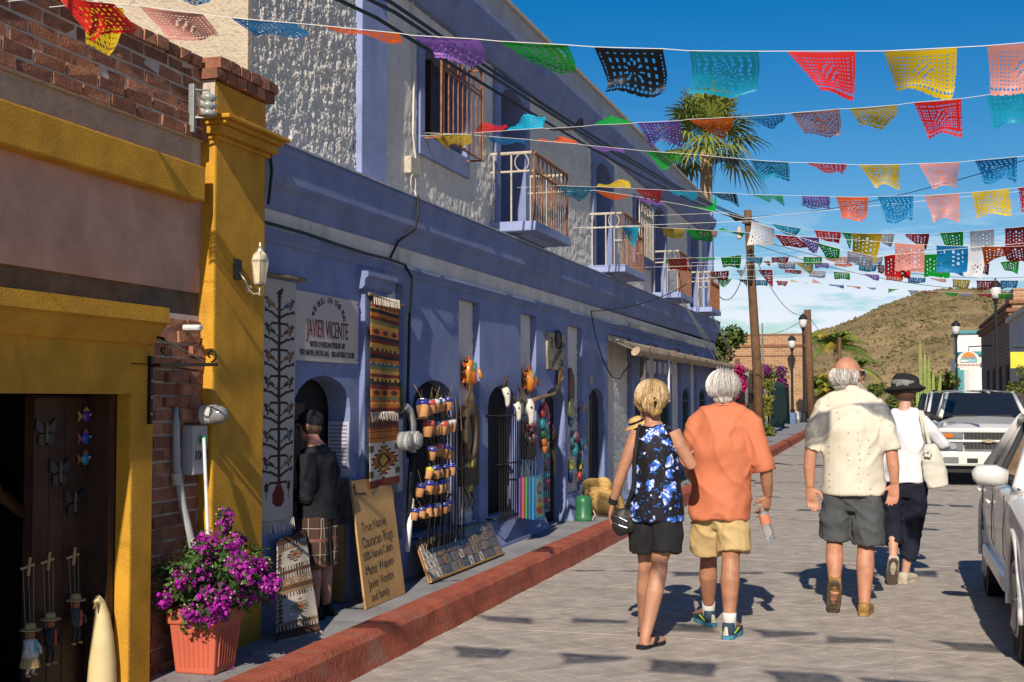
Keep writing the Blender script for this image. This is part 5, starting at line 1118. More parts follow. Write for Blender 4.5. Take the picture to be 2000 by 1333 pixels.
STR = [
('rearmost left', [
  ('yellow', (-4.22, 5.90, 3.69), (-4.05, 6.08, 3.71), (-4.18, 5.98, 3.49), (-4.10, 6.12, 3.46)),
  ('darkblue', (-3.91, 6.22, 3.85), (-3.73, 6.40, 3.86), (-3.98, 6.43, 3.84), (-3.85, 6.61, 3.86))]),
('nearest', [
  ('red', (-4.09, 5.56, 3.62), (-3.81, 5.64, 3.58), (-3.93, 5.56, 3.36), (-3.82, 5.81, 3.48)),
  ('pink', (-3.69, 5.68, 3.57), (-3.38, 5.78, 3.53), (-3.56, 5.72, 3.37), (-3.40, 5.95, 3.44)),
  ('darkblue', (-3.24, 5.82, 3.51), (-2.92, 5.91, 3.48), (-3.17, 5.97, 3.43), (-2.96, 6.12, 3.47)),
  ('orange', (-2.80, 5.95, 3.47), (-2.41, 6.07, 3.43), (-2.74, 6.17, 3.47), (-2.57, 6.32, 3.44)),
  ('purple', (-2.35, 6.09, 3.42), (-2.02, 6.19, 3.40), (-2.25, 6.24, 3.34), (-2.05, 6.38, 3.32)),
  ('green', (-1.92, 6.22, 3.39), (-1.58, 6.32, 3.37), (-1.79, 6.35, 3.28), (-1.60, 6.48, 3.22)),
  ('black', (-1.45, 6.36, 3.36), (-1.11, 6.46, 3.35), (-1.40, 6.36, 3.09), (-1.13, 6.46, 3.08)),
  ('teal', (-0.98, 6.50, 3.34), (-0.64, 6.61, 3.34), (-1.00, 6.60, 3.12), (-0.67, 6.71, 3.12)),
  ('red', (-0.50, 6.65, 3.34), (-0.16, 6.75, 3.34), (-0.33, 6.65, 3.12), (-0.18, 6.75, 3.07)),
  ('yellow', (-0.02, 6.79, 3.34), (0.34, 6.90, 3.36), (0.03, 6.93, 3.15), (0.32, 6.95, 3.10)),
  ('pink', (0.49, 6.95, 3.37), (0.85, 7.05, 3.40), (0.50, 7.02, 3.12), (0.82, 7.05, 3.11))]),
('second nearest', [
  ('red', (-3.96, 11.78, 4.15), (-3.58, 11.69, 4.13), (-4.00, 12.03, 4.24), (-3.62, 11.93, 4.27)),
  ('lightblue', (-3.52, 11.68, 4.13), (-3.14, 11.58, 4.11), (-3.54, 11.91, 4.25), (-3.20, 11.80, 4.29)),
  ('black', (-3.09, 11.57, 4.10), (-2.73, 11.48, 4.08), (-3.04, 11.78, 4.07), (-2.77, 11.71, 4.18)),
  ('green', (-2.61, 11.45, 4.08), (-2.26, 11.35, 4.05), (-2.59, 11.66, 4.20), (-2.34, 11.57, 4.17)),
  ('purple', (-2.19, 11.33, 4.05), (-1.78, 11.22, 4.02), (-2.14, 11.53, 3.89), (-1.82, 11.41, 3.84)),
  ('orange', (-1.70, 11.19, 4.02), (-1.30, 11.08, 3.99), (-1.57, 11.39, 3.94), (-1.34, 11.31, 3.89)),
  ('darkblue', (-1.19, 11.04, 3.98), (-0.85, 10.94, 3.96), (-1.12, 11.25, 3.97), (-0.87, 11.15, 3.91)),
  ('pink', (-0.79, 10.92, 3.96), (-0.39, 10.79, 3.94), (-0.69, 11.09, 3.78), (-0.39, 10.96, 3.72)),
  ('yellow', (-0.31, 10.76, 3.93), (0.06, 10.64, 3.91), (-0.23, 10.94, 3.79), (0.03, 10.85, 3.81)),
  ('red', (0.19, 10.59, 3.91), (0.54, 10.47, 3.89), (0.29, 10.59, 3.61), (0.54, 10.47, 3.58)),
  ('teal', (0.72, 10.40, 3.89), (1.05, 10.27, 3.88), (0.76, 10.40, 3.62), (1.04, 10.35, 3.65))]),
('third nearest', [
  ('yellow', (-4.51, 12.20, 4.27), (-4.07, 12.23, 4.23), (-4.40, 12.36, 4.09), (-4.22, 12.49, 4.19)),
  ('darkblue', (-3.92, 12.24, 4.21), (-3.51, 12.27, 4.16), (-3.93, 12.49, 4.22), (-3.57, 12.52, 4.14)),
  ('orange', (-3.39, 12.27, 4.14), (-2.99, 12.30, 4.09), (-3.38, 12.52, 4.21), (-3.06, 12.55, 4.19)),
  ('purple', (-2.88, 12.31, 4.07), (-2.52, 12.33, 4.02), (-2.80, 12.50, 4.03), (-2.57, 12.55, 4.00)),
  ('green', (-2.31, 12.35, 3.99), (-1.96, 12.37, 3.95), (-2.16, 12.38, 3.79), (-2.00, 12.57, 3.86)),
  ('black', (-1.81, 12.38, 3.93), (-1.43, 12.41, 3.88), (-1.68, 12.58, 3.89), (-1.44, 12.64, 3.86)),
  ('teal', (-1.29, 12.42, 3.86), (-0.93, 12.44, 3.82), (-1.24, 12.57, 3.70), (-0.95, 12.62, 3.68)),
  ('red', (-0.76, 12.45, 3.81), (-0.39, 12.48, 3.78), (-0.70, 12.67, 3.76), (-0.42, 12.70, 3.69)),
  ('yellow', (-0.28, 12.49, 3.77), (0.09, 12.52, 3.76), (-0.15, 12.53, 3.55), (0.08, 12.61, 3.53)),
  ('pink', (0.26, 12.53, 3.76), (0.62, 12.56, 3.76), (0.38, 12.53, 3.51), (0.60, 12.63, 3.52)),
  ('darkblue', (0.76, 12.57, 3.77), (1.13, 12.60, 3.79), (0.84, 12.71, 3.58), (1.13, 12.71, 3.57))]),
('fourth nearest', [
  ('teal', (-3.92, 15.19, 4.18), (-3.47, 15.12, 4.13), (-3.86, 15.42, 4.04), (-3.67, 15.34, 4.01)),
  ('yellow', (-3.42, 15.11, 4.13), (-2.98, 15.03, 4.08), (-3.44, 15.38, 4.21), (-3.05, 15.30, 4.22)),
  ('red', (-2.94, 15.03, 4.07), (-2.60, 14.97, 4.03), (-2.85, 15.19, 3.95), (-2.68, 15.15, 3.90)),
  ('lightblue', (-2.52, 14.96, 4.02), (-2.17, 14.89, 3.98), (-2.40, 15.13, 3.95), (-2.23, 15.10, 3.90)),
  ('black', (-2.05, 14.87, 3.96), (-1.70, 14.81, 3.92), (-1.96, 15.07, 3.94), (-1.70, 14.99, 3.78)),
  ('green', (-1.57, 14.79, 3.90), (-1.17, 14.71, 3.86), (-1.37, 14.95, 3.85), (-1.18, 14.96, 3.81)),
  ('purple', (-0.96, 14.67, 3.84), (-0.65, 14.61, 3.81), (-0.96, 14.88, 3.77), (-0.65, 14.80, 3.68)),
  ('orange', (-0.58, 14.60, 3.80), (-0.23, 14.53, 3.77), (-0.52, 14.60, 3.51), (-0.27, 14.53, 3.48)),
  ('darkblue', (-0.13, 14.51, 3.77), (0.24, 14.44, 3.75), (-0.04, 14.51, 3.47), (0.23, 14.44, 3.45)),
  ('pink', (0.35, 14.41, 3.74), (0.70, 14.34, 3.74), (0.43, 14.41, 3.47), (0.70, 14.34, 3.44)),
  ('yellow', (0.83, 14.31, 3.74), (1.19, 14.23, 3.75), (0.86, 14.31, 3.45), (1.22, 14.23, 3.47)),
  ('darkred', (1.28, 14.21, 3.75), (1.63, 14.13, 3.78), (1.31, 14.21, 3.47), (1.62, 14.13, 3.49))]),
('fifth nearest', [
  ('orange', (-3.56, 15.66, 4.18), (-3.21, 15.96, 4.15), (-3.50, 15.93, 4.12), (-3.30, 16.25, 4.14)),
  ('purple', (-3.13, 16.03, 4.14), (-2.81, 16.30, 4.10), (-3.05, 16.25, 4.07), (-2.89, 16.55, 4.09)),
  ('green', (-2.56, 16.50, 4.07), (-2.21, 16.78, 4.01), (-2.37, 16.71, 4.01), (-2.23, 17.04, 4.18)),
  ('black', (-2.06, 16.90, 3.98), (-1.87, 17.05, 3.94), (-2.01, 17.11, 3.93), (-1.80, 17.26, 3.96))]),
('sixth nearest', [
  ('teal', (-3.91, 18.97, 4.16), (-3.62, 18.91, 4.14), (-3.86, 19.13, 4.01), (-3.71, 18.91, 3.88)),
  ('black', (-3.38, 18.85, 4.12), (-3.08, 18.78, 4.08), (-3.38, 19.07, 4.19), (-3.13, 19.00, 4.06)),
  ('yellow', (-3.27, 18.83, 4.10), (-2.92, 18.75, 4.06), (-3.28, 19.04, 4.04), (-2.97, 18.95, 3.98)),
  ('green', (-2.90, 18.74, 4.06), (-2.51, 18.65, 4.01), (-2.85, 18.95, 3.94), (-2.54, 18.87, 3.90)),
  ('pink', (-2.75, 18.70, 4.04), (-2.41, 18.62, 4.00), (-2.72, 18.92, 4.00), (-2.46, 18.84, 3.95)),
  ('green', (-2.43, 18.63, 4.00), (-2.04, 18.53, 3.95), (-2.39, 18.87, 4.06), (-2.07, 18.78, 3.92)),
  ('darkblue', (-2.23, 18.58, 3.98), (-1.93, 18.50, 3.94), (-2.23, 18.80, 3.97), (-1.95, 18.73, 3.92)),
  ('red', (-1.59, 18.42, 3.89), (-1.28, 18.34, 3.84), (-1.50, 18.60, 3.78), (-1.15, 18.49, 3.73)),
  ('purple', (-1.24, 18.33, 3.84), (-0.96, 18.25, 3.80), (-1.14, 18.46, 3.67), (-0.99, 18.42, 3.63)),
  ('pink', (0.05, 17.97, 3.66), (0.43, 17.87, 3.61), (0.05, 17.97, 3.35), (0.42, 17.87, 3.31)),
  ('darkblue', (0.58, 17.82, 3.59), (0.97, 17.70, 3.55), (0.58, 17.87, 3.30), (0.96, 17.77, 3.27)),
  ('orange', (1.13, 17.66, 3.54), (1.52, 17.53, 3.51), (1.17, 17.87, 3.39), (1.47, 17.78, 3.45)),
  ('darkred', (1.37, 17.58, 3.52), (1.65, 17.49, 3.51), (1.43, 17.77, 3.41), (1.67, 17.67, 3.37))]),
('sixth nearest companion', [
  ('white', (-1.87, 18.10, 4.05), (-1.55, 18.02, 3.92), (-1.92, 18.17, 3.81), (-1.58, 18.19, 3.76)),
  ('green', (-0.98, 17.86, 3.69), (-0.66, 17.78, 3.58), (-0.88, 18.02, 3.55), (-0.68, 17.98, 3.49)),
  ('white', (-0.56, 17.75, 3.55), (-0.23, 17.65, 3.45), (-0.58, 17.95, 3.47), (-0.25, 17.85, 3.35))]),
('seventh nearest', [
  ('black', (-2.91, 23.86, 5.02), (-2.64, 23.69, 4.92), (-2.81, 24.03, 4.90), (-2.60, 23.91, 4.92)),
  ('teal', (-2.06, 23.30, 4.71), (-1.51, 22.91, 4.55), (-2.00, 23.71, 4.66), (-1.61, 23.33, 4.49)),
  ('red', (-1.28, 22.74, 4.49), (-0.81, 22.38, 4.39), (-1.26, 23.10, 4.43), (-0.84, 22.74, 4.29)),
  ('green', (-0.81, 22.38, 4.39), (-0.63, 22.24, 4.35), (-0.73, 22.56, 4.27), (-0.66, 22.36, 4.14)),
  ('yellow', (-0.63, 22.24, 4.35), (-0.14, 21.85, 4.27), (-0.63, 22.58, 4.15), (-0.22, 22.10, 3.94)),
  ('silver', (-0.33, 22.00, 4.30), (0.06, 21.68, 4.24), (-0.26, 22.31, 4.24), (0.01, 21.97, 4.10)),
  ('darkred', (0.22, 21.55, 4.22), (0.59, 21.23, 4.17), (0.24, 21.85, 4.19), (0.56, 21.47, 3.98)),
  ('green', (0.74, 21.10, 4.16), (1.07, 20.79, 4.13), (0.80, 21.36, 4.04), (1.08, 21.00, 3.92)),
  ('white', (1.16, 20.71, 4.12), (1.49, 20.39, 4.10), (1.18, 20.91, 3.91), (1.50, 20.59, 3.88)),
  ('darkred', (1.63, 20.25, 4.09), (1.89, 19.98, 4.07), (1.64, 20.39, 3.88), (1.90, 20.12, 3.86))]),
('eighth nearest', [
  ('green', (-4.25, 24.88, 4.31), (-3.83, 24.72, 4.29), (-4.27, 25.15, 4.27), (-3.89, 24.98, 4.20)),
  ('red', (-4.20, 24.86, 4.30), (-3.81, 24.71, 4.29), (-4.22, 25.08, 4.14), (-3.85, 24.90, 4.09)),
  ('green', (-3.61, 24.63, 4.28), (-3.23, 24.48, 4.26), (-3.63, 24.88, 4.26), (-3.27, 24.73, 4.22)),
  ('green', (-3.11, 24.43, 4.25), (-2.71, 24.27, 4.22), (-3.12, 24.68, 4.14), (-2.76, 24.51, 4.10)),
  ('teal', (-2.64, 24.24, 4.22), (-2.28, 24.09, 4.19), (-2.60, 24.48, 4.18), (-2.35, 24.32, 4.11)),
  ('red', (-2.13, 24.03, 4.18), (-1.79, 23.88, 4.16), (-2.14, 24.26, 4.15), (-1.85, 24.10, 4.10)),
  ('green', (-1.53, 23.77, 4.14), (-1.19, 23.62, 4.11), (-1.54, 23.98, 4.04), (-1.21, 23.82, 3.99)),
  ('pink', (-1.19, 23.62, 4.11), (-0.67, 23.39, 4.08), (-1.14, 23.97, 4.11), (-0.72, 23.73, 4.00)),
  ('darkblue', (-0.74, 23.42, 4.08), (-0.53, 23.32, 4.07), (-0.71, 23.64, 4.06), (-0.55, 23.54, 4.04)),
  ('green', (0.53, 22.81, 4.01), (0.95, 22.59, 4.00), (0.53, 22.95, 3.71), (0.95, 22.72, 3.69)),
  ('white', (1.19, 22.47, 4.00), (1.53, 22.29, 4.00), (1.16, 22.47, 3.70), (1.44, 22.29, 3.64))]),
('eighth nearest companion', [
  ('silver', (-0.43, 22.87, 3.94), (-0.13, 22.73, 3.99), (-0.40, 23.09, 3.91), (-0.16, 22.92, 3.87)),
  ('red', (-0.11, 22.72, 3.99), (0.32, 22.51, 4.06), (-0.11, 22.91, 3.73), (0.31, 22.51, 3.66))]),
('ninth nearest', [
  ('darkred', (-2.96, 27.74, 4.52), (-2.48, 27.60, 4.49), (-2.85, 28.03, 4.61), (-2.51, 27.91, 4.43)),
  ('silver', (-2.35, 27.57, 4.48), (-1.93, 27.44, 4.44), (-2.31, 27.82, 4.39), (-1.96, 27.69, 4.33)),
  ('yellow', (-1.95, 27.45, 4.44), (-1.56, 27.33, 4.41), (-1.81, 27.62, 4.29), (-1.58, 27.52, 4.21)),
  ('purple', (-1.55, 27.33, 4.41), (-1.24, 27.23, 4.37), (-1.54, 27.54, 4.34), (-1.26, 27.44, 4.31)),
  ('orange', (-1.12, 27.20, 4.36), (-0.77, 27.08, 4.33), (-1.13, 27.42, 4.32), (-0.78, 27.31, 4.28)),
  ('teal', (-0.64, 27.05, 4.31), (-0.28, 26.93, 4.28), (-0.64, 27.27, 4.23), (-0.30, 27.15, 4.19)),
  ('darkred', (-0.28, 26.93, 4.28), (-0.13, 26.88, 4.26), (-0.26, 27.13, 4.17), (-0.14, 27.07, 4.14)),
  ('teal', (1.15, 26.45, 4.17), (1.45, 26.35, 4.17), (1.19, 26.65, 4.06), (1.42, 26.51, 4.00)),
  ('darkred', (1.47, 26.34, 4.17), (1.82, 26.22, 4.17), (1.57, 26.53, 4.06), (1.81, 26.39, 4.01)),
  ('green', (2.01, 26.15, 4.18), (2.34, 26.03, 4.21), (2.08, 26.34, 4.06), (2.33, 26.15, 3.99))]),
('tenth nearest', [
  ('darkred', (-4.45, 32.95, 4.83), (-3.96, 32.72, 4.82), (-4.45, 33.26, 4.70), (-4.02, 33.02, 4.67)),
  ('white', (-3.78, 32.63, 4.82), (-3.45, 32.48, 4.81), (-3.69, 32.79, 4.67), (-3.59, 32.57, 4.61)),
  ('darkred', (-3.23, 32.37, 4.79), (-2.83, 32.18, 4.76), (-3.18, 32.63, 4.75), (-2.82, 32.18, 4.42)),
  ('red', (-2.52, 32.02, 4.74), (-2.10, 31.81, 4.69), (-2.54, 32.31, 4.69), (-2.13, 32.10, 4.64)),
  ('green', (-2.40, 31.96, 4.73), (-2.16, 31.84, 4.70), (-2.38, 32.18, 4.72), (-2.18, 32.05, 4.64)),
  ('white', (-1.92, 31.71, 4.67), (-1.51, 31.50, 4.62), (-1.93, 31.99, 4.58), (-1.53, 31.77, 4.53)),
  ('green', (-1.32, 31.40, 4.59), (-0.94, 31.20, 4.54), (-1.32, 31.64, 4.47), (-0.95, 31.44, 4.42)),
  ('purple', (-0.61, 31.02, 4.49), (-0.28, 30.83, 4.44), (-0.59, 31.25, 4.46), (-0.28, 31.05, 4.35)),
  ('orange', (-0.12, 30.74, 4.42), (0.26, 30.53, 4.36), (-0.12, 31.00, 4.33), (0.25, 30.79, 4.29)),
  ('darkblue', (0.35, 30.47, 4.34), (0.74, 30.24, 4.28), (0.37, 30.74, 4.27), (0.74, 30.52, 4.23)),
  ('pink', (0.84, 30.18, 4.27), (1.17, 29.98, 4.22), (0.88, 30.42, 4.25), (1.17, 30.21, 4.16)),
  ('yellow', (1.30, 29.90, 4.21), (1.66, 29.68, 4.16), (1.31, 30.14, 4.07), (1.63, 29.91, 4.01)),
  ('darkred', (1.78, 29.60, 4.14), (2.12, 29.38, 4.11), (1.81, 29.82, 4.00), (2.10, 29.59, 3.96)),
  ('darkblue', (2.25, 29.30, 4.10), (2.59, 29.07, 4.07), (2.27, 29.51, 3.95), (2.58, 29.30, 3.95))]),
('tenth nearest companion', [
  ('red', (0.82, 29.79, 4.38), (1.10, 29.62, 4.35), (0.83, 30.00, 4.31), (1.07, 29.82, 4.25))]),
('farthest', [
  ('green', (-4.92, 37.93, 5.10), (-4.50, 37.84, 5.08), (-4.90, 38.15, 4.94), (-4.70, 37.98, 4.89)),
  ('black', (-4.33, 37.81, 5.07), (-4.04, 37.74, 5.05), (-4.15, 37.92, 4.94), (-4.07, 37.87, 4.84)),
  ('teal', (-3.83, 37.70, 5.03), (-3.44, 37.62, 5.00), (-3.83, 37.94, 4.94), (-3.47, 37.84, 4.89)),
  ('red', (-3.21, 37.57, 4.98), (-2.84, 37.49, 4.94), (-3.18, 37.78, 4.90), (-2.93, 37.70, 4.85)),
  ('yellow', (-2.80, 37.48, 4.93), (-2.31, 37.37, 4.88), (-2.77, 37.78, 5.00), (-2.34, 37.68, 4.87)),
  ('pink', (-2.19, 37.34, 4.87), (-1.82, 37.26, 4.82), (-2.15, 37.56, 4.98), (-1.86, 37.49, 4.82)),
  ('darkblue', (-1.71, 37.23, 4.81), (-1.29, 37.14, 4.76), (-1.70, 37.50, 4.79), (-1.30, 37.40, 4.71)),
  ('orange', (-1.23, 37.12, 4.75), (-0.83, 37.03, 4.70), (-1.20, 37.38, 4.74), (-0.85, 37.29, 4.67)),
  ('purple', (-0.68, 37.00, 4.68), (-0.40, 36.93, 4.65), (-0.64, 37.22, 4.67), (-0.44, 37.15, 4.62)),
  ('green', (-0.09, 36.86, 4.61), (0.21, 36.79, 4.58), (-0.08, 37.08, 4.57), (-0.02, 36.88, 4.52)),
  ('silver', (0.42, 36.74, 4.55), (0.73, 36.66, 4.52), (0.49, 36.94, 4.46), (0.57, 36.82, 4.43)),
  ('darkred', (0.80, 36.64, 4.51), (1.20, 36.55, 4.47), (0.84, 36.90, 4.48), (1.19, 36.80, 4.43)),
  ('green', (1.38, 36.50, 4.45), (1.71, 36.42, 4.42), (1.41, 36.72, 4.39), (1.69, 36.63, 4.35)),
  ('silver', (1.73, 36.41, 4.42), (2.07, 36.33, 4.39), (1.75, 36.63, 4.36), (2.05, 36.54, 4.33)),
  ('darkred', (2.20, 36.30, 4.38), (2.57, 36.20, 4.36), (2.25, 36.53, 4.32), (2.55, 36.43, 4.28)),
  ('green', (2.71, 36.17, 4.35), (3.01, 36.09, 4.34), (2.74, 36.38, 4.28), (2.99, 36.29, 4.24))]),
('farthest companion', [
  ('green', (-4.76, 37.51, 5.69), (-4.17, 37.38, 5.73), (-4.77, 37.87, 5.59), (-4.24, 37.69, 5.50))])]
OV = ['first', 'second', 'third', 'fourth', 'fifth', 'sixth', 'seventh', 'eighth', 'ninth', 'tenth', 'eleventh', 'twelfth', 'thirteenth', 'fourteenth', 'fifteenth', 'sixteenth', 'seventeenth']
rfz = random.Random(77)
for si, (nm, fl) in enumerate(STR):
    gname = 'paper flags on the %s string' % nm; tops = []
    for i, (c, a, b, d, e) in enumerate(fl):
        n = 54 if si < 2 else 40 if si < 5 else 26
        flag(c, a, b, d, e, n, '%s cut-paper flag, %s from the left on the %s string' % (FN.get(c, c), OV[i], nm), gname, rfz)
        tops += [Vector(a), Vector(b)]
    tops.sort(key=lambda p: p.x)
    dl = (tops[1]-tops[0]).normalized() if len(tops) > 1 else Vector((1, 0, 0)); dr = (tops[-1]-tops[-2]).normalized()
    lx = max(.3, min(6, (tops[0].x + 4.45)))if tops[0].x > -4.4 else .3
    ends = [tops[0] - Vector((1, 0, -.0))*lx] + tops + [tops[-1] + Vector((1, 0, .06))*max(.5, 5.2 - tops[-1].x)]
    ends = [p for k, p in enumerate(ends) if k == 0 or (p - ends[k-1]).length > .01]
    MB().tube(ends, .0024 if si < 5 else .0032, 4).build('flag_string', m_str, None, label='thin white line carrying the paper flags of the %s string' % nm, cat='string', group='lines across the street')
# strings above and behind the camera whose shadows fall on the road in view
for k, (yy, cs) in enumerate(((2.15, 'green red teal yellow purple orange pink'), (3.35, 'teal yellow pink red green purple darkblue orange white'))):
    cs = cs.split(); x0 = -2.75 if k == 0 else -2.35
    for i, c in enumerate(cs):
        a = Vector((x0 + i*.62 + rfz.uniform(-.06, .06), yy + .10*math.sin(i), 3.55 + rfz.uniform(-.02, .02))); w = Vector((.40, 0, 0)); dn = Vector((rfz.uniform(-.05, .16), rfz.uniform(.0, .10), -rfz.uniform(.20, .31)))
        flag(c, a, a + w, a + dn, a + w + Vector((dn.x*rfz.uniform(-1, 1), dn.y*rfz.uniform(.3, 1.4), dn.z*rfz.uniform(.4, 1.2))), 32, '%s paper flag overhead casting a road shadow, %s in the %s row' % (FN.get(c, c), OV[i], ['nearer', 'farther'][k]), 'flags overhead at the camera', rfz)
    MB().tube([(-4.4, yy, 3.62), (x0, yy, 3.555), (4.9, yy, 3.6)], .0035, 4).build('flag_string', m_str, None, label='white line overhead carrying the %s row of shadow-casting flags' % ['nearer', 'farther'][k], cat='string', group='lines across the street')

# ------------------------------------------------------------------ poles, lamps
m_pole = M('creosote_pole', (.13, .068, .035), .9, .35, 5, .6, 30, coord='Object', streak=(6, 6, .4), dirt=(.07, .04, .025), ds=2)
m_lampk = M('lamp_black', (.02, .022, .022), .45, .1, metal=.3)
m_globe = M('lamp_globe', (.62, .62, .6), .25, .06, spec=.6)
up_ = thing('utility_pole', 'leaning brown wooden utility pole beyond the blue building', 'pole', (-4.15, 42, .25))
MB().tube([(-4.15, 42, .1), (-4.2, 42, 2.5), (-4.33, 42, 5), (-4.46, 42, 7.7)], [.165, .15, .14, .125], 12).build('shaft', m_pole, up_, smooth=True)
MB().tube([(-4.62, 41.82, 7.3), (-4.1, 41.82, 7.25)], .05, 6).build('crossarm', m_pole, up_)
MB().tube([(-4.36, 41.78, 6.4), (-4.3, 41.76, 5.9), (-4.35, 41.78, 5.3)], .05, 6).build('cable_loop', m_wire, up_)
MB().lathe([(.06, 0), (.09, .03), (.09, .35), (.05, .4)], (-4.72, 41.85, 6.75), 10).build('transformer_can', m_ivory, up_)
up2 = thing('utility_pole', 'straight brown utility pole behind the tall street lamp', 'pole', (-3.95, 66, .4)); MB().tube([(-3.93, 66, .3), (-4.0, 66, 3), (-4.07, 66, 6.05)], [.20, .19, .17], 10).build('shaft', m_pole, up2, smooth=True)
up3 = thing('utility_pole', 'slim brown pole standing among the far palms', 'pole', (-2.9, 78, .5)); MB().tube([(-3.0, 78, .4), (-2.98, 78, 5.2)], [.14, .11], 8).build('shaft', m_pole, up3, smooth=True)
up4 = thing('thin_mast', 'thin grey metal mast just right of the leaning utility pole', 'pole', (-4.2, 48, .3)); MB().tube([(-4.55, 48, .3), (-4.6, 48, 4.35)], .03, 6).build('shaft', M('galvanised', (.4, .4, .4)), up4)
def lamp(x, y, z0, h, lb):
    t = thing('street_lamp', lb, 'street lamp', (x, y, z0), 'black post lamps along the street')
    MB().lathe([(.20, 0), (.20, .08), (.14, .14), (.11, .45), (.13, .5), (.07, .56), (.06, 1.1), (.075, 1.13), (.05, 1.17), (.045, h-.95), (.07, h-.93), (.05, h-.88), (.09, h-.72), (.12, h-.68)], (x, y, z0), 14).build('post', m_lampk, t, smooth=False)
    MB().lathe([(.12, h-.68), (.17, h-.52), (.19, h-.34), (.185, h-.30)], (x, y, z0), 16).build('globe', m_globe, t, smooth=True)
    MB().lathe([(.21, h-.31), (.215, h-.28), (.15, h-.16), (.07, h-.08), (.04, h-.07), (.02, h)], (x, y, z0), 14).build('cap', m_lampk, t)
lamp(-3.9, 60, .46, 5.05, 'tall black street lamp beside the lit brick building')
lamp(-4.75, 64.6, .5, 4.25, 'shorter street lamp close to the brick wall')
lamp(2.82, 62, .45, 4.75, 'street lamp left of the arched shop sign')
lamp(3.3, 45, .3, 5.25, 'nearest and tallest street lamp on the right pavement')

# ------------------------------------------------------------------ far brick building on the left
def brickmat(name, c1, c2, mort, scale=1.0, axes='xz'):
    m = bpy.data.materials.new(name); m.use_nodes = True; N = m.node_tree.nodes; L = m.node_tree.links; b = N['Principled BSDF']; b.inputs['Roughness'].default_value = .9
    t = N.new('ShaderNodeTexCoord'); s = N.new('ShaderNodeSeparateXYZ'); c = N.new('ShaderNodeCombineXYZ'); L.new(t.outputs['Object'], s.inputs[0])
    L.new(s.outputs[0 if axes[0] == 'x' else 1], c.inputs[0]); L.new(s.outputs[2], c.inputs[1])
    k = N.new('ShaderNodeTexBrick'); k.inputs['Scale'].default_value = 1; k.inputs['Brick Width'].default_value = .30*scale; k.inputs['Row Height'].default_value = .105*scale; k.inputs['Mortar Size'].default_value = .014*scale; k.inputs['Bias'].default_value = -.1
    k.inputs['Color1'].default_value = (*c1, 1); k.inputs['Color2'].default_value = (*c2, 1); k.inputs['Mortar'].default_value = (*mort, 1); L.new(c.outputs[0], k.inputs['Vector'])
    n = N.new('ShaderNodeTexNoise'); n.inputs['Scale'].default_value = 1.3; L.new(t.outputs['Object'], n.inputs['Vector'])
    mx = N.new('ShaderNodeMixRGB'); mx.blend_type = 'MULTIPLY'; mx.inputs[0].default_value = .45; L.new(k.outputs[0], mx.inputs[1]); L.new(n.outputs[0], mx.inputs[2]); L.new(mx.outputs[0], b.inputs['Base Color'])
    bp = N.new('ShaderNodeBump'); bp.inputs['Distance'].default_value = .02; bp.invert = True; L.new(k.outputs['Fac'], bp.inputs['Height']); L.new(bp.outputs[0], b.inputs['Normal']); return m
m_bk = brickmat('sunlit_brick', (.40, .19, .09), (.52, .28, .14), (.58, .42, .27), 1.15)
bb = thing('brick_building', 'sunlit orange brick building at the end of the left pavement', 'building', (-7, 66, .3))
MB().box(-13, -4.25, 66, 72, .2, 4.2).build('wall', m_bk, bb); MB().box(-13.05, -4.2, 65.93, 72, 4.2, 4.32).build('cornice', M('brick_trim', (.22, .10, .055), .9, .3), bb); MB().box(-13, -4.25, 65.98, 72, 4.32, 4.78).build('parapet', m_bk, bb)
MB().box(-13, -4.2, 65.95, 72, 4.78, 4.86).build('coping', MATS['brick_trim'], bb); MB().box(-13, -4.25, 65.96, 66, 3.72, 3.78).build('string_course', MATS['brick_trim'], bb)
MB().box(-5.0, -4.25, 65.9, 66, .2, .95).build('plinth', m_parap, bb)
w = MB().box(-7.0, -6.2, 65.93, 66.01, 1.9, 2.95).build('window', m_parap, bb); MB().box(-6.9, -6.3, 65.90, 65.935, 2.0, 2.85).build('pane', m_dark, w); MB().box(-7.1, -6.1, 65.88, 66, 2.95, 3.05).build('lintel', m_pole, w)

# ------------------------------------------------------------------ fence and awning beyond the blue building
m_grey = M('weathered_board', (.14, .12, .10), .95, .35, 4, .5, 40, streak=(4, 4, .3), dirt=(.06, .05, .045), ds=3, coord='World')
m_cut = M('sawn_pale_wood', (.40, .30, .20), .9, .25, 6)
fe = thing('board_fence', 'grey weathered board fence beside the pavement past the blue building', 'fence', (-4.5, 38, 0))
rf = random.Random(44); y = 31.6
while y < 45.5:
    w_ = rf.uniform(.28, .42); h = rf.uniform(1.9, 2.2); MB().box(-4.56, -4.52, y, y + w_, sw(y) - .05, sw(y) + h).build('board', m_grey, fe); y += w_ + rf.uniform(.02, .12)
for y in (33.4, 38.5, 43.5, 46): MB().box(-4.5, -4.38, y, y + .14, sw(y) - .05, sw(y) + 2.45).build('post', m_pole, fe)
for z in (.5, 1.6): MB().box(-4.52, -4.47, 31.6, 46, .15 + z, .27 + z).build('rail', m_grey, fe)
aw = thing('awning_beam', 'long weathered timber beam of an awning along the far shop fronts', 'awning', (-3.9, 26, 2.3))
MB().tube([(-3.9, 20.0, 2.31), (-3.9, 26, 2.33), (-3.92, 32, 2.34), (-3.95, 36.5, 2.36)], .085, 8, ey=.06).build('beam', M('driftwood', (.36, .27, .18), .9, .35, 5, .6, 25, coord='World', dirt=(.16, .1, .06), ds=2), aw)
for k in range(9): MB().tube([(-4.4, 20.8 + k*1.85, 2.52), (-3.82, 20.8 + k*1.85, 2.38)], .04, 6).build('rafter', m_grey, aw)
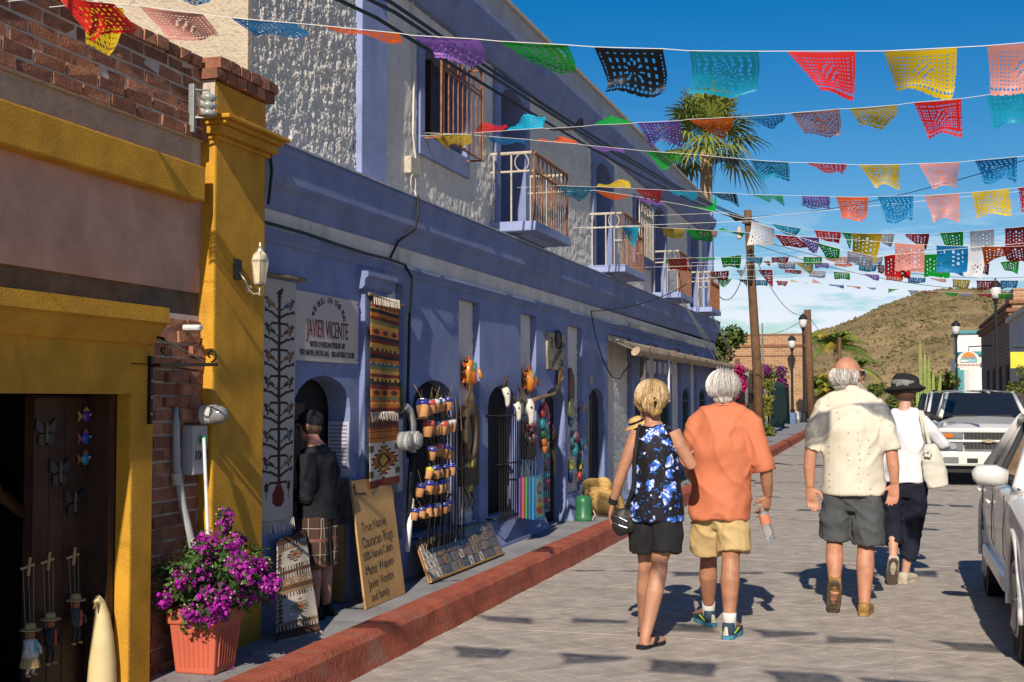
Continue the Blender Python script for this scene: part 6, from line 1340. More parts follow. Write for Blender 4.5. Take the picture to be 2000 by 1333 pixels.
mb = MB(); mb.grid([[(x, y, 2.45 + (-.14 if x > -4 else .10) + .02*mnoise.noise((x*3, y, 0))) for x in (-4.42, -3.86)] for y in [20.2 + k*.8 for k in range(21)]]); o = mb.build('slat_roof', m_grey, aw); sm = o.modifiers.new('t', 'SOLIDIFY'); sm.thickness = .02
for y in (20.6, 36.0): MB().tube([(-3.9, y, sw(y)), (-3.9, y, 2.28)], .05, 6).build('post', m_grey, aw)
for k in range(14): MB().tube([(-3.86, 29.5 + k*.5, 2.31), (-3.86, 29.52 + k*.5, 2.2)], .022, 5).build('bulb_socket', M('white_tube', (.6, .6, .6)), aw)
for k in range(6): MB().box(-3.95, -3.94, 21.2 + k*.55, 21.5 + k*.55, 2.0, 2.2).build('hanging_card', M('card_pink', (.45, .38, .40), .8), aw)
MB().tube([(-3.88, 23.0, 2.25), (-3.86, 22.9, 1.5)], .02, 6).build('hanging_tube', M('white_tube', (.6, .6, .6)), aw)
tp = thing('green_tarp', 'dark green shade cloth hung at the fence end', 'tarp', (-3.9, 48, .4))
mb = MB(); mb.grid([[(-4.05 + .012*j + .10*math.sin(j*1.3)*i/8 + .05*math.sin(j*.7), 44.8 + j*.62, sw(46) + .15 + (1.65 - i*.2) + .05*math.sin(j*.9)*(i > 6)) for j in range(11)] for i in range(9)]); o = mb.build('cloth', M('green_netting', (.015, .055, .05), .85, .3, 3), tp, smooth=True); sm = o.modifiers.new('t', 'SOLIDIFY'); sm.thickness = .01
for y in (44.8, 51): MB().tube([(-4.1, y, .2), (-4.1, y, 2.2)], .04, 6).build('post', m_pole, tp)
# small blue/green bins in the distance
MB().box(-4.6, -4.1, 57.5, 58.2, .45, .95).build('utility_box', M('box_blue', (.10, .16, .28), .6), None, label='small blue box on the far pavement by the lamp', cat='box', bevel=.03)
# ------------------------------------------------------------------ plants
def tree(name, label, x, y, z0, h, r, mats, n, size, seed, cat='tree', trunk=.08, sq=1.0, lobes=7):
    t = thing(name, label, cat, (x, y, z0)); rnd = random.Random(seed); cl = []; tr = MB()
    tr.tube([(x, y, z0 - .1), (x + .05, y, z0 + h*.35), (x, y, z0 + h*.6)], [trunk, trunk*.8, trunk*.5], 7)
    for k in range(lobes):
        a = rnd.uniform(0, 6.28); q = r*rnd.uniform(.2, .8); c = Vector((x + q*math.cos(a), y + q*math.sin(a), z0 + h - r*sq + rnd.uniform(-.8, .8)*r*sq)); cl.append((c, r*rnd.uniform(.3, .55)))
        tr.tube([(x, y, z0 + h*.45), c], [trunk*.45, trunk*.12], 5)
    tr.build('trunk', m_twig, t); leafcloud('crown', t, cl, rnd, n, size, mats, .5); return t
m_gl = [M('green_leaf_%d' % i, c, .6, .25, 5, trans=.25) for i, c in enumerate([(.07, .11, .02), (.12, .16, .03), (.04, .07, .015)])]
m_yl = [M('yellowgreen_leaf_%d' % i, c, .6, .25, 5, trans=.25) for i, c in enumerate([(.20, .22, .03), (.14, .18, .03), (.28, .25, .04)])]
m_pk = [M('pink_bract_%d' % i, c, .7, .2, 10, trans=.3) for i, c in enumerate([(.50, .02, .14), (.36, .012, .10), (.60, .05, .20)])]
m_pu = [M('purple_bract_%d' % i, c, .7, .2, 10, trans=.3) for i, c in enumerate([(.22, .03, .20), (.16, .02, .14)])]
tree('street_tree', 'leafy green tree behind the far end of the blue building', -6.0, 47, .3, 4.4, 1.15, m_gl, 2600, .10, 61, trunk=.12)
tree('climbing_vine', 'yellow-green vine climbing the fence post', -4.25, 44.2, .3, 2.0, .5, m_yl, 1500, .05, 62, cat='vine', trunk=.03, sq=1.7, lobes=12)
tree('low_vine', 'green creeper spilling onto the pavement at the fence foot', -4.1, 43.2, .3, .7, .45, m_yl + m_gl, 900, .05, 66, cat='vine', trunk=.02)
t = tree('pink_bougainvillea', 'bright pink bougainvillea beside the grey-haired man', -4.15, 33.5, .1, 2.35, .62, m_gl, 700, .05, 63, cat='plant', trunk=.04)
rk = random.Random(9); leafcloud('pink_flowers', t, [(Vector((-4.15 + rk.uniform(-.15, .5), 33.4 + rk.uniform(-.6, .6), rk.uniform(1.3, 2.4))), .2) for _ in range(12)], rk, 1500, .05, m_pk, .8)
t = tree('purple_bougainvillea', 'purple bougainvillea above the green shade cloth', -4.6, 50, .4, 2.6, .7, m_gl, 400, .06, 64, cat='plant', trunk=.04)
leafcloud('purple_flowers', t, [(Vector((-4.6 + rk.uniform(-.6, .6), 50 + rk.uniform(-.6, .6), rk.uniform(2.1, 2.75))), .22) for _ in range(10)], rk, 1300, .06, m_pu, .8)
m_pfl = M('palm_leaf', (.22, .25, .045), .55, .3, 2, trans=.2); m_pfd = M('palm_leaf_dark', (.11, .14, .03), .6, .3, 2, trans=.15); m_dead = M('palm_leaf_dry', (.26, .17, .07), .8, .3, 2)
def fan_frond(base, d, size, mat, parent, droop, rnd, name='frond'):
    d = d.normalized(); side = d.cross(Vector((0, 0, 1))); side = side.normalized() if side.length > .05 else Vector((1, 0, 0)); upv = side.cross(d)
    st = Vector(base); end = st + d*size*.75 + Vector((0, 0, -droop*size*.15)); mb = MB(); mb.tube([st, st.lerp(end, .5) + Vector((0, 0, .04*size)), end], [.03, .022, .015], 4)
    n = 22; prev = None
    for k in range(n):
        a = R(-118 + 236*k/(n-1)); q = d*math.cos(a) + side*math.sin(a); ln = size*(.62 + .30*math.cos(a))*rnd.uniform(.88, 1.05)
        w = side*math.cos(a) - d*math.sin(a); ww = ln*.055
        m = end + q*ln*.55 + upv*(.04*size*(k % 2)); tip = end + q*ln - Vector((0, 0, (.18 + droop*.35)*ln)); tip2 = tip + q*ln*.08 - Vector((0, 0, .22*ln))
        mb.add([end, m - w*ww, m + w*ww, tip - w*ww*.35, tip + w*ww*.35, tip2], [(0, 1, 2), (1, 3, 4, 2), (3, 5, 4)])
    mb.build(name, mat, parent)
rp = random.Random(21)
fp_ = thing('fan_palm', 'tall fan palm rising behind the blue roof', 'palm tree', (-6.1, 44, .2))
MB().tube([(-6.15, 44, 0), (-6.15, 44, 4), (-6.1, 44, 8), (-6.05, 44, 10.2)], [.28, .24, .22, .20], 12).build('trunk', M('palm_trunk', (.34, .23, .14), .9, .3, 6, .7, 12, bd=.03, streak=(1, 1, 6), dirt=(.18, .11, .06), ds=2), fp_, smooth=True)
hd = Vector((-6.02, 44, 10.55))
for k in range(31):
    a = k*2.4 + rp.uniform(-.3, .3); el = R(80 - k*3.3 + rp.uniform(-8, 8)); d = Vector((math.cos(a)*math.cos(el), math.sin(a)*math.cos(el), math.sin(el)))
    fan_frond(hd - Vector((0, 0, k*.012)), d, rp.uniform(1.15, 1.4), [m_pfl, m_pfd][k % 3 == 0] if k < 31 else m_dead, fp_, max(0, k/34)*.55, rp)
def feather_palm(label, x, y, z0, h, n, size, seed, mats):
    t = thing('feather_palm', label, 'palm tree', (x, y, z0), 'feather palms at the foot of the hill'); rnd = random.Random(seed)
    MB().tube([(x, y, z0), (x + .05, y, z0 + h*.5), (x, y, z0 + h)], [.16, .13, .12], 8).build('trunk', MATS['palm_trunk'], t)
    for k in range(n):
        a = k*2.4 + rnd.uniform(-.3, .3); el = R(rnd.uniform(5, 75)); d = Vector((math.cos(a)*math.cos(el), math.sin(a)*math.cos(el), math.sin(el))); L_f = size*rnd.uniform(.8, 1.1)
        pts = [Vector((x, y, z0 + h)) + d*L_f*s + Vector((0, 0, -.62*L_f*s*s)) for s in [i/7 for i in range(8)]]; mb = MB(); mb.tube(pts, [.03*(1 - i/9) for i in range(8)], 4)
        for i in range(1, 8):
            for f in (0, .33, .66):
                p = pts[i-1].lerp(pts[i], f); tn_ = (pts[i]-pts[i-1]).normalized(); sd_ = tn_.cross(Vector((0, 0, 1))); sd_ = sd_.normalized() if sd_.length > .01 else Vector((1, 0, 0))
                for s in (-1, 1):
                    l = L_f*.30*(1 - abs(i/8 - .45)); q = (sd_*s + tn_*.5 + Vector((0, 0, -.55))).normalized(); mb.add([p - tn_*.055, p + tn_*.055, p + q*l], [(0, 1, 2)])
        mb.build('frond', mats[k % len(mats)], t)
m_fe = [M('feather_leaf_%d' % i, c, .55, .25, 2, trans=.3) for i, c in enumerate([(.17, .24, .045), (.28, .30, .05), (.11, .18, .035), (.42, .33, .05)])]
feather_palm('tallest feather palm left of the slim brown pole', -3.3, 80, .5, 4.2, 22, 2.9, 3, m_fe); feather_palm('low yellowish feather palm in front of the hill', -4.1, 74, .5, 1.7, 18, 2.5, 4, m_fe[1:]); feather_palm('feather palm right of the slim brown pole', -2.2, 86, .5, 3.0, 16, 2.2, 5, m_fe)
feather_palm('bushy feather palm half hidden by the bearded man', -3.2, 70, .5, 1.3, 16, 2.1, 6, m_fe)
# low shrubs at the foot of the hill
for k, (x, y, h, lb) in enumerate(((-1.0, 75, 1.9, 'green shrub between the bearded man and the woman in the hat'), (.2, 70, 1.6, 'low shrub just left of the tall cactus'), (2.3, 66, 3.0, 'dense green shrub between the cactus and the right lamp'), (1.0, 80, 2.2, 'shrub behind the tall cactus'), (-1.9, 90, 1.8, 'far shrub at the street end'), (3.0, 80, 2.2, 'shrub below the arched sign'))):
    tree('roadside_shrub', lb, x, y, g(y), h, h*.42, m_gl + m_yl[:1], 1300, .09, 80 + k, cat='shrub', trunk=.04, sq=.9)
# cactus
m_cact = M('cactus_green', (.25, .30, .08), .7, .2, 6, .5, 20, streak=(8, 8, .3), dirt=(.14, .18, .05), ds=4)
ca = thing('column_cactus', 'tall column cactus with ribbed yellow-green arms behind the parked cars', 'cactus', (1.5, 60, .35))
for bx_, lean, zt in ((1.08, -.04, 2.75), (1.22, -.02, 4.2), (1.39, .0, 3.75), (1.55, .01, 3.5), (1.72, .02, 2.8), (1.86, .2, 2.75)):
    mb = MB(); n = 18; P = []
    for i in range(9):
        f = i/8; z = .3 + (zt-.3)*f; rr_ = .060*(1 if i < 7 else (.8 if i == 7 else .15)); P.append([(bx_ + lean*f + rr_*(1 + .16*(-1)**j)*math.cos(2*math.pi*j/n), 60 + rr_*(1 + .16*(-1)**j)*math.sin(2*math.pi*j/n), z) for j in range(n+1)])
    mb.grid(P); mb.build('stem', m_cact, ca)

# ------------------------------------------------------------------ right side of the street
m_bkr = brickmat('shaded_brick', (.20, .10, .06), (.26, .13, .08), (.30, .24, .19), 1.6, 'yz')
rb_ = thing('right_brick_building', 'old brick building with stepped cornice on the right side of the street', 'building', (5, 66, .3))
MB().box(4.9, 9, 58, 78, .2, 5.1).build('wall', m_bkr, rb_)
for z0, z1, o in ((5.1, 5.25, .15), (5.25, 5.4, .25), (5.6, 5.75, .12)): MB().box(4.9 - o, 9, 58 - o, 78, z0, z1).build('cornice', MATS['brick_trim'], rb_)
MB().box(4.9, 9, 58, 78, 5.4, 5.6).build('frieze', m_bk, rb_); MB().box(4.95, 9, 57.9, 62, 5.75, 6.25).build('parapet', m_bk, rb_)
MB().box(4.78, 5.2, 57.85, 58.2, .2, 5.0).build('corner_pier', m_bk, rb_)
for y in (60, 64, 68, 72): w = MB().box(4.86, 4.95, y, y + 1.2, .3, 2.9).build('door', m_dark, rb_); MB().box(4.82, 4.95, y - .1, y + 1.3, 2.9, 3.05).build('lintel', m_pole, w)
gb_ = thing('grey_building', 'plain grey stucco building at the right edge', 'building', (5, 54, .3)); MB().box(4.75, 9, 47, 57.6, .2, 4.75).build('wall', m_parap, gb_); MB().box(4.6, 9, 46.9, 57.7, 4.75, 4.95).build('cornice', m_ivory, gb_); MB().box(4.7, 4.76, 50, 51.2, .3, 2.6).build('door', m_dark, gb_)
wb_ = thing('round_white_building', 'white and teal rounded corner building below the hill', 'building', (5.6, 96, .4))
m_wh = M('white_wall', (.66, .64, .60), .9, .06, 2); m_teal = M('teal_paint', (.06, .25, .27), .7, .1, 3)
MB().lathe([(1.25, 0), (1.25, 4.1)], (5.75, 96, .4), 24).build('round_wall', m_wh, wb_); MB().lathe([(1.3, 0), (1.45, .12), (1.45, .3), (1.3, .38)], (5.75, 96, 4.5), 24).build('teal_band', m_teal, wb_)
MB().box(4.4, 7.2, 96, 102, 4.88, 6.2).build('upper_wall', m_wh, wb_); MB().box(4.25, 7.3, 95.8, 102, 6.2, 6.4).build('roof_edge', m_teal, wb_); MB().box(4.3, 4.9, 95.2, 96, .4, 4.5).build('teal_pier', m_teal, wb_); MB().box(4.3, 8, 97, 104, .3, 4.5).build('rear_wall', m_wh, wb_)
ss = thing('arched_shop_sign', 'arched hanging shop sign with orange sunset and blue wave', 'sign', (3.75, 70, 3.2))
def halfd(cx, z, r, n=14): return [(cx + r*math.cos(math.pi*k/n), z + r*math.sin(math.pi*k/n)) for k in range(n+1)]
MB().prism(halfd(3.78, 3.42, .60), 'y', 70, 70.08).build('board', m_wh, ss, fix=True); MB().prism(halfd(3.78, 3.62, .36), 'y', 69.97, 69.998).build('sunset', M('sunset_orange', (.60, .20, .03), .6), ss, fix=True)
MB().prism([(3.36, 3.45), (4.2, 3.45), (4.2, 3.62), (3.36, 3.62)], 'y', 69.96, 69.996).build('sea', M('sea_blue', (.22, .42, .48), .6), ss, fix=True); MB().prism([(3.36, 3.62), (3.62, 3.78), (3.8, 3.70), (4.0, 3.80), (4.2, 3.62)], 'y', 69.955, 69.975).build('mountains', M('mountain_grey', (.25, .25, .24), .6), ss, fix=True)
MB().prism([(3.36, 3.46), (3.7, 3.48), (3.95, 3.62), (3.75, 3.55), (3.4, 3.56)], 'y', 69.95, 69.97).build('wave', m_wh, ss, fix=True); MB().ball((3.9, 69.96, 3.85), .04, 8).build('sun_disc', M('sun_yellow', (.7, .5, .1), .5), ss)
MB().box(3.12, 4.45, 69.98, 70.06, 3.18, 3.42).build('name_board', m_wh, ss); MB().box(3.35, 4.2, 69.99, 70.05, 3.06, 3.16).build('lower_board', m_wh, ss)
MB().tube([(4.9, 70.1, 4.3), (3.78, 70.03, 4.25), (3.78, 70.03, 4.0)], .03, 5).build('bracket_arm', m_lampk, ss)
for k in range(9): MB().box(3.24 + k*.125, 3.24 + k*.125 + .085, 69.972, 69.979, 3.26, 3.345).build('painted_stroke', M('faded_red_paint', (.32, .14, .13), .7), ss)
ys_ = thing('yellow_sign', 'small yellow hanging sign on the grey building at the right edge', 'sign', (4.2, 46.5, 2.6)); MB().box(3.85, 4.55, 46.5, 46.56, 2.6, 3.15).build('panel', M('sign_yellow', (.66, .56, .05), .6), ys_); MB().tube([(4.8, 46.53, 3.3), (3.9, 46.53, 3.3)], .02, 5).build('arm', m_lampk, ys_)
tree('potted_shrub', 'leafy plant with yellow leaves under the yellow sign', 4.1, 46, .2, 2.4, .5, m_yl + m_gl, 700, .06, 95, cat='plant', trunk=.03)
for k, (x, y) in enumerate(((5.3, 52), (6.0, 56))): p_ = thing('utility_pole', ['dark roof pole at the right edge above the grey building', 'pale roof pole at the right edge above the brick building'][k], 'pole', (x, y, 4.9)); MB().tube([(x, y, 4.0), (x, y, 7.8)], .12, 8).build('shaft', [m_pole, M('pale_pole', (.42, .30, .2), .9, .2)][k], p_)
# overhead service wires across the street
for k, (a, b, lb) in enumerate((((-4.4, 42, 7.5), (5.3, 20, 6.2), 'thin wire sagging from the pole top toward the upper right'), ((-4.3, 42, 6.8), (5.3, 52, 6.2), 'upper of two wires from the pole to the right roofs'), ((-4.3, 42, 6.6), (5.3, 52, 5.7), 'lower of two wires from the pole to the right roofs'), ((-4.3, 42, 6.3), (-4.0, 60, 5.4), 'wire dropping from the wooden pole toward the street lamp'), ((-4.07, 66, 5.9), (-2.98, 78, 5.1), 'wire from the straight pole to the slim pole'), ((-4.3, 42, 7.0), (-4.5, 33.2, 4.6), 'wire looping from the wooden pole to the blue building'), ((-8, 70, 5.2), (-4.07, 66, 5.7), 'faint wire above the brick building'))): cable(sag(a, b, .5 if k != 5 else 1.2), .012 if k else .010, lb)
# ------------------------------------------------------------------ people
TMP = bpy.data.scenes.new('workbench')
def bake(mb, voxel, it, off=(0, 0, 0), disp=None, fac=.5):
    """join overlapping volumes into one continuous surface"""
    me = mb.mesh('tmp', [], off=off); o = bpy.data.objects.new('tmp', me); TMP.collection.objects.link(o)
    r = o.modifiers.new('r', 'REMESH'); r.mode = 'VOXEL'; r.voxel_size = voxel
    if it: s = o.modifiers.new('s', 'SMOOTH'); s.factor = fac; s.iterations = it
    vl = TMP.view_layers[0]; vl.update(); ev = o.evaluated_get(vl.depsgraph); out = bpy.data.meshes.new_from_object(ev, depsgraph=vl.depsgraph)
    TMP.collection.objects.unlink(o); bpy.data.objects.remove(o); bpy.data.meshes.remove(me)
    if disp:
        cs = [v.co.copy() for v in out.vertices]; ns = [v.normal.copy() for v in out.vertices]
        for v, c, n in zip(out.vertices, cs, ns): v.co = c + n*disp(c)
    out.polygons.foreach_set('use_smooth', [True]*len(out.polygons)); return out
def soft(name, mb, mat, parent, voxel=.012, it=5, disp=None, **tags):
    top = parent
    while top.parent: top = top.parent
    me = bake(mb, voxel, it, top.location, disp); me.materials.clear(); me.materials.append(mat); me.name = name
    o = bpy.data.objects.new(name, me); COL.objects.link(o); o.parent = parent; return tag(o, **tags)
V = Vector
def folds(amp, fx, fz, seed=0, dirn=(0, 0, 1)):
    return lambda c: amp*1.3*(1 - abs(mnoise.noise((c.x*fx*.5 + seed, c.y*fx*.5, c.z*fz*.7 + c.x*fx*.3))))**8 - amp*.3 + amp*mnoise.noise((c.x*fx + seed + c.z*2, c.y*fx, c.z*fz)) + amp*.5*mnoise.noise((c.x*fx*2.3, c.y*fx*2.3 + seed, c.z*fz*2 + c.x*fx))
def limb(mb, pts, rs, n=12): mb.tube([V(p) for p in pts], rs, n)
def hand(mb, w, tip, palm, thumb, curl=.25, s=1.0):
    """w wrist, tip direction, palm normal side, thumb side"""
    d = (V(tip) - V(w)).normalized(); p = V(palm); p = (p - d*p.dot(d)).normalized(); t = V(thumb); t = (t - d*t.dot(d) - p*t.dot(p)).normalized()
    w = V(w); k = w + d*.088*s
    mb.tube([w - d*.01, w + d*.03*s, w + d*.065*s, k], [.026*s, .034*s, .040*s, .040*s], 12, ey=[.021*s, .020*s, .018*s, .014*s], up=t)
    for i, (o, l) in enumerate(((.031, .078), (.0105, .088), (-.0105, .082), (-.031, .064))):
        b = k + t*o*s - d*.008; sp = t*(o*.35)
        q = b + (d + sp*2 + p*curl*.5).normalized()*l*.45*s; e = q + (d + p*curl*1.6).normalized()*l*.33*s; f = e + (d + p*curl*2.8).normalized()*l*.28*s
        mb.tube([b, q, e, f], [.0095*s, .0090*s, .0082*s, .0060*s], 8)
    b = w + d*.025*s + t*.026*s; q = b + (d*.6 + t*.75 + p*.25).normalized()*.045*s; e = q + (d*.9 + t*.3 + p*.3).normalized()*.038*s
    mb.tube([b, q, e], [.013*s, .0115*s, .0075*s], 8)
def head(mb, c, face, s=1.0, chin=0.0):
    """cranium, jaw, nose, ears; face: horizontal direction it looks"""
    c = V(c); f = V(face).normalized(); r = f.cross(V((0, 0, 1))).normalized(); u = r.cross(f)
    def at_(x, y, z): return c + r*x*s + f*y*s + u*z*s
    st = len(mb.v); mb.ball((0, 0, 0), 1, 20, sc=(.076*s, .097*s, .108*s)); mb.v[st:] = [tuple(c + r*p[0] + f*(p[1] - .01*s) + u*(p[2] + .02*s)) for p in mb.v[st:]]
    mb.tube([at_(0, .035, -.01), at_(0, .05, -.06), at_(0, .055, -.105)], [.066*s, .056*s, .036*s], 12, ey=[.055*s, .045*s, .030*s], up=r)
    mb.tube([at_(0, .088, .015), at_(0, .110, -.025), at_(0, .092, -.038)], [.010*s, .017*s, .012*s], 8)          # nose
    mb.tube([at_(-.028, .088, -.065), at_(.028, .088, -.065)], .011*s, 8)                                          # mouth
    mb.tube([at_(-.04, .080, .035), at_(.04, .080, .035)], .013*s, 8)                                              # brow
    for q in (-1, 1): mb.tube([at_(q*.076, -.005, .02), at_(q*.086, -.014, .0), at_(q*.078, -.004, -.035)], [.014*s, .017*s, .010*s], 8)
    return at_
m_eye = M('eye_dark', (.03, .02, .015), .2, .05, spec=.6)
def skin(name, c): return M(name, c, .5, .16, 14, .3, 160, spec=.35, bd=.002, dirt=tuple(x*.72 for x in c), ds=26)
def face_parts(at_, parent, brow):
    for q in (-1, 1):
        MB().ball(at_(q*.032, .080, .012), .011, 8).build('eye', m_eye, parent, smooth=True); MB().tube([at_(q*.017, .094, .036), at_(q*.035, .092, .041), at_(q*.052, .080, .034)], .0045, 6).build('eyebrow', brow, parent)
def mixmat(name, base, rough, layers, bump=0, bs=200):
    """cloth colour with printed layers: (mask builder, colour)"""
    m = bpy.data.materials.new(name); m.use_nodes = True; N = m.node_tree.nodes; L = m.node_tree.links; b = N['Principled BSDF']; b.inputs['Roughness'].default_value = rough; b.inputs['Specular IOR Level'].default_value = .15
    t = N.new('ShaderNodeTexCoord').outputs['Object']; rgb = N.new('ShaderNodeRGB'); rgb.outputs[0].default_value = (*base, 1); out = rgb.outputs[0]
    for f, c in layers:
        mk = f(N, L, t); mx = N.new('ShaderNodeMixRGB'); mx.inputs[2].default_value = (*c, 1); L.new(mk, mx.inputs[0]); L.new(out, mx.inputs[1]); out = mx.outputs[0]
    L.new(out, b.inputs['Base Color'])
    if bump:
        n = N.new('ShaderNodeTexNoise'); n.inputs['Scale'].default_value = bs; L.new(t, n.inputs['Vector']); bp = N.new('ShaderNodeBump'); bp.inputs['Strength'].default_value = bump; bp.inputs['Distance'].default_value = .004; L.new(n.outputs[0], bp.inputs['Height']); L.new(bp.outputs[0], b.inputs['Normal'])
    return m
def k_vor(scale, lo, hi, rnd=1.0, warp=0.0, stretch=(1, 1, 1), off=(0, 0, 0)):
    def f(N, L, t):
        mp = N.new('ShaderNodeMapping'); mp.inputs['Scale'].default_value = stretch; mp.inputs['Location'].default_value = off; L.new(t, mp.inputs[0]); src = mp.outputs[0]
        if warp:
            n = N.new('ShaderNodeTexNoise'); n.inputs['Scale'].default_value = scale*1.6; n.inputs['Detail'].default_value = 2; L.new(src, n.inputs['Vector']); s = N.new('ShaderNodeVectorMath'); s.operation = 'SUBTRACT'; s.inputs[1].default_value = (.5, .5, .5); L.new(n.outputs['Color'], s.inputs[0])
            q = N.new('ShaderNodeVectorMath'); q.operation = 'SCALE'; q.inputs['Scale'].default_value = warp; L.new(s.outputs[0], q.inputs[0]); a = N.new('ShaderNodeVectorMath'); L.new(src, a.inputs[0]); L.new(q.outputs[0], a.inputs[1]); src = a.outputs[0]
        v = N.new('ShaderNodeTexVoronoi'); v.inputs['Scale'].default_value = scale; v.inputs['Randomness'].default_value = rnd; L.new(src, v.inputs['Vector'])
        r = N.new('ShaderNodeMapRange'); r.inputs[1].default_value = lo; r.inputs[2].default_value = hi; r.inputs[3].default_value = 1; r.inputs[4].default_value = 0; L.new(v.outputs['Distance'], r.inputs[0]); return r.outputs[0]
    return f
def _inv(N):
    n = N.new('ShaderNodeMath'); n.operation = 'SUBTRACT'; n.inputs[0].default_value = 1.0; return n
def k_band(axis, freq, width):
    def f(N, L, t):
        s = N.new('ShaderNodeSeparateXYZ'); L.new(t, s.inputs[0]); m = N.new('ShaderNodeMath'); m.operation = 'MULTIPLY'; m.inputs[1].default_value = freq; L.new(s.outputs[axis], m.inputs[0])
        a = N.new('ShaderNodeMath'); a.operation = 'FRACT'; L.new(m.outputs[0], a.inputs[0]); c = N.new('ShaderNodeMath'); c.operation = 'LESS_THAN'; c.inputs[1].default_value = width; L.new(a.outputs[0], c.inputs[0]); return c.outputs[0]
    return f
def k_noise(scale, lo, hi, stretch=(1, 1, 1)):
    def f(N, L, t):
        mp = N.new('ShaderNodeMapping'); mp.inputs['Scale'].default_value = stretch; L.new(t, mp.inputs[0]); n = N.new('ShaderNodeTexNoise'); n.inputs['Scale'].default_value = scale; n.inputs['Detail'].default_value = 4; L.new(mp.outputs[0], n.inputs['Vector'])
        r = N.new('ShaderNodeMapRange'); r.inputs[1].default_value = lo; r.inputs[2].default_value = hi; L.new(n.outputs[0], r.inputs[0]); return r.outputs[0]
    return f
def leg(mb, h, k, a, toe, s=1.0):
    h, k, a, toe = map(V, (h, k, a, toe)); m = k.lerp(a, .32) + V((0, -.018, 0)); m2 = k.lerp(a, .65) + V((0, -.006, 0))
    mb.tube([h, h.lerp(k, .5), k + V((0, .005, .06)), k, m, m2, a + V((0, 0, .02)), a], [.088*s, .076*s, .058*s, .055*s, .060*s, .047*s, .036*s, .037*s], 14)
    heel = a + (a - toe).normalized()*.03 + V((0, 0, -.035)); d = (toe - heel); mb.tube([heel, heel + d*.35 + V((0, 0, .012)), heel + d*.72, toe], [.034, .037, .040, .026], 12, ey=[.034, .033, .022, .014], up=d.cross(V((0, 0, 1))))
def torso(mb, pel, wai, che, nek, hw, ww, cw, dep=.11):
    mb.tube([V(pel) + V((0, 0, -.06)), V(pel), V(wai), V(che), V(che).lerp(V(nek), .55), V(nek)], [hw*.8, hw, ww, cw, cw*.72, .055], 18, ey=[dep*.9, dep*1.05, dep*.95, dep*1.05, dep*.75, .055], up=(1, 0, 0))

def strands(c, rad, n, mats, parent, seed, face, lo=.15, hi=1.9, swirl=.25, loose=.03):
    rnd = random.Random(seed); c = V(c); f = V(face); f.z = 0; f.normalize(); back = math.atan2(-f.y, -f.x); mb = MB()
    for k in range(n):
        az = back + rnd.gauss(0, 1.05); t0 = rnd.uniform(lo, lo + .5); t1 = rnd.uniform(hi - .5, hi); q = 1.02 + rnd.random()*loose; sw_ = rnd.uniform(-swirl, swirl); pts = []
        for i in range(6):
            t = t0 + (t1-t0)*i/5; a = az + sw_*i/5; qq = q + rnd.uniform(-.006, .010); pts.append(c + V((rad[0]*math.sin(t)*math.cos(a), rad[1]*math.sin(t)*math.sin(a), rad[2]*math.cos(t)))*qq)
        mb.tube(pts, [.0008, .0016, .0018, .0018, .0014, .0006], 3, rnd.randrange(len(mats)))
    mb.build('hair_strands', mats, parent, kind='stuff')
BL = [M('strand_blonde_%d' % i, c, .4, .1, spec=.5) for i, c in enumerate([(.42, .28, .125), (.24, .14, .06), (.60, .45, .25)])]
GY = [M('strand_grey_%d' % i, c, .4, .1, spec=.5) for i, c in enumerate([(.44, .41, .37), (.24, .21, .19), (.62, .59, .55)])]
# ---- woman in the floral top
P1 = thing('person', 'blonde woman in black floral sleeveless top and black shorts, walking away', 'person', (-1.5, 8.1, -0.012)); P1.location.z = 0
sk1 = skin('skin_tan_a', (.42, .205, .125))
b = MB(); n0 = V((-1.467, 8.12, 1.4))
torso(b, (-1.456, 8.13, 0.767), (-1.458, 8.13, 0.995), (-1.463, 8.13, 1.223), n0, .148, .125, .14, .095)
hc = V((-1.485, 8.15, 1.53)); b.tube([n0 + V((0, .0, -.04)), hc + V((0, -.005, -.06))], [.055, .048], 12); at1 = head(b, hc, (-.55, .83, 0), .98)
limb(b, [(-1.57, 8.12, 1.343), (-1.605, 8.11, 1.255), (-1.661, 8.1, 1.11), (-1.699, 8.12, 1.007), (-1.745, 8.16, 0.872)], [.050, .046, .038, .036, .024])
hand(b, (-1.745, 8.16, 0.872), (-1.777, 8.2, 0.752), (1, 0, -.2), (0, 1, 0), .4, .92)
limb(b, [(-1.345, 8.12, 1.345), (-1.3, 8.12, 1.251), (-1.232, 8.14, 1.134), (-1.26, 8.3, 1.139), (-1.297, 8.46, 1.158)], [.050, .046, .038, .034, .024])
hand(b, (-1.297, 8.46, 1.158), (-1.329, 8.62, 1.171), (1, 0, -.5), (0, 0, 1), .5, .9)
leg(b, (-1.525, 8.15, 0.763), (-1.536, 8.2, 0.457), (-1.589, 8.38, 0.018), (-1.60, 8.58, .03), .92)
leg(b, (-1.391, 8.12, 0.77), (-1.432, 8.1, 0.473), (-1.5, 7.96, 0.045), (-1.42, 8.16, .03), .95)
bd1 = soft('body', b, sk1, P1, .0058, 3)
fl_top = mixmat('floral_print', (.012, .011, .014), .6, [(k_vor(10.5, .36, .42, .8, .13), (.035, .15, .60)), (k_vor(10.5, .27, .37, .8, .24), (.62, .68, .85)), (k_noise(34, .52, .60), (.02, .06, .26)), (k_vor(19, .16, .24, .9, .10), (.03, .15, .60)), (k_vor(10.5, .10, .17, .8, .13), (.30, .30, .62)), (lambda N, L, t: (lambda i: (L.new(k_vor(10.5, .42, .46, .8, .13)(N, L, t), i.inputs[1]), i.outputs[0])[1])(_inv(N)), (.012, .011, .014)), (k_vor(24, .17, .22, .9, .10), (.03, .15, .60))], .2)
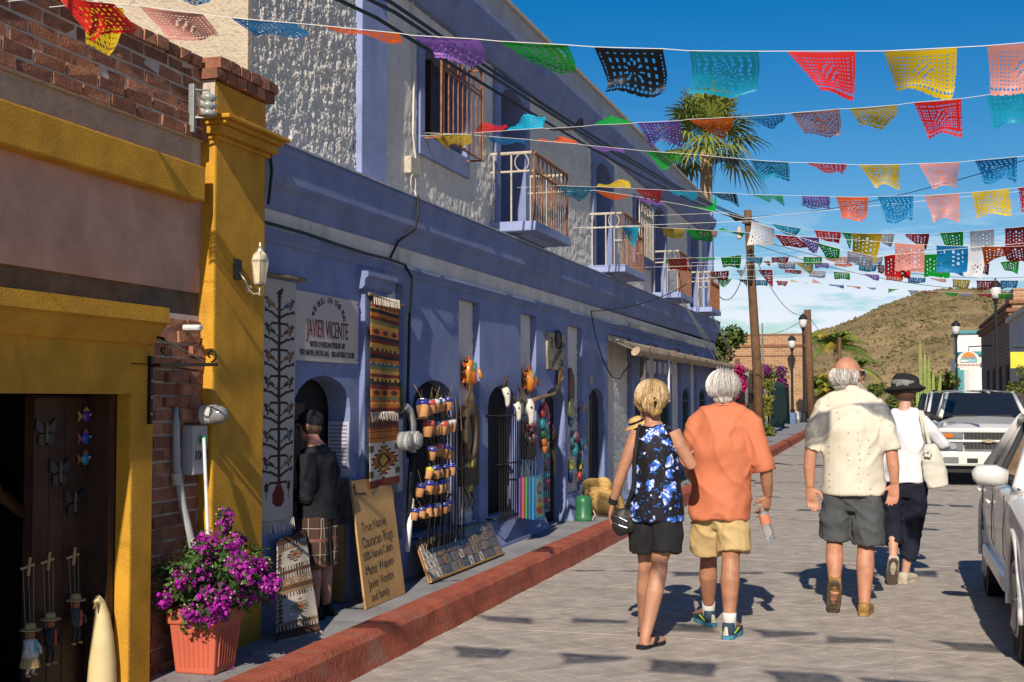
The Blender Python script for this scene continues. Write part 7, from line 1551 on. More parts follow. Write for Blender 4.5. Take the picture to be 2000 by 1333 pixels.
b = MB(); b.tube([(-1.459, 8.13, 0.773), (-1.458, 8.13, 0.897), (-1.458, 8.13, 1.027), (-1.463, 8.13, 1.223), (-1.461, 8.12, 1.328), (-1.464, 8.12, 1.386)], [.185, .175, .158, .150, .130, .080], 24, ey=[.150, .140, .122, .118, .085, .062], up=(1, 0, 0))
tk = soft('tank_top', b, fl_top, P1, .011, 6, lambda c: .008*mnoise.noise((c.x*14, c.y*14, c.z*3)) + .004*mnoise.noise((c.x*30, c.y*30, c.z*9)))
m_blk = M('black_cotton', (.014, .014, .016), .85, .25, 12, .3, 160)
b = MB()
b.tube([(-1.51, 8.14, 0.791), (-1.532, 8.15, 0.682), (-1.538, 8.16, 0.569)], [.105, .108, .100], 16, ey=[.125, .118, .105], up=(1, 0, 0)); b.tube([(-1.404, 8.12, 0.795), (-1.389, 8.12, 0.689), (-1.391, 8.11, 0.577)], [.105, .108, .100], 16, ey=[.125, .118, .105], up=(1, 0, 0))
soft('shorts', b, m_blk, P1, .011, 4, folds(.006, 18, 6, 2))
m_hair1 = mixmat('blonde_hair', (.40, .25, .10), .45, [(k_noise(90, .45, .62, (1, 1, .12)), (.24, .12, .035)), (k_noise(60, .55, .7, (1, 1, .1)), (.66, .46, .20))], .6, 260)
b = MB(); b.ball(hc + V((.005, -.018, .035)), .102, 18, sc=(1.02, 1.05, 1.05)); b.tube([hc + V((.01, -.07, .03)), hc + V((.03, -.105, -.005)), hc + V((.035, -.085, -.06)), hc + V((.02, -.05, -.085))], [.06, .055, .045, .02], 12); b.tube([hc + V((-.06, .03, .06)), hc + V((-.085, -.01, .0)), hc + V((-.05, -.055, -.055))], [.03, .034, .02], 10)
soft('hair', b, m_hair1, P1, .007, 5, lambda c: .005*mnoise.noise((c.x*60, c.y*60, c.z*9)) + .003*mnoise.noise((c.x*130, c.y*130, c.z*16)))
face_parts(at1, P1, m_hair1); strands(hc + V((.005, -.018, .035)), (.106, .110, .110), 420, BL, P1, 1, (-.55, .83, 0), hi=2.0, loose=.06); strands(hc + V((.022, -.075, .0)), (.066, .066, .085), 160, BL, P1, 2, (-.2, .9, 0), hi=2.4, loose=.10, swirl=.8)
cl_ = MB(); cl_.tube([hc + V((.035, -.125, .04)), hc + V((.045, -.14, -.0)), hc + V((.042, -.13, -.035))], [.010, .016, .008], 8); cl_.build('hair_clip', m_blk, P1)
wx = V((-1.74, 8.155, 0.895)); wd_ = (V((-1.745, 8.16, 0.872)) - V((-1.699, 8.12, 1.007))).normalized(); MB().tube([wx - wd_*.018, wx + wd_*.018], .031, 14).build('wristwatch', m_blk, P1)
for nm, a_, t_ in (('sandal', (-1.5, 7.96, 0.045), (-1.42, 8.16, .03)), ('sandal', (-1.589, 8.38, 0.018), (-1.60, 8.58, .03))):
    a_, t_ = V(a_), V(t_); d = (t_ - a_); d.z = 0; d.normalize(); c0 = V((a_.x, a_.y, 0)) - d*.065; sd_ = d.cross(V((0, 0, 1))); mb = MB()
    pts = [(0, .026), (.04, .036), (.12, .034), (.2, .046), (.25, .036), (.275, .012)]; up_p = [c0 + d*l + sd_*w for l, w in pts] + [c0 + d*l - sd_*w for l, w in reversed(pts)]
    n = len(up_p); mb.add([p + V((0, 0, .002)) for p in up_p] + [p + V((0, 0, .024)) for p in up_p], [tuple(range(n-1, -1, -1)), tuple(range(n, 2*n))] + [(i, (i+1) % n, n+(i+1) % n, n+i) for i in range(n)]); so_ = mb.build('sandal', m_blk, P1)
    for q in (-1, 1): MB().tube([c0 + d*.20 + V((0, 0, .05)), c0 + d*.16 + sd_*q*.032 + V((0, 0, .055)), c0 + d*.11 + sd_*q*.038 + V((0, 0, .024))], [.006, .013, .010], 6).build('strap', m_blk, so_)
hb = thing('crossbody_bag', 'black leather crossbody bag with silver zips on the blonde woman', 'bag', (-1.638, 8.05, 0.769))
bc_ = V((-1.64, 8.06, 0.768)); b = MB(); b.tube([bc_ + V((.005, 0, .085)), bc_ + V((0, 0, .03)), bc_ + V((.0, 0, -.03)), bc_ + V((.01, 0, -.075))], [.055, .085, .09, .06], 16, ey=[.025, .045, .05, .035], up=(.9, .35, 0))
soft('pouch', b, M('black_leather', (.018, .017, .017), .45, .2, 10, .3, 60), hb, .009, 5, folds(.004, 22, 16, 1))
for k in range(2): MB().tube([bc_ + V((-.075, -.045, .045 - k*.045)), bc_ + V((-.03, -.062, .035 - k*.05)), bc_ + V((.02, -.058, .01 - k*.04))], .0018, 5).build('zip', m_tin, hb)
MB().tube([bc_ + V((.0, .0, .09)), V((-1.581, 8, 0.969)), V((-1.566, 7.995, 1.195)), V((-1.555, 8.04, 1.349)), V((-1.557, 8.12, 1.386))], .012, 6, ey=.004, up=(1, 0, 0)).build('strap', m_blk, hb)

# ---- man in the orange shirt
P2 = thing('person', 'grey-haired man in orange shirt and khaki shorts carrying a water bottle', 'person', (-1.122, 8.6, -0.026)); P2.location.z = 0
sk2 = skin('skin_tan_b', (.36, .165, .095))
b = MB(); n0 = V((-1.08, 8.6, 1.509)); hc = V((-1.083, 8.63, 1.605))
torso(b, (-1.112, 8.62, 0.783), (-1.107, 8.62, 1.038), (-1.089, 8.6, 1.311), n0, .165, .165, .175, .12)
b.tube([n0 + V((0, 0, -.05)), hc + V((0, -.01, -.05))], [.065, .06], 12); at2 = head(b, hc, (.25, .97, 0), 1.04)
limb(b, [(-0.899, 8.6, 1.394), (-0.853, 8.6, 1.252), (-0.808, 8.6, 1.094), (-0.806, 8.64, 1.001), (-0.804, 8.68, 0.911)], [.058, .053, .044, .042, .029])
hand(b, (-0.804, 8.68, 0.911), (-0.844, 8.7, 0.766), (-.55, .75, 0), (-.6, -.6, 0), .85, 1.05)
limb(b, [(-1.266, 8.6, 1.399), (-1.304, 8.62, 1.254), (-1.325, 8.66, 1.108), (-1.34, 8.8, 1.041), (-1.344, 8.92, 0.999)], [.058, .053, .044, .042, .029])
hand(b, (-1.344, 8.92, 0.999), (-1.357, 9.1, 0.97), (1, 0, 0), (0, 0, 1), .5, 1.05)
leg(b, (-1.192, 8.63, 0.769), (-1.215, 8.78, 0.454), (-1.231, 8.88, 0.11), (-1.36, 9.12, .035), 1.05)
leg(b, (-1.025, 8.6, 0.776), (-1.038, 8.55, 0.485), (-1.036, 8.45, 0.107), (-1.0, 8.70, .035), 1.08)
soft('body', b, sk2, P2, .0058, 3)
m_org = mixmat('orange_cotton', (.54, .17, .085), .85, [(k_noise(3, .5, .75), (.47, .14, .07)), (k_noise(120, .55, .8, (.2, .2, 2)), (.60, .21, .11))], .35, 240)
b = MB(); b.tube([(-1.112, 8.62, 0.752), (-1.112, 8.62, 0.851), (-1.11, 8.62, 1.038), (-1.096, 8.6, 1.243), (-1.085, 8.6, 1.373), (-1.081, 8.6, 1.461), (-1.082, 8.61, 1.509)], [.205, .203, .200, .205, .190, .115, .066], 26, ey=[.165, .165, .160, .155, .128, .085, .066], up=(1, 0, 0))
b.tube([(-1.293, 8.6, 1.371), (-1.18, 8.6, 1.434), (-1.081, 8.6, 1.461), (-0.983, 8.6, 1.431), (-0.872, 8.6, 1.367)], [.058, .080, .085, .080, .058], 14); b.tube([(-0.919, 8.6, 1.387), (-0.86, 8.6, 1.252), (-0.816, 8.61, 1.07)], [.078, .080, .075], 16); b.tube([(-1.245, 8.6, 1.392), (-1.29, 8.62, 1.247), (-1.318, 8.66, 1.108)], [.078, .078, .072], 16)
soft('shirt', b, m_org, P2, .011, 5, lambda c: .010*mnoise.noise((c.x*7 + c.z*5, c.y*7, c.z*6)) + .006*mnoise.noise((c.x*16 - c.z*9, c.y*12, c.z*12)) + .016*(1 - abs(mnoise.noise((c.x*4.5 + c.y*3, 3, c.z*3.5 + c.x*4))))**9 - .004)
MB().tube([(-1.081, 8.605, 1.489), (-1.082, 8.615, 1.529)], [.080, .070], 18).build('collar', m_org, P2)
m_kha = mixmat('khaki_cotton', (.50, .36, .17), .9, [(k_noise(4, .45, .8), (.42, .29, .13))], .3, 200)
b = MB(); b.tube([(-1.192, 8.63, 0.797), (-1.204, 8.66, 0.657), (-1.217, 8.7, 0.522)], [.092, .112, .115], 16, ey=[.13, .125, .12], up=(1, 0, 0)); b.tube([(-1.033, 8.61, 0.802), (-1.026, 8.6, 0.668), (-1.017, 8.57, 0.537)], [.092, .112, .115], 16, ey=[.13, .125, .12], up=(1, 0, 0))
b.tube([(-1.112, 8.62, 0.8), (-1.114, 8.63, 0.697)], [.15, .10], 16, ey=[.145, .115], up=(1, 0, 0)); soft('shorts', b, m_kha, P2, .011, 4, folds(.009, 11, 9, 5))
m_hairg = mixmat('grey_hair', (.40, .36, .32), .5, [(k_noise(80, .45, .62, (1, 1, .15)), (.22, .19, .17)), (k_noise(50, .55, .7, (1, 1, .12)), (.58, .54, .50))], .6, 240)
b = MB(); b.ball(hc + V((0, -.022, .032)), .106, 18, sc=(1.02, 1.0, 1.02)); b.tube([hc + V((-.05, -.055, -.05)), hc + V((0, -.085, -.065)), hc + V((.05, -.055, -.05))], .032, 10)
soft('hair', b, m_hairg, P2, .007, 4, lambda c: .006*mnoise.noise((c.x*45 + c.z*30, c.y*45, c.z*14)) + .003*mnoise.noise((c.x*120, c.y*120, c.z*22))); face_parts(at2, P2, m_hairg); strands(hc + V((0, -.022, .030)), (.112, .110, .112), 520, GY, P2, 3, (.25, .97, 0), hi=2.25, loose=.05)
m_sho = M('trainer_navy', (.025, .05, .085), .6, .5, 25, .3, 90); m_sole = M('sole_teal', (.06, .22, .32), .6, .3, 12); m_sock = M('white_sock', (.62, .60, .57), .95, .08, 20, .4, 200)
def shoe(parent, a, toe, mat, msole, flash=None, h=.085, lift=0, sock=True, nm='shoe'):
    a, toe = V(a), V(toe); d = V((toe.x-a.x, toe.y-a.y, 0)).normalized(); z0 = lift; c0 = V((a.x, a.y, z0)) - d*.055; b = MB(); sd_ = d.cross(V((0, 0, 1)))
    b.tube([c0 + V((0, 0, .05)), c0 + d*.05 + V((0, 0, .055)), c0 + d*.14 + V((0, 0, .045)), c0 + d*.23 + V((0, 0, .038)), c0 + d*.28 + V((0, 0, .033))], [.038, .044, .047, .048, .028], 14, ey=[.042, .050, .040, .030, .022], up=sd_); b.tube([c0 + d*.035 + V((0, 0, .05)), c0 + d*.03 + V((0, 0, h + .02))], [.045, .042], 12)
    s_ = soft(nm, b, mat, parent, .008, 3); mb = MB(); pts = [(-.035, .02), (0, .040), (.08, .040), (.16, .050), (.23, .046), (.28, .026), (.295, .008)]; up_p = [c0 + d*l + sd_*w for l, w in pts] + [c0 + d*l - sd_*w for l, w in reversed(pts)]; n = len(up_p)
    mb.add([p + V((0, 0, .002)) for p in up_p] + [p + V((0, 0, .026)) for p in up_p], [tuple(range(n-1, -1, -1)), tuple(range(n, 2*n))] + [(i, (i+1) % n, n+(i+1) % n, n+i) for i in range(n)]); mb.build('sole', msole, s_)
    if flash: MB().tube([c0 + V((0, 0, .03)) - d*.042, c0 + V((0, 0, .085)) - d*.030], [.018, .009], 4, ey=.006, up=sd_).build('heel_tab', flash, s_)
    for q in (-1, 1):
        if flash: MB().tube([c0 + sd_*q*.044 + d*.02 + V((0, 0, .04)), c0 + sd_*q*.050 + d*.10 + V((0, 0, .065))], .005, 5).build('stripe', M('neon_stripe', (.35, .5, .04), .5), s_)
    if sock: MB().tube([a + V((0, 0, -.03)), a + V((0, 0, .035)), a + V((0, 0, .07))], [.046, .044, .046], 14).build('sock', m_sock, s_, smooth=True)
shoe(P2, (-1.231, 8.88, 0.096), (-1.36, 9.12, .035), m_sho, m_sole, m_ivory); shoe(P2, (-1.036, 8.45, 0.094), (-1.0, 8.70, .035), m_sho, m_sole, m_ivory)
wb2 = thing('water_bottle', 'clear plastic water bottle with orange label in the man\'s right hand', 'bottle', (-0.806, 8.68, 0.684))
m_pet = bpy.data.materials.new('clear_pet'); m_pet.use_nodes = True; q_ = m_pet.node_tree.nodes['Principled BSDF']; q_.inputs['Base Color'].default_value = (.85, .87, .88, 1); q_.inputs['Roughness'].default_value = .08; q_.inputs['Transmission Weight'].default_value = .85; q_.inputs['IOR'].default_value = 1.2
bt, bo = V((-0.845, 8.68, 0.828)), V((-0.791, 8.69, 0.616)); ax = (bo - bt)
MB().tube([bt - ax*.06, bt + ax*.06, bt + ax*.2, bt + ax*.5, bt + ax*.55, bt + ax*.75, bt + ax*.8, bt + ax*.97, bo], [.014, .014, .034, .034, .031, .034, .031, .034, .028], 16).build('bottle_body', m_pet, wb2, smooth=True); MB().tube([bt + ax*.22, bt + ax*.50], .0352, 16, cap=False).build('label_band', M('label_orange', (.6, .2, .1), .5), wb2, smooth=True); MB().tube([bt - ax*.12, bt - ax*.05], .016, 12).build('cap', m_ivory, wb2)

# ---- man in the cream shirt
P3 = thing('person', 'balding bearded man in cream patterned shirt and grey shorts wearing sunglasses', 'person', (-0.319, 9.7, -0.012)); P3.location.z = 0
sk3 = skin('skin_tan_c', (.44, .20, .12))
b = MB(); n0 = V((-0.3, 9.7, 1.61)); hc = V((-0.311, 9.73, 1.723))
torso(b, (-0.284, 9.72, 0.877), (-0.288, 9.72, 1.138), (-0.296, 9.7, 1.4), n0, .175, .175, .185, .125)
b.tube([n0 + V((0, 0, -.05)), hc + V((0, -.01, -.05))], [.068, .062], 12); at3 = head(b, hc, (.86, .5, 0), 1.08)
limb(b, [(-0.51, 9.7, 1.486), (-0.552, 9.7, 1.343), (-0.583, 9.7, 1.18), (-0.595, 9.69, 1.042), (-0.592, 9.68, 0.903)], [.046, .050, .046, .044, .030])
hand(b, (-0.592, 9.68, 0.903), (-0.564, 9.68, 0.724), (0, -1, .1), (1, 0, 0), .15, 1.08)
limb(b, [(-0.075, 9.7, 1.476), (-0.041, 9.7, 1.335), (-0.015, 9.7, 1.179), (-0.002, 9.69, 1.062), (0.007, 9.68, 0.941)], [.046, .050, .046, .044, .030])
hand(b, (0.007, 9.68, 0.941), (-0.016, 9.67, 0.776), (-.3, -1, 0), (-1, .2, 0), .6, 1.08)
leg(b, (-0.39, 9.72, 0.856), (-0.425, 9.78, 0.486), (-0.419, 9.56, 0.188), (-0.432, 9.64, 0.051), 1.08); leg(b, (-0.183, 9.7, 0.862), (-0.203, 9.74, 0.476), (-0.216, 9.62, 0.057), (-.19, 9.86, .035), 1.1)
soft('body', b, sk3, P3, .0058, 3)
m_crm = mixmat('cream_print', (.62, .565, .455), .85, [(k_noise(3, .5, .8), (.58, .52, .41)), (k_vor(1, .10, .15, .25, 0, (14, .01, 20)), (.33, .30, .26))], .3, 220)
b = MB(); b.tube([(-0.284, 9.72, 0.855), (-0.283, 9.72, 0.989), (-0.284, 9.72, 1.176), (-0.289, 9.7, 1.344), (-0.295, 9.7, 1.475), (-0.301, 9.7, 1.569), (-0.301, 9.71, 1.618)], [.220, .222, .220, .222, .205, .125, .070], 26, ey=[.17, .172, .165, .16, .132, .09, .070], up=(1, 0, 0))
b.tube([(-0.536, 9.7, 1.452), (-0.41, 9.7, 1.531), (-0.301, 9.7, 1.565), (-0.186, 9.7, 1.528), (-0.054, 9.7, 1.446)], [.058, .082, .088, .082, .058], 14); b.tube([(-0.481, 9.7, 1.475), (-0.537, 9.7, 1.331), (-0.572, 9.7, 1.173)], [.082, .080, .070], 16); b.tube([(-0.1, 9.7, 1.464), (-0.048, 9.7, 1.327), (-0.015, 9.7, 1.179)], [.082, .080, .070], 16)
soft('shirt', b, m_crm, P3, .011, 5, lambda c: .010*mnoise.noise((c.x*6 + c.z*3, c.y*7, c.z*5 + 7)) + .005*mnoise.noise((c.x*15 - c.z*9, c.y*12, c.z*12)) + .014*(1 - abs(mnoise.noise((c.x*4 + c.y*3 + 5, 7, c.z*3 - c.x*3))))**9 - .004)
MB().tube([(-0.301, 9.705, 1.587), (-0.301, 9.715, 1.636)], [.084, .074], 18).build('collar', m_crm, P3)
m_gry = mixmat('charcoal_cotton', (.085, .09, .095), .9, [(k_noise(5, .45, .8), (.065, .07, .075)), (k_noise(70, .6, .8, (1, 1, .1)), (.11, .115, .12))], .3, 200)
b = MB(); b.tube([(-0.389, 9.72, 0.893), (-0.411, 9.76, 0.703), (-0.418, 9.8, 0.53)], [.094, .118, .112], 16, ey=[.135, .13, .12], up=(1, 0, 0)); b.tube([(-0.186, 9.71, 0.898), (-0.182, 9.73, 0.693), (-0.181, 9.74, 0.495)], [.094, .118, .115], 16, ey=[.135, .13, .12], up=(1, 0, 0))
b.tube([(-0.284, 9.72, 0.896), (-0.29, 9.74, 0.745)], [.16, .10], 16, ey=[.15, .115], up=(1, 0, 0)); soft('shorts', b, m_gry, P3, .011, 4, folds(.009, 10, 10, 9))
b = MB(); st = at3(0, -.028, -.008); b.ball(st, .098, 16, sc=(1.04, 1.04, .84)); b.tube([at3(-.06, -.05, -.065), at3(0, -.085, -.075), at3(.06, -.05, -.065)], .034, 10); b.tube([at3(-.082, .02, .03), at3(-.084, .025, -.03)], .016, 8); b.tube([at3(.082, .02, .03), at3(.084, .025, -.03)], .016, 8)
soft('hair', b, m_hairg, P3, .007, 4, lambda c: .007*mnoise.noise((c.x*45 + c.z*25, c.y*45, c.z*18)) + .003*mnoise.noise((c.x*120, c.y*120, c.z*22)))
b = MB(); b.tube([at3(-.066, .035, -.05), at3(-.04, .085, -.10), at3(0, .102, -.112), at3(.04, .085, -.10), at3(.066, .035, -.05)], [.018, .026, .028, .026, .018], 10); b.tube([at3(-.03, .100, -.05), at3(.03, .100, -.05)], .012, 8)
soft('beard', b, m_hairg, P3, .007, 3, lambda c: .003*mnoise.noise((c.x*80, c.y*80, c.z*60))); face_parts(at3, P3, m_hairg); strands(at3(0, -.03, -.012), (.106, .106, .088), 420, GY, P3, 4, (.86, .5, 0), lo=.75, hi=2.5, swirl=.7, loose=.07)
sgl = MB(); sgl.tube([at3(-.083, -.005, .025), at3(-.08, .07, .025)], .005, 5); sgl.tube([at3(.083, -.005, .025), at3(.08, .07, .025)], .005, 5); sgl.tube([at3(-.012, .108, .022), at3(.012, .108, .022)], .004, 5)
sgo = sgl.build('sunglasses', m_blk, P3)
for q in (-1, 1): MB().tube([at3(q*.012, .106, .014), at3(q*.045, .104, .012), at3(q*.08, .075, .018)], [.018, .024, .016], 10, ey=.006, up=(0, 0, 1)).build('lens', glass('lens_dark', (.01, .01, .012), .1), sgo)
m_loaf = M('tan_leather', (.26, .15, .045), .5, .25, 8, .3, 60); m_gum = M('worn_gum_sole', (.10, .075, .05), .8, .3, 20, .5, 60)
shoe(P3, (-0.216, 9.62, 0.049), (-.19, 9.86, .035), m_loaf, M('tan_sole', (.30, .18, .06), .7), None, .06, 0, False)
fh, ft = V((-0.419, 9.56, 0.195)), V((-0.439, 9.7, -0.04)); dd_ = (ft - fh).normalized(); up2 = V((0, -1, 0)); up2 = (up2 - dd_*up2.dot(dd_)).normalized()   # raised heel: the sole faces the camera
fc = fh - dd_*.02 - up2*.02; b = MB(); b.tube([fc - dd_*.045, fc + dd_*.02, fc + dd_*.11, fc + dd_*.2, fc + dd_*.235], [.042, .052, .053, .052, .03], 14, ey=[.05, .06, .052, .045, .025], up=(1, 0, 0)); sh3 = soft('shoe', b, m_loaf, P3, .008, 3)
pts = [(-.055, .02), (-.02, .038), (.06, .036), (.13, .046), (.2, .040), (.245, .012)]; sd_ = V((1, 0, 0)); q0 = fc + up2*.052; poly = [q0 + dd_*l + sd_*w for l, w in pts] + [q0 + dd_*l - sd_*w for l, w in reversed(pts)]; n = len(poly)
MB().add(poly + [p - up2*.022 for p in poly], [tuple(range(n)), tuple(range(2*n-1, n-1, -1))] + [(i, (i+1) % n, n+(i+1) % n, n+i) for i in range(n)]).build('sole', m_gum, sh3, fix=True)
for k in range(7): MB().tube([q0 + dd_*(-.03 + k*.036) + up2*.002 - sd_*.028, q0 + dd_*(-.03 + k*.036) + up2*.002 + sd_*.028], .004, 4).build('tread', M('tread_brown', (.06, .045, .03), .9), sh3)

# ---- woman in the white top and dark hat
P4 = thing('person', 'woman in white long-sleeved top and navy cropped trousers with dark hat', 'person', (0.067, 11.3, -0.015)); P4.location.z = 0
sk4 = skin('skin_fair', (.50, .27, .19))
b = MB(); n0 = V((0.095, 11.3, 1.477)); hc = V((0.097, 11.33, 1.602))
torso(b, (0.091, 11.32, 0.839), (0.09, 11.32, 1.076), (0.092, 11.3, 1.248), n0, .155, .14, .15, .11)
b.tube([n0 + V((0, 0, -.05)), hc + V((0, -.01, -.05))], [.055, .05], 12); at4 = head(b, hc, (.45, .9, 0), 1.0)
limb(b, [(0.242, 11.3, 1.378), (0.318, 11.3, 1.284), (0.403, 11.34, 1.173), (0.42, 11.48, 1.151), (0.424, 11.58, 1.165)], [.038, .040, .037, .034, .024]); hand(b, (0.424, 11.58, 1.165), (0.431, 11.75, 1.186), (-1, 0, 0), (0, 0, 1), .4, .92)
limb(b, [(-0.043, 11.3, 1.386), (-0.082, 11.3, 1.247), (-0.105, 11.32, 1.073), (-0.098, 11.36, 0.963), (-0.092, 11.4, 0.861)], [.038, .040, .037, .034, .024]); hand(b, (-0.092, 11.4, 0.861), (-0.094, 11.42, 0.721), (1, 0, 0), (0, 1, 0), .4, .92)
leg(b, (0.004, 11.32, 0.838), (-0.013, 11.36, 0.489), (-0.013, 11.16, 0.183), (-0.022, 11.23, 0.063), .80); leg(b, (0.182, 11.32, 0.841), (0.14, 11.38, 0.47), (0.077, 11.36, 0.041), (.16, 11.56, .035), .82)
soft('body', b, sk4, P4, .0064, 3)
m_wht = mixmat('white_jersey', (.70, .68, .70), .9, [(k_noise(4, .5, .8), (.62, .61, .66))], .3, 220)
b = MB(); b.tube([(0.091, 11.32, 0.852), (0.093, 11.32, 0.968), (0.091, 11.32, 1.119), (0.092, 11.3, 1.27), (0.094, 11.3, 1.378), (0.095, 11.3, 1.451)], [.175, .172, .160, .165, .150, .085], 22, ey=[.15, .145, .135, .13, .105, .075], up=(1, 0, 0))
b.tube([(-0.047, 11.3, 1.36), (0.024, 11.3, 1.412), (0.095, 11.3, 1.429), (0.168, 11.3, 1.412), (0.237, 11.3, 1.361)], [.045, .062, .066, .062, .045], 14); b.tube([(0.225, 11.3, 1.378), (0.31, 11.3, 1.284), (0.399, 11.34, 1.173), (0.42, 11.48, 1.151), (0.424, 11.56, 1.166)], [.062, .058, .052, .048, .036], 14); b.tube([(-0.034, 11.3, 1.377), (-0.078, 11.3, 1.247), (-0.101, 11.32, 1.073), (-0.095, 11.38, 0.919)], [.062, .058, .050, .040], 14)
soft('top', b, m_wht, P4, .011, 4, lambda c: .009*mnoise.noise((c.x*9, c.y*9, c.z*10)) + .014*(1 - abs(mnoise.noise((c.x*6 + 2, c.y*4, c.z*5 + c.x*6))))**8 - .004)
m_nvy = mixmat('navy_cotton', (.016, .018, .032), .9, [(k_noise(5, .45, .8), (.011, .012, .024))], .25, 200)
b = MB(); b.tube([(0.017, 11.32, 0.868), (-0.002, 11.35, 0.663), (-0.013, 11.37, 0.488), (-0.011, 11.28, 0.322)], [.110, .092, .078, .070], 16, ey=[.125, .10, .09, .08], up=(1, 0, 0)); b.tube([(0.17, 11.32, 0.871), (0.171, 11.35, 0.667), (0.149, 11.39, 0.47), (0.108, 11.375, 0.203)], [.110, .094, .080, .072], 16, ey=[.125, .105, .092, .082], up=(1, 0, 0))
b.tube([(0.096, 11.32, 0.869), (0.09, 11.33, 0.731)], [.14, .10], 16, ey=[.125, .105], up=(1, 0, 0)); soft('trousers', b, m_nvy, P4, .011, 4, folds(.008, 12, 12, 4)); m_hairb = M('brown_hair', (.10, .055, .03), .5, .3, 40)
b = MB(); b.ball(hc + V((0, -.02, .015)), .10, 16, sc=(1, 1, .95)); soft('hair', b, m_hairb, P4, .009, 3); face_parts(at4, P4, m_hairb)
hat = thing('felt_hat', 'black brimmed hat with grey ribbon on the woman in white', 'hat', hc + V((0, 0, .06))); hp_ = hc + V((0, -.01, .05)); m_felt = M('black_felt', (.016, .016, .017), .95, .2, 20, .3, 200)
mb = MB(); mb.lathe([(.155, -.022), (.158, -.012), (.112, .012), (.108, .04), (.102, .075), (.085, .10), (.04, .115), (.01, .118)], (0, 0, 0), 26); mb.v = [(x*(1 + .10*(x > 0)), y, z + (.03*x/.16 if abs(z) < .03 else 0) - .02*abs(y)/.16*(z < .0)) for x, y, z in mb.v]; mb.rot(R(-8), 'X').rot(R(6), 'Y'); mb.v = [tuple(V(p) + hp_) for p in mb.v]; mb.build('crown_and_brim', m_felt, hat, smooth=True)
mb = MB(); mb.lathe([(.1135, .010), (.1145, .014), (.112, .044), (.110, .046)], (0, 0, 0), 26); mb.rot(R(-8), 'X').rot(R(6), 'Y'); mb.v = [tuple(V(p) + hp_) for p in mb.v]; mb.build('ribbon', M('grey_ribbon', (.20, .20, .19), .9, .3, 30), hat); mb = MB()
for q in (-1, 1): mb.tube([hp_ + V((-.02, -.112, .015)), hp_ + V((-.02 + q*.035, -.125, .022)), hp_ + V((-.02 + q*.05, -.12, .0))], [.006, .018, .010], 8)
mb.build('bow', MATS['grey_ribbon'], hat, smooth=True)
m_can = M('cream_canvas', (.58, .55, .47), .9, .1, 8, .3, 160); m_snk = M('beige_canvas', (.46, .40, .32), .9, .12, 12)
shoe(P4, (0.076, 11.36, 0.033), (.16, 11.56, .035), m_snk, m_ivory, None, .07, 0, False, 'sneaker')
fh, ft = V((-0.013, 11.15, 0.192)), V((-0.031, 11.26, -0.005)); dd_ = (ft - fh).normalized(); up2 = V((0, -1, 0)); up2 = (up2 - dd_*up2.dot(dd_)).normalized(); fc = fh - dd_*.01 - up2*.015; b = MB(); b.tube([fc - dd_*.035, fc + dd_*.03, fc + dd_*.1, fc + dd_*.18, fc + dd_*.21], [.042, .050, .051, .050, .03], 14, ey=[.05, .06, .052, .045, .025], up=(1, 0, 0)); sh4 = soft('sneaker', b, m_snk, P4, .008, 3)
q0 = fc + up2*.050; poly = [q0 + dd_*l*.92 + sd_*w for l, w in pts] + [q0 + dd_*l*.92 - sd_*w for l, w in reversed(pts)]; n = len(poly); MB().add(poly + [p - up2*.02 for p in poly], [tuple(range(n)), tuple(range(2*n-1, n-1, -1))] + [(i, (i+1) % n, n+(i+1) % n, n+i) for i in range(n)]).build('sole', m_gum, sh4, fix=True)
tb_ = thing('tote_bag', 'cream canvas tote bag with knotted strap on the woman in white', 'bag', (0.333, 11.2, 0.83)); tcx = V((0.336, 11.22, 0.977))
b = MB(); b.tube([(0.285, 11.2, 1.176), (0.304, 11.2, 1.083), (0.33, 11.2, 0.936), (0.349, 11.2, 0.822)], [.045, .085, .105, .085], 18, ey=[.02, .04, .055, .045], up=(.95, .3, 0)); soft('pouch', b, m_can, tb_, .010, 4, folds(.006, 12, 8, 8))
MB().tube([(0.289, 11.18, 1.16), (0.266, 11.16, 1.275), (0.244, 11.2, 1.401), (0.23, 11.28, 1.451)], .014, 6, ey=.005, up=(1, 0, 0)).build('strap', m_can, tb_); MB().tube([(0.274, 11.25, 1.157), (0.246, 11.2, 1.274), (0.224, 11.2, 1.401), (0.218, 11.28, 1.443)], .014, 6, ey=.005, up=(1, 0, 0)).build('strap', m_can, tb_)
b = MB(); kx = V((0.271, 11.14, 1.102))
for k in range(5): b.ball(kx + V((.02*math.cos(k*1.3), -.01, .025*math.sin(k*1.3))), .018, 8)
b.build('knot', m_can, tb_, smooth=True)

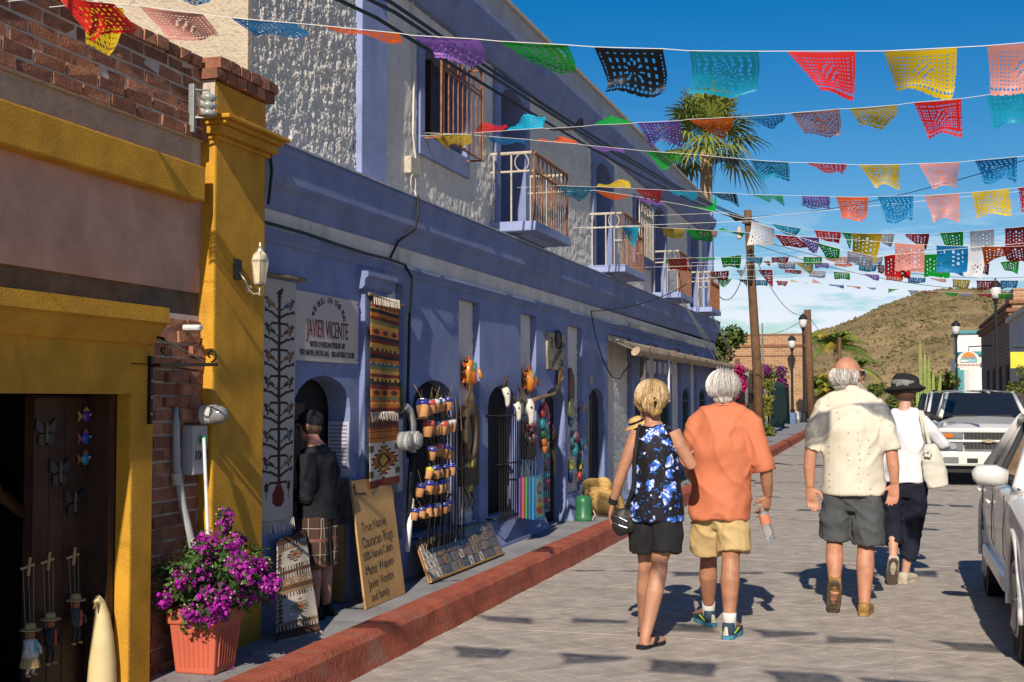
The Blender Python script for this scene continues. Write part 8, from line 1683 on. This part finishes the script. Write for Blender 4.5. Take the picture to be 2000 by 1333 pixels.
# ---- man in the doorway of the blue shop
P5 = thing('person', 'man in dark shirt, cap and plaid shorts standing in the arched doorway', 'person', (-4.33, 9.2, -.15)); sk5 = skin('skin_pinkish', (.40, .19, .13))
ox, oy = -4.34, 9.24
b = MB(); n0 = V((ox - .03, oy, 1.22)); hc = V((ox - .07, oy - .01, 1.34))
b.tube([(ox, oy, .56), (ox, oy, .64), (ox - .01, oy, .86), (ox - .01, oy, 1.06), (ox - .02, oy, 1.16), n0], [.10, .12, .115, .125, .10, .055], 18, ey=[.15, .165, .155, .18, .12, .055], up=(1, 0, 0))
b.tube([n0 + V((.0, 0, -.04)), hc + V((.01, 0, -.04))], [.06, .056], 12); at5 = head(b, hc, (-1, -.12, -.25), 1.0)
for s in (-1, 1):
    limb(b, [(ox - .01, oy + s*.19, 1.12), (ox + .03, oy + s*.215, .95), (ox - .0, oy + s*.20, .78), (ox - .16, oy + s*.15, .80), (ox - .24, oy + s*.11, .84)], [.055, .05, .043, .04, .028]); hand(b, (ox - .24, oy + s*.11, .84), (ox - .34, oy + s*.06, .87), (0, 0, 1), (0, -s, 0), .4)
    leg(b, (ox, oy + s*.09, .56), (ox + .02 - s*.0, oy + s*.10, .28), (ox + .03, oy + s*.11, -.07), (ox - .16, oy + s*.14, -.125), 1.08)
soft('body', b, sk5, P5, .0064, 3)
m_nav2 = mixmat('dark_jersey', (.018, .019, .024), .9, [(k_noise(6, .45, .8), (.012, .013, .017))], .3, 200)
b = MB(); b.tube([(ox, oy, .60), (ox, oy, .75), (ox - .01, oy, .9), (ox - .01, oy, 1.06), (ox - .02, oy, 1.16), (ox - .03, oy, 1.20)], [.145, .145, .14, .145, .11, .06], 22, ey=[.185, .185, .18, .20, .14, .06], up=(1, 0, 0))
for s in (-1, 1): b.tube([(ox - .01, oy + s*.185, 1.12), (ox + .03, oy + s*.215, .96), (ox + .0, oy + s*.20, .80), (ox - .12, oy + s*.16, .80)], [.072, .066, .058, .05], 14)
soft('shirt', b, m_nav2, P5, .012, 4, folds(.008, 9, 9, 2))
m_pld = mixmat('plaid_cotton', (.06, .032, .024), .9, [(k_band(1, 11, .30), (.055, .03, .025)), (k_band(1, 11, .06), (.28, .24, .20)), (k_band(0, 11, .06), (.28, .24, .20)), (k_band(2, 10, .06), (.28, .24, .20)), (k_band(2, 5, .12), (.16, .07, .05))], .3, 180)
b = MB()
for s in (-1, 1): b.tube([(ox, oy + s*.07, .62), (ox + .01, oy + s*.09, .45), (ox + .02, oy + s*.10, .24)], [.13, .125, .115], 16, ey=[.12, .105, .10], up=(1, 0, 0))
soft('shorts', b, m_pld, P5, .012, 3, folds(.007, 11, 7, 2))
b = MB(); b.ball(hc + V((.015, 0, .045)), .102, 16, sc=(1.02, .92, .85)); b.tube([at5(0, .07, .055), at5(0, .13, .05), at5(0, .165, .045)], [.075, .07, .05], 14, ey=.008, up=(0, 1, 0)); soft('cap', b, m_nav2, P5, .008, 3)
b = MB(); b.ball(hc + V((.02, 0, -.01)), .093, 14, sc=(.9, .95, .75)); soft('hair', b, m_hairb, P5, .008, 3); face_parts(at5, P5, m_hairb)
for s in (-1, 1): shoe(P5, (ox + .03, oy + s*.11, -.07), (ox - .16, oy + s*.14, -.125), m_blk, m_blk, None, .05, -.15, False)
mg_ = thing('paper_bundle', 'bundle of pale papers in the doorway man\'s hands', 'papers', (ox - .3, oy, .86)); 
for k in range(4): MB().box(ox - .34, ox - .20, oy - .12 + k*.008, oy - .117 + k*.008, .70, .95).rot(R(6*k), 'X', (ox - .27, oy, .8)).build('sheet', m_ivory, mg_)

# ---- shopkeeper in the dark of the yellow shop, cut by the left edge
P6 = thing('person', 'person reaching inside the dark yellow shop at the left edge', 'person', (-5.25, 6.2, -.15)); sk6 = skin('skin_brown', (.30, .14, .08)); ox, oy = -5.3, 6.30
b = MB(); n0 = V((ox, oy, 1.30)); hc = V((ox, oy + .02, 1.42)); torso(b, (ox, oy, .72), (ox, oy, .9), (ox, oy, 1.12), n0, .15, .14, .17, .11); b.tube([n0, hc], .055, 10); head(b, hc, (.3, 1, 0), 1.0)
limb(b, [(ox + .18, oy, 1.2), (ox + .22, oy + .1, 1.0), (ox + .20, oy + .25, .94), (ox + .16, oy + .42, .86), (ox + .14, oy + .54, .82)], [.052, .048, .042, .038, .027]); hand(b, (ox + .14, oy + .54, .82), (ox + .12, oy + .7, .78), (0, 0, -1), (-1, 0, 0), .3)
limb(b, [(ox - .18, oy, 1.2), (ox - .2, oy, .95), (ox - .18, oy + .05, .75)], [.052, .042, .03]); hand(b, (ox - .18, oy + .05, .75), (ox - .18, oy + .08, .6), (1, 0, 0), (0, 1, 0), .3)
for s in (-1, 1): leg(b, (ox + s*.09, oy, .7), (ox + s*.1, oy, .33), (ox + s*.1, oy, -.06), (ox + s*.12, oy + .2, -.12))
soft('body', b, sk6, P6, .009, 3)
b = MB(); b.tube([(ox, oy, .62), (ox, oy, .8), (ox, oy, 1.1), (ox, oy, 1.22)], [.18, .175, .19, .1], 18, ey=[.15, .15, .14, .1], up=(1, 0, 0)); soft('shirt', b, mixmat('grey_print', (.16, .17, .18), .9, [(k_vor(14, .2, .3, 1, .05), (.42, .42, .44))]), P6, .014, 3, folds(.006, 9, 8, 2))
b = MB()
for s in (-1, 1): b.tube([(ox + s*.08, oy, .68), (ox + s*.1, oy, .3), (ox + s*.1, oy, -.08)], [.11, .09, .07], 12)
soft('trousers', b, m_nvy, P6, .016, 3)
bpy.data.scenes.remove(TMP)
# ------------------------------------------------------------------ vehicles
m_cw = M('car_white', (.62, .61, .58), .28, .03, 2, spec=.5, coat=.6); m_cs = M('car_champagne', (.76, .74, .71), .3, .03, 2, spec=.4, coat=.5); m_ck = M('car_dark', (.02, .022, .025), .25, .05, coat=.6)
m_gl_ = glass('car_glass', (.012, .014, .016), .04); m_rub = M('tyre_rubber', (.022, .021, .020), .85, .2, 20, .4, 60, dirt=(.09, .075, .06), ds=6); m_alloy = M('alloy_rim', (.38, .38, .38), .35, .1, metal=.8); m_trim = M('black_trim', (.02, .02, .022), .6); m_lens = M('headlamp_lens', (.16, .17, .17), .08, .15, 20, spec=.8); m_amb = M('amber_lens', (.50, .15, .02), .15, .1); m_seat = M('car_interior', (.05, .045, .04), .8)
def interp(tab, s):
    for (a, b), (c, d) in zip(tab, tab[1:]):
        if s <= c: return b + (d-b)*max(0, (s-a))/(c-a)
    return tab[-1][1]
def car(name, label, cat, cx, yf, L, hw, belt, deck, cab, paint, wheels, wr=.33, zs=.24, plan=None, trims=True):
    """belt(s), deck(s): heights along the length, s from 0 (front, towards the camera) to 1; cab: cowl, roof start, roof end, rear base (metres from front), roof height, roof half-width"""
    t = thing(name, label, cat, (cx, yf + L/2, 0)); n = int(L/.035)
    plan = plan or [(0, .80), (.04, .93), (.12, .985), (.3, 1), (.8, 1), (.93, .97), (.98, .9), (1, .80)]
    mb = MB()
    for sg_ in (-1, 1):
        P = []
        for i in range(n+1):
            s = i/n; w = hw*interp(plan, s); zb = interp(belt, s); zt = interp(deck, s); e = min(s, 1-s)*L; bot = zs + max(0, .10 - e)*.8
            prof = [(w*.93, bot)]
            for k in range(1, 19):
                f = k/18; z = bot + (zb - bot)*f; prof.append((w*(.955 + .045*math.sin(min(1, f*1.25)*math.pi*.62) - .035*max(0, f-.82)*5*.6), z))
            prof += [(w*.86, zb + (zt-zb)*.55), (w*.6, zt), (0, zt + .012)]
            P.append([(cx + sg_*x, yf + i*L/n, z) for x, z in prof])
        def hol(i, j):
            y = (i+.5)*L/n; z = sum(P[i][j][2] + P[i][j+1][2] for _ in (0,))/2
            return j < 18 and any((y-wy)**2 + (z-wr)**2 < (wr+.055)**2 for wy in wheels)
        mb.grid(P if sg_ > 0 else [r[::-1] for r in P], hole=(hol if sg_ > 0 else (lambda i, j: hol_m(i, j, P, wheels, wr, L, n))))
        for i in (0, n): pts_ = P[i]; o = len(mb.v); mb.v += pts_ + [(cx, pts_[0][1], pts_[0][2])]; mb.f.append(tuple(range(o, o + len(pts_) + 1))); mb.m.append(0); mb.c.append(None)
    body = mb.build('body', paint, t, smooth=False, fix=True)
    for p in body.data.polygons: p.use_smooth = True
    c0, c1, c2, c3, zr, rw = cab; zc = interp(deck, c0/L); zd = interp(deck, c3/L); wb = hw*.90
    def q(y, x, z): return (cx + x, yf + y, z)
    side = {}
    for sg_ in (-1, 1):
        A, B, C, D = q(c0, sg_*wb, zc - .01), q(c1, sg_*rw, zr), q(c2, sg_*rw, zr), q(c3, sg_*wb*.97, zd - .01); side[sg_] = (A, B, C, D); mid0, mid1 = q((c0+c3)/2 + .05, sg_*wb, (zc+zd)/2), q((c1+c2)/2 + .05, sg_*rw, zr)
        MB().add([A, B, mid1, mid0], [(0, 1, 2, 3)]).build('side_window', m_gl_, t, fix=False); MB().add([mid0, mid1, C, D], [(0, 1, 2, 3)]).build('side_window', m_gl_, t)
        MB().tube([A, B], [.045, .035], 6).build('pillar', paint, t, smooth=True); MB().tube([mid0, mid1], .025, 6).build('pillar', m_trim, t); MB().tube([D, C], [.075, .045], 6).build('pillar', paint, t, smooth=True)
        MB().tube([B, mid1, C], .035, 8).build('roof_rail', paint, t, smooth=True)
        MB().tube([A, mid0, D], .014, 6).build('belt_trim', m_trim, t)
    (A, B, C, D), (A2, B2, C2, D2) = side[-1], side[1]
    ws = MB(); ws.grid([[tuple(V(a).lerp(V(b), j/8) + V((0, -.05*math.sin(math.pi*j/8), 0))) for j in range(9)] for a, b in ((A, A2), (tuple(V(A).lerp(V(B), .5)), tuple(V(A2).lerp(V(B2), .5))), (B, B2))]); ws.build('windscreen', m_gl_, t, smooth=True)
    rw_ = MB(); rw_.grid([[tuple(V(a).lerp(V(b), j/8) + V((0, .04*math.sin(math.pi*j/8), 0))) for j in range(9)] for a, b in ((D, D2), (C, C2))]); rw_.build('rear_window', m_gl_, t, smooth=True)
    rf_ = MB(); rf_.grid([[tuple(V(a).lerp(V(b), j/8) + V((0, 0, .045*math.sin(math.pi*j/8) + .012))) for j in range(9)] for a, b in ((B, B2), (tuple(V(B).lerp(V(C), .5) + V((0, 0, .02))), tuple(V(B2).lerp(V(C2), .5) + V((0, 0, .02)))), (C, C2))]); rf_.build('roof', paint, t, smooth=True)
    MB().box(cx - hw*.8, cx + hw*.8, yf + .1, yf + L - .1, zs - .02, zs + .18).build('underbody', m_trim, t)
    for sg_ in (-1, 1):
        for wy in wheels:
            x = cx + sg_*(hw - .12); w_ = MB().lathe([(wr*.62, -.10), (wr*.9, -.105), (wr, -.075), (wr, .075), (wr*.9, .105), (wr*.62, .10)], (x, yf + wy, wr), 28, axis='x'); wo_ = w_.build('tyre', m_rub, t, smooth=False)
            rm = MB(); rm.lathe([(wr*.64, -.06), (wr*.64, .06)], (x, yf + wy, wr), 24, axis='x'); rim = rm.build('wheel_well_disc', m_trim, wo_)
            for k in range(6):
                a = k*math.pi/3; MB().tube([(x + sg_*.075, yf + wy, wr), (x + sg_*.085, yf + wy + wr*.6*math.cos(a), wr + wr*.6*math.sin(a))], [.035, .045], 5).build('spoke', m_alloy, wo_)
            MB().tube([(x + sg_*.095, yf + wy + wr*.63*math.cos(k*math.pi/12), wr + wr*.63*math.sin(k*math.pi/12)) for k in range(24)], .016, 5, closed=True).build('rim', m_alloy, wo_)
            MB().tube([(cx + sg_*hw*.985, yf + wy + (wr+.06)*math.cos(R(-12 + 204*k/18)), wr + (wr+.06)*math.sin(R(-12 + 204*k/18))) for k in range(19)], .022, 6).build('wheel_arch', paint, t, smooth=True)
            MB().lathe([(wr + .05, -.14), (wr + .05, .06)], (cx + sg_*(hw - .16), yf + wy, wr), 20, axis='x').build('arch_liner', m_trim, t)
    return t, q
def hol_m(i, j, P, wheels, wr, L, n):
    m = len(P[0]); j2 = m - 2 - j; y = (i+.5)*L/n; z = (P[i][j2][2] + P[i][j2+1][2])/2; return j2 < 18 and any((y-wy)**2 + (z-wr)**2 < (wr+.055)**2 for wy in wheels)
def mirror_(t, c, mat, s=1, sg_=-1):
    b = MB(); b.tube([V(c) + V((sg_*-.10, .0, -.01))*s, V(c) + V((sg_*-.02, 0, 0))*s, V(c) + V((sg_*.09, .01, .005))*s, V(c) + V((sg_*.125, .015, 0))*s], [.05*s, .075*s, .07*s, .03*s], 12, ey=[.04*s, .065*s, .06*s, .03*s], up=(0, 0, 1)); m = b.build('door_mirror', mat, t, smooth=True); MB().tube([V(c) + V((sg_*-.1, .02, -.02)), V(c) + V((sg_*-.2, .04, -.05))], .035*s, 8).build('mirror_arm', m_trim, m)
# near saloon at the right edge
t, q = car('parked_saloon', 'champagne saloon car cut by the right edge with its white mirror showing', 'car', 1.56, 7.30, 4.55, .885, [(0, .70), (.1, .80), (.28, .92), (.8, .96), (.95, .95), (1, .85)], [(0, .72), (.1, .88), (.30, .99), (.80, 1.02), (.96, 1.0), (1, .88)], (1.45, 2.35, 3.35, 4.05, 1.40, .60), m_cs, (1.02, 3.72), .345)
mirror_(t, (.64, 9.30, 1.03), m_cw, 1.0)
for y, z in ((9.95, .80), (10.95, .82)): h_ = MB().tube([(.668, y, z), (.652, y + .05, z + .005), (.652, y + .14, z + .005), (.668, y + .19, z)], .014, 6).build('door_handle', m_cs, t, smooth=True)
for y in (8.85, 9.86, 10.86): MB().tube([(.700 - .022*(z > .45) - .010*(.5 < z < .8), y, z) for z in (.34, .45, .55, .7, .85, .93)], .004, 4).build('door_gap', m_trim, t)
MB().box(.652, .70, 8.72, 10.62, .33, .43).build('side_moulding', m_cs, t, bevel=.012); MB().box(.646, .66, 8.76, 8.98, .345, .415).build('moulding_badge', m_tin, t, bevel=.006)
MB().box(.86, 2.26, 7.22, 7.40, .28, .52).build('front_bumper', m_cs, t, bevel=.05); MB().box(1.2, 1.92, 7.26, 7.34, .56, .70).build('grille', m_trim, t, bevel=.02)
for s in (-1, 1): MB().tube([(1.56 + s*.40, 7.33, .66), (1.56 + s*.58, 7.36, .67), (1.56 + s*.72, 7.47, .68)], [.06, .075, .06], 10).build('headlamp', m_lens, t, smooth=True)
# pickup facing the camera
t, q = car('pickup_truck', 'white pickup truck facing the camera with split mesh grille', 'pickup', 1.62, 24.35, 5.0, .84, [(0, .95), (.05, 1.02), (.25, 1.06), (1, 1.08)], [(0, 1.03), (.04, 1.10), (.26, 1.22), (.30, 1.22), (.6, 1.15), (1, 1.15)], (1.35, 2.0, 3.1, 3.35, 1.66, .60), m_cw, (.85, 4.0), .36, .36, [(0, .97), (.03, 1), (.97, 1), (1, .97)])
yf = 24.33; X = lambda v: 1.62 + v
MB().box(X(-.86), X(.86), yf - .18, yf + .12, .36, .62).build('front_bumper', m_cw, t, bevel=.04); MB().box(X(-.80), X(.80), yf - .06, yf + .1, .24, .37).build('lower_valance', m_trim, t)
for s in (-1, 1):
    MB().box(X(s*.64 - .13), X(s*.64 + .13), yf - .195, yf - .17, .41, .52).build('fog_lamp', m_lens, t, bevel=.01); MB().box(X(s*.28 - .09), X(s*.28 + .09), yf - .19, yf - .175, .42, .50).build('bumper_slot', m_trim, t)
    MB().box(X(s*.62 - .20), X(s*.62 + .20), yf - .05, yf + .02, .845, .95).build('upper_lamp', m_lens, t, bevel=.01); MB().box(X(s*.70 - .10), X(s*.70 + .10), yf - .06, yf, .86, .935).build('indicator', m_amb, t); MB().box(X(s*.62 - .20), X(s*.62 + .20), yf - .05, yf + .02, .64, .78).build('headlamp', m_lens, t, bevel=.01); MB().lathe([(.06, 0), (.05, .02)], (X(s*.60), yf - .075, .71), 12, axis='y').build('reflector', m_tin, t)
    mirror_(t, (X(s*.99), 25.75, 1.22), m_trim, 1.25, s)
for z0, z1 in ((.83, .945), (.66, .775)):
    gr = MB().box(X(-.40), X(.40), yf - .045, yf - .01, z0, z1).build('grille', m_trim, t)
    for k in range(13): MB().box(X(-.38 + k*.062), X(-.372 + k*.062), yf - .052, yf - .044, z0, z1).build('mesh_bar', M('mesh_grey', (.09, .09, .09), .5), gr)
MB().box(X(-.84), X(.84), yf - .075, yf - .0, .782, .825).build('grille_bar', m_cw, t, bevel=.01); MB().prism([(X(-.13), .79), (X(-.05), .79), (X(-.05), .775), (X(.05), .775), (X(.05), .79), (X(.13), .79), (X(.11), .82), (X(.05), .82), (X(.05), .835), (X(-.05), .835), (X(-.05), .82), (X(-.11), .82)], 'y', yf - .10, yf - .076).build('emblem', M('gold_emblem', (.45, .36, .2), .35, .05, metal=.6), t, fix=True)
MB().box(X(-.84), X(.84), yf - .03, yf + .03, .95, 1.03).build('bonnet_edge', m_cw, t, bevel=.02)
for s in (-.3, .3): MB().tube([(X(s - .25), 25.66, 1.235), (X(s + .2), 25.60, 1.245)], .012, 5).build('wiper', m_trim, t)
# cars behind
t, q = car('white_estate_car', 'white estate car parked behind the pickup', 'car', 1.55, 30.6, 4.6, .86, [(0, .85), (.1, .95), (.3, 1.05), (1, 1.08)], [(0, .92), (.1, 1.02), (.28, 1.12), (1, 1.14)], (1.25, 1.95, 4.2, 4.5, 1.70, .64), m_cw, (.9, 3.6), .35, .3)
MB().box(.9, 2.2, 30.55, 30.64, .55, .8).build('grille', m_trim, t); mirror_(t, (.62, 31.95, 1.15), m_trim, 1.1)
for s in (-1, 1): MB().box(1.55 + s*.62 - .14, 1.55 + s*.62 + .14, 30.58, 30.70, .68, .84).build('headlamp', m_lens, t, bevel=.02)
MB().tube([(.98, 32.6, 1.76), (.98, 34.7, 1.76)], .02, 6).build('roof_bar', m_trim, t); MB().tube([(2.12, 32.6, 1.76), (2.12, 34.7, 1.76)], .02, 6).build('roof_bar', m_trim, t)
t, q = car('dark_car', 'dark car behind the white estate car, farthest in the parked row', 'car', 1.5, 37.6, 4.5, .86, [(0, .85), (.1, .95), (.3, 1.02), (1, 1.05)], [(0, .92), (.1, 1.0), (.28, 1.08), (1, 1.1)], (1.25, 1.95, 4.1, 4.4, 1.70, .62), m_ck, (.9, 3.5), .34, .28); mirror_(t, (.60, 38.95, 1.15), m_ck, 1.1)
for s in (-1, 1): MB().box(1.5 + s*.62 - .14, 1.5 + s*.62 + .14, 37.58, 37.70, .68, .84).build('headlamp', m_lens, t, bevel=.02)
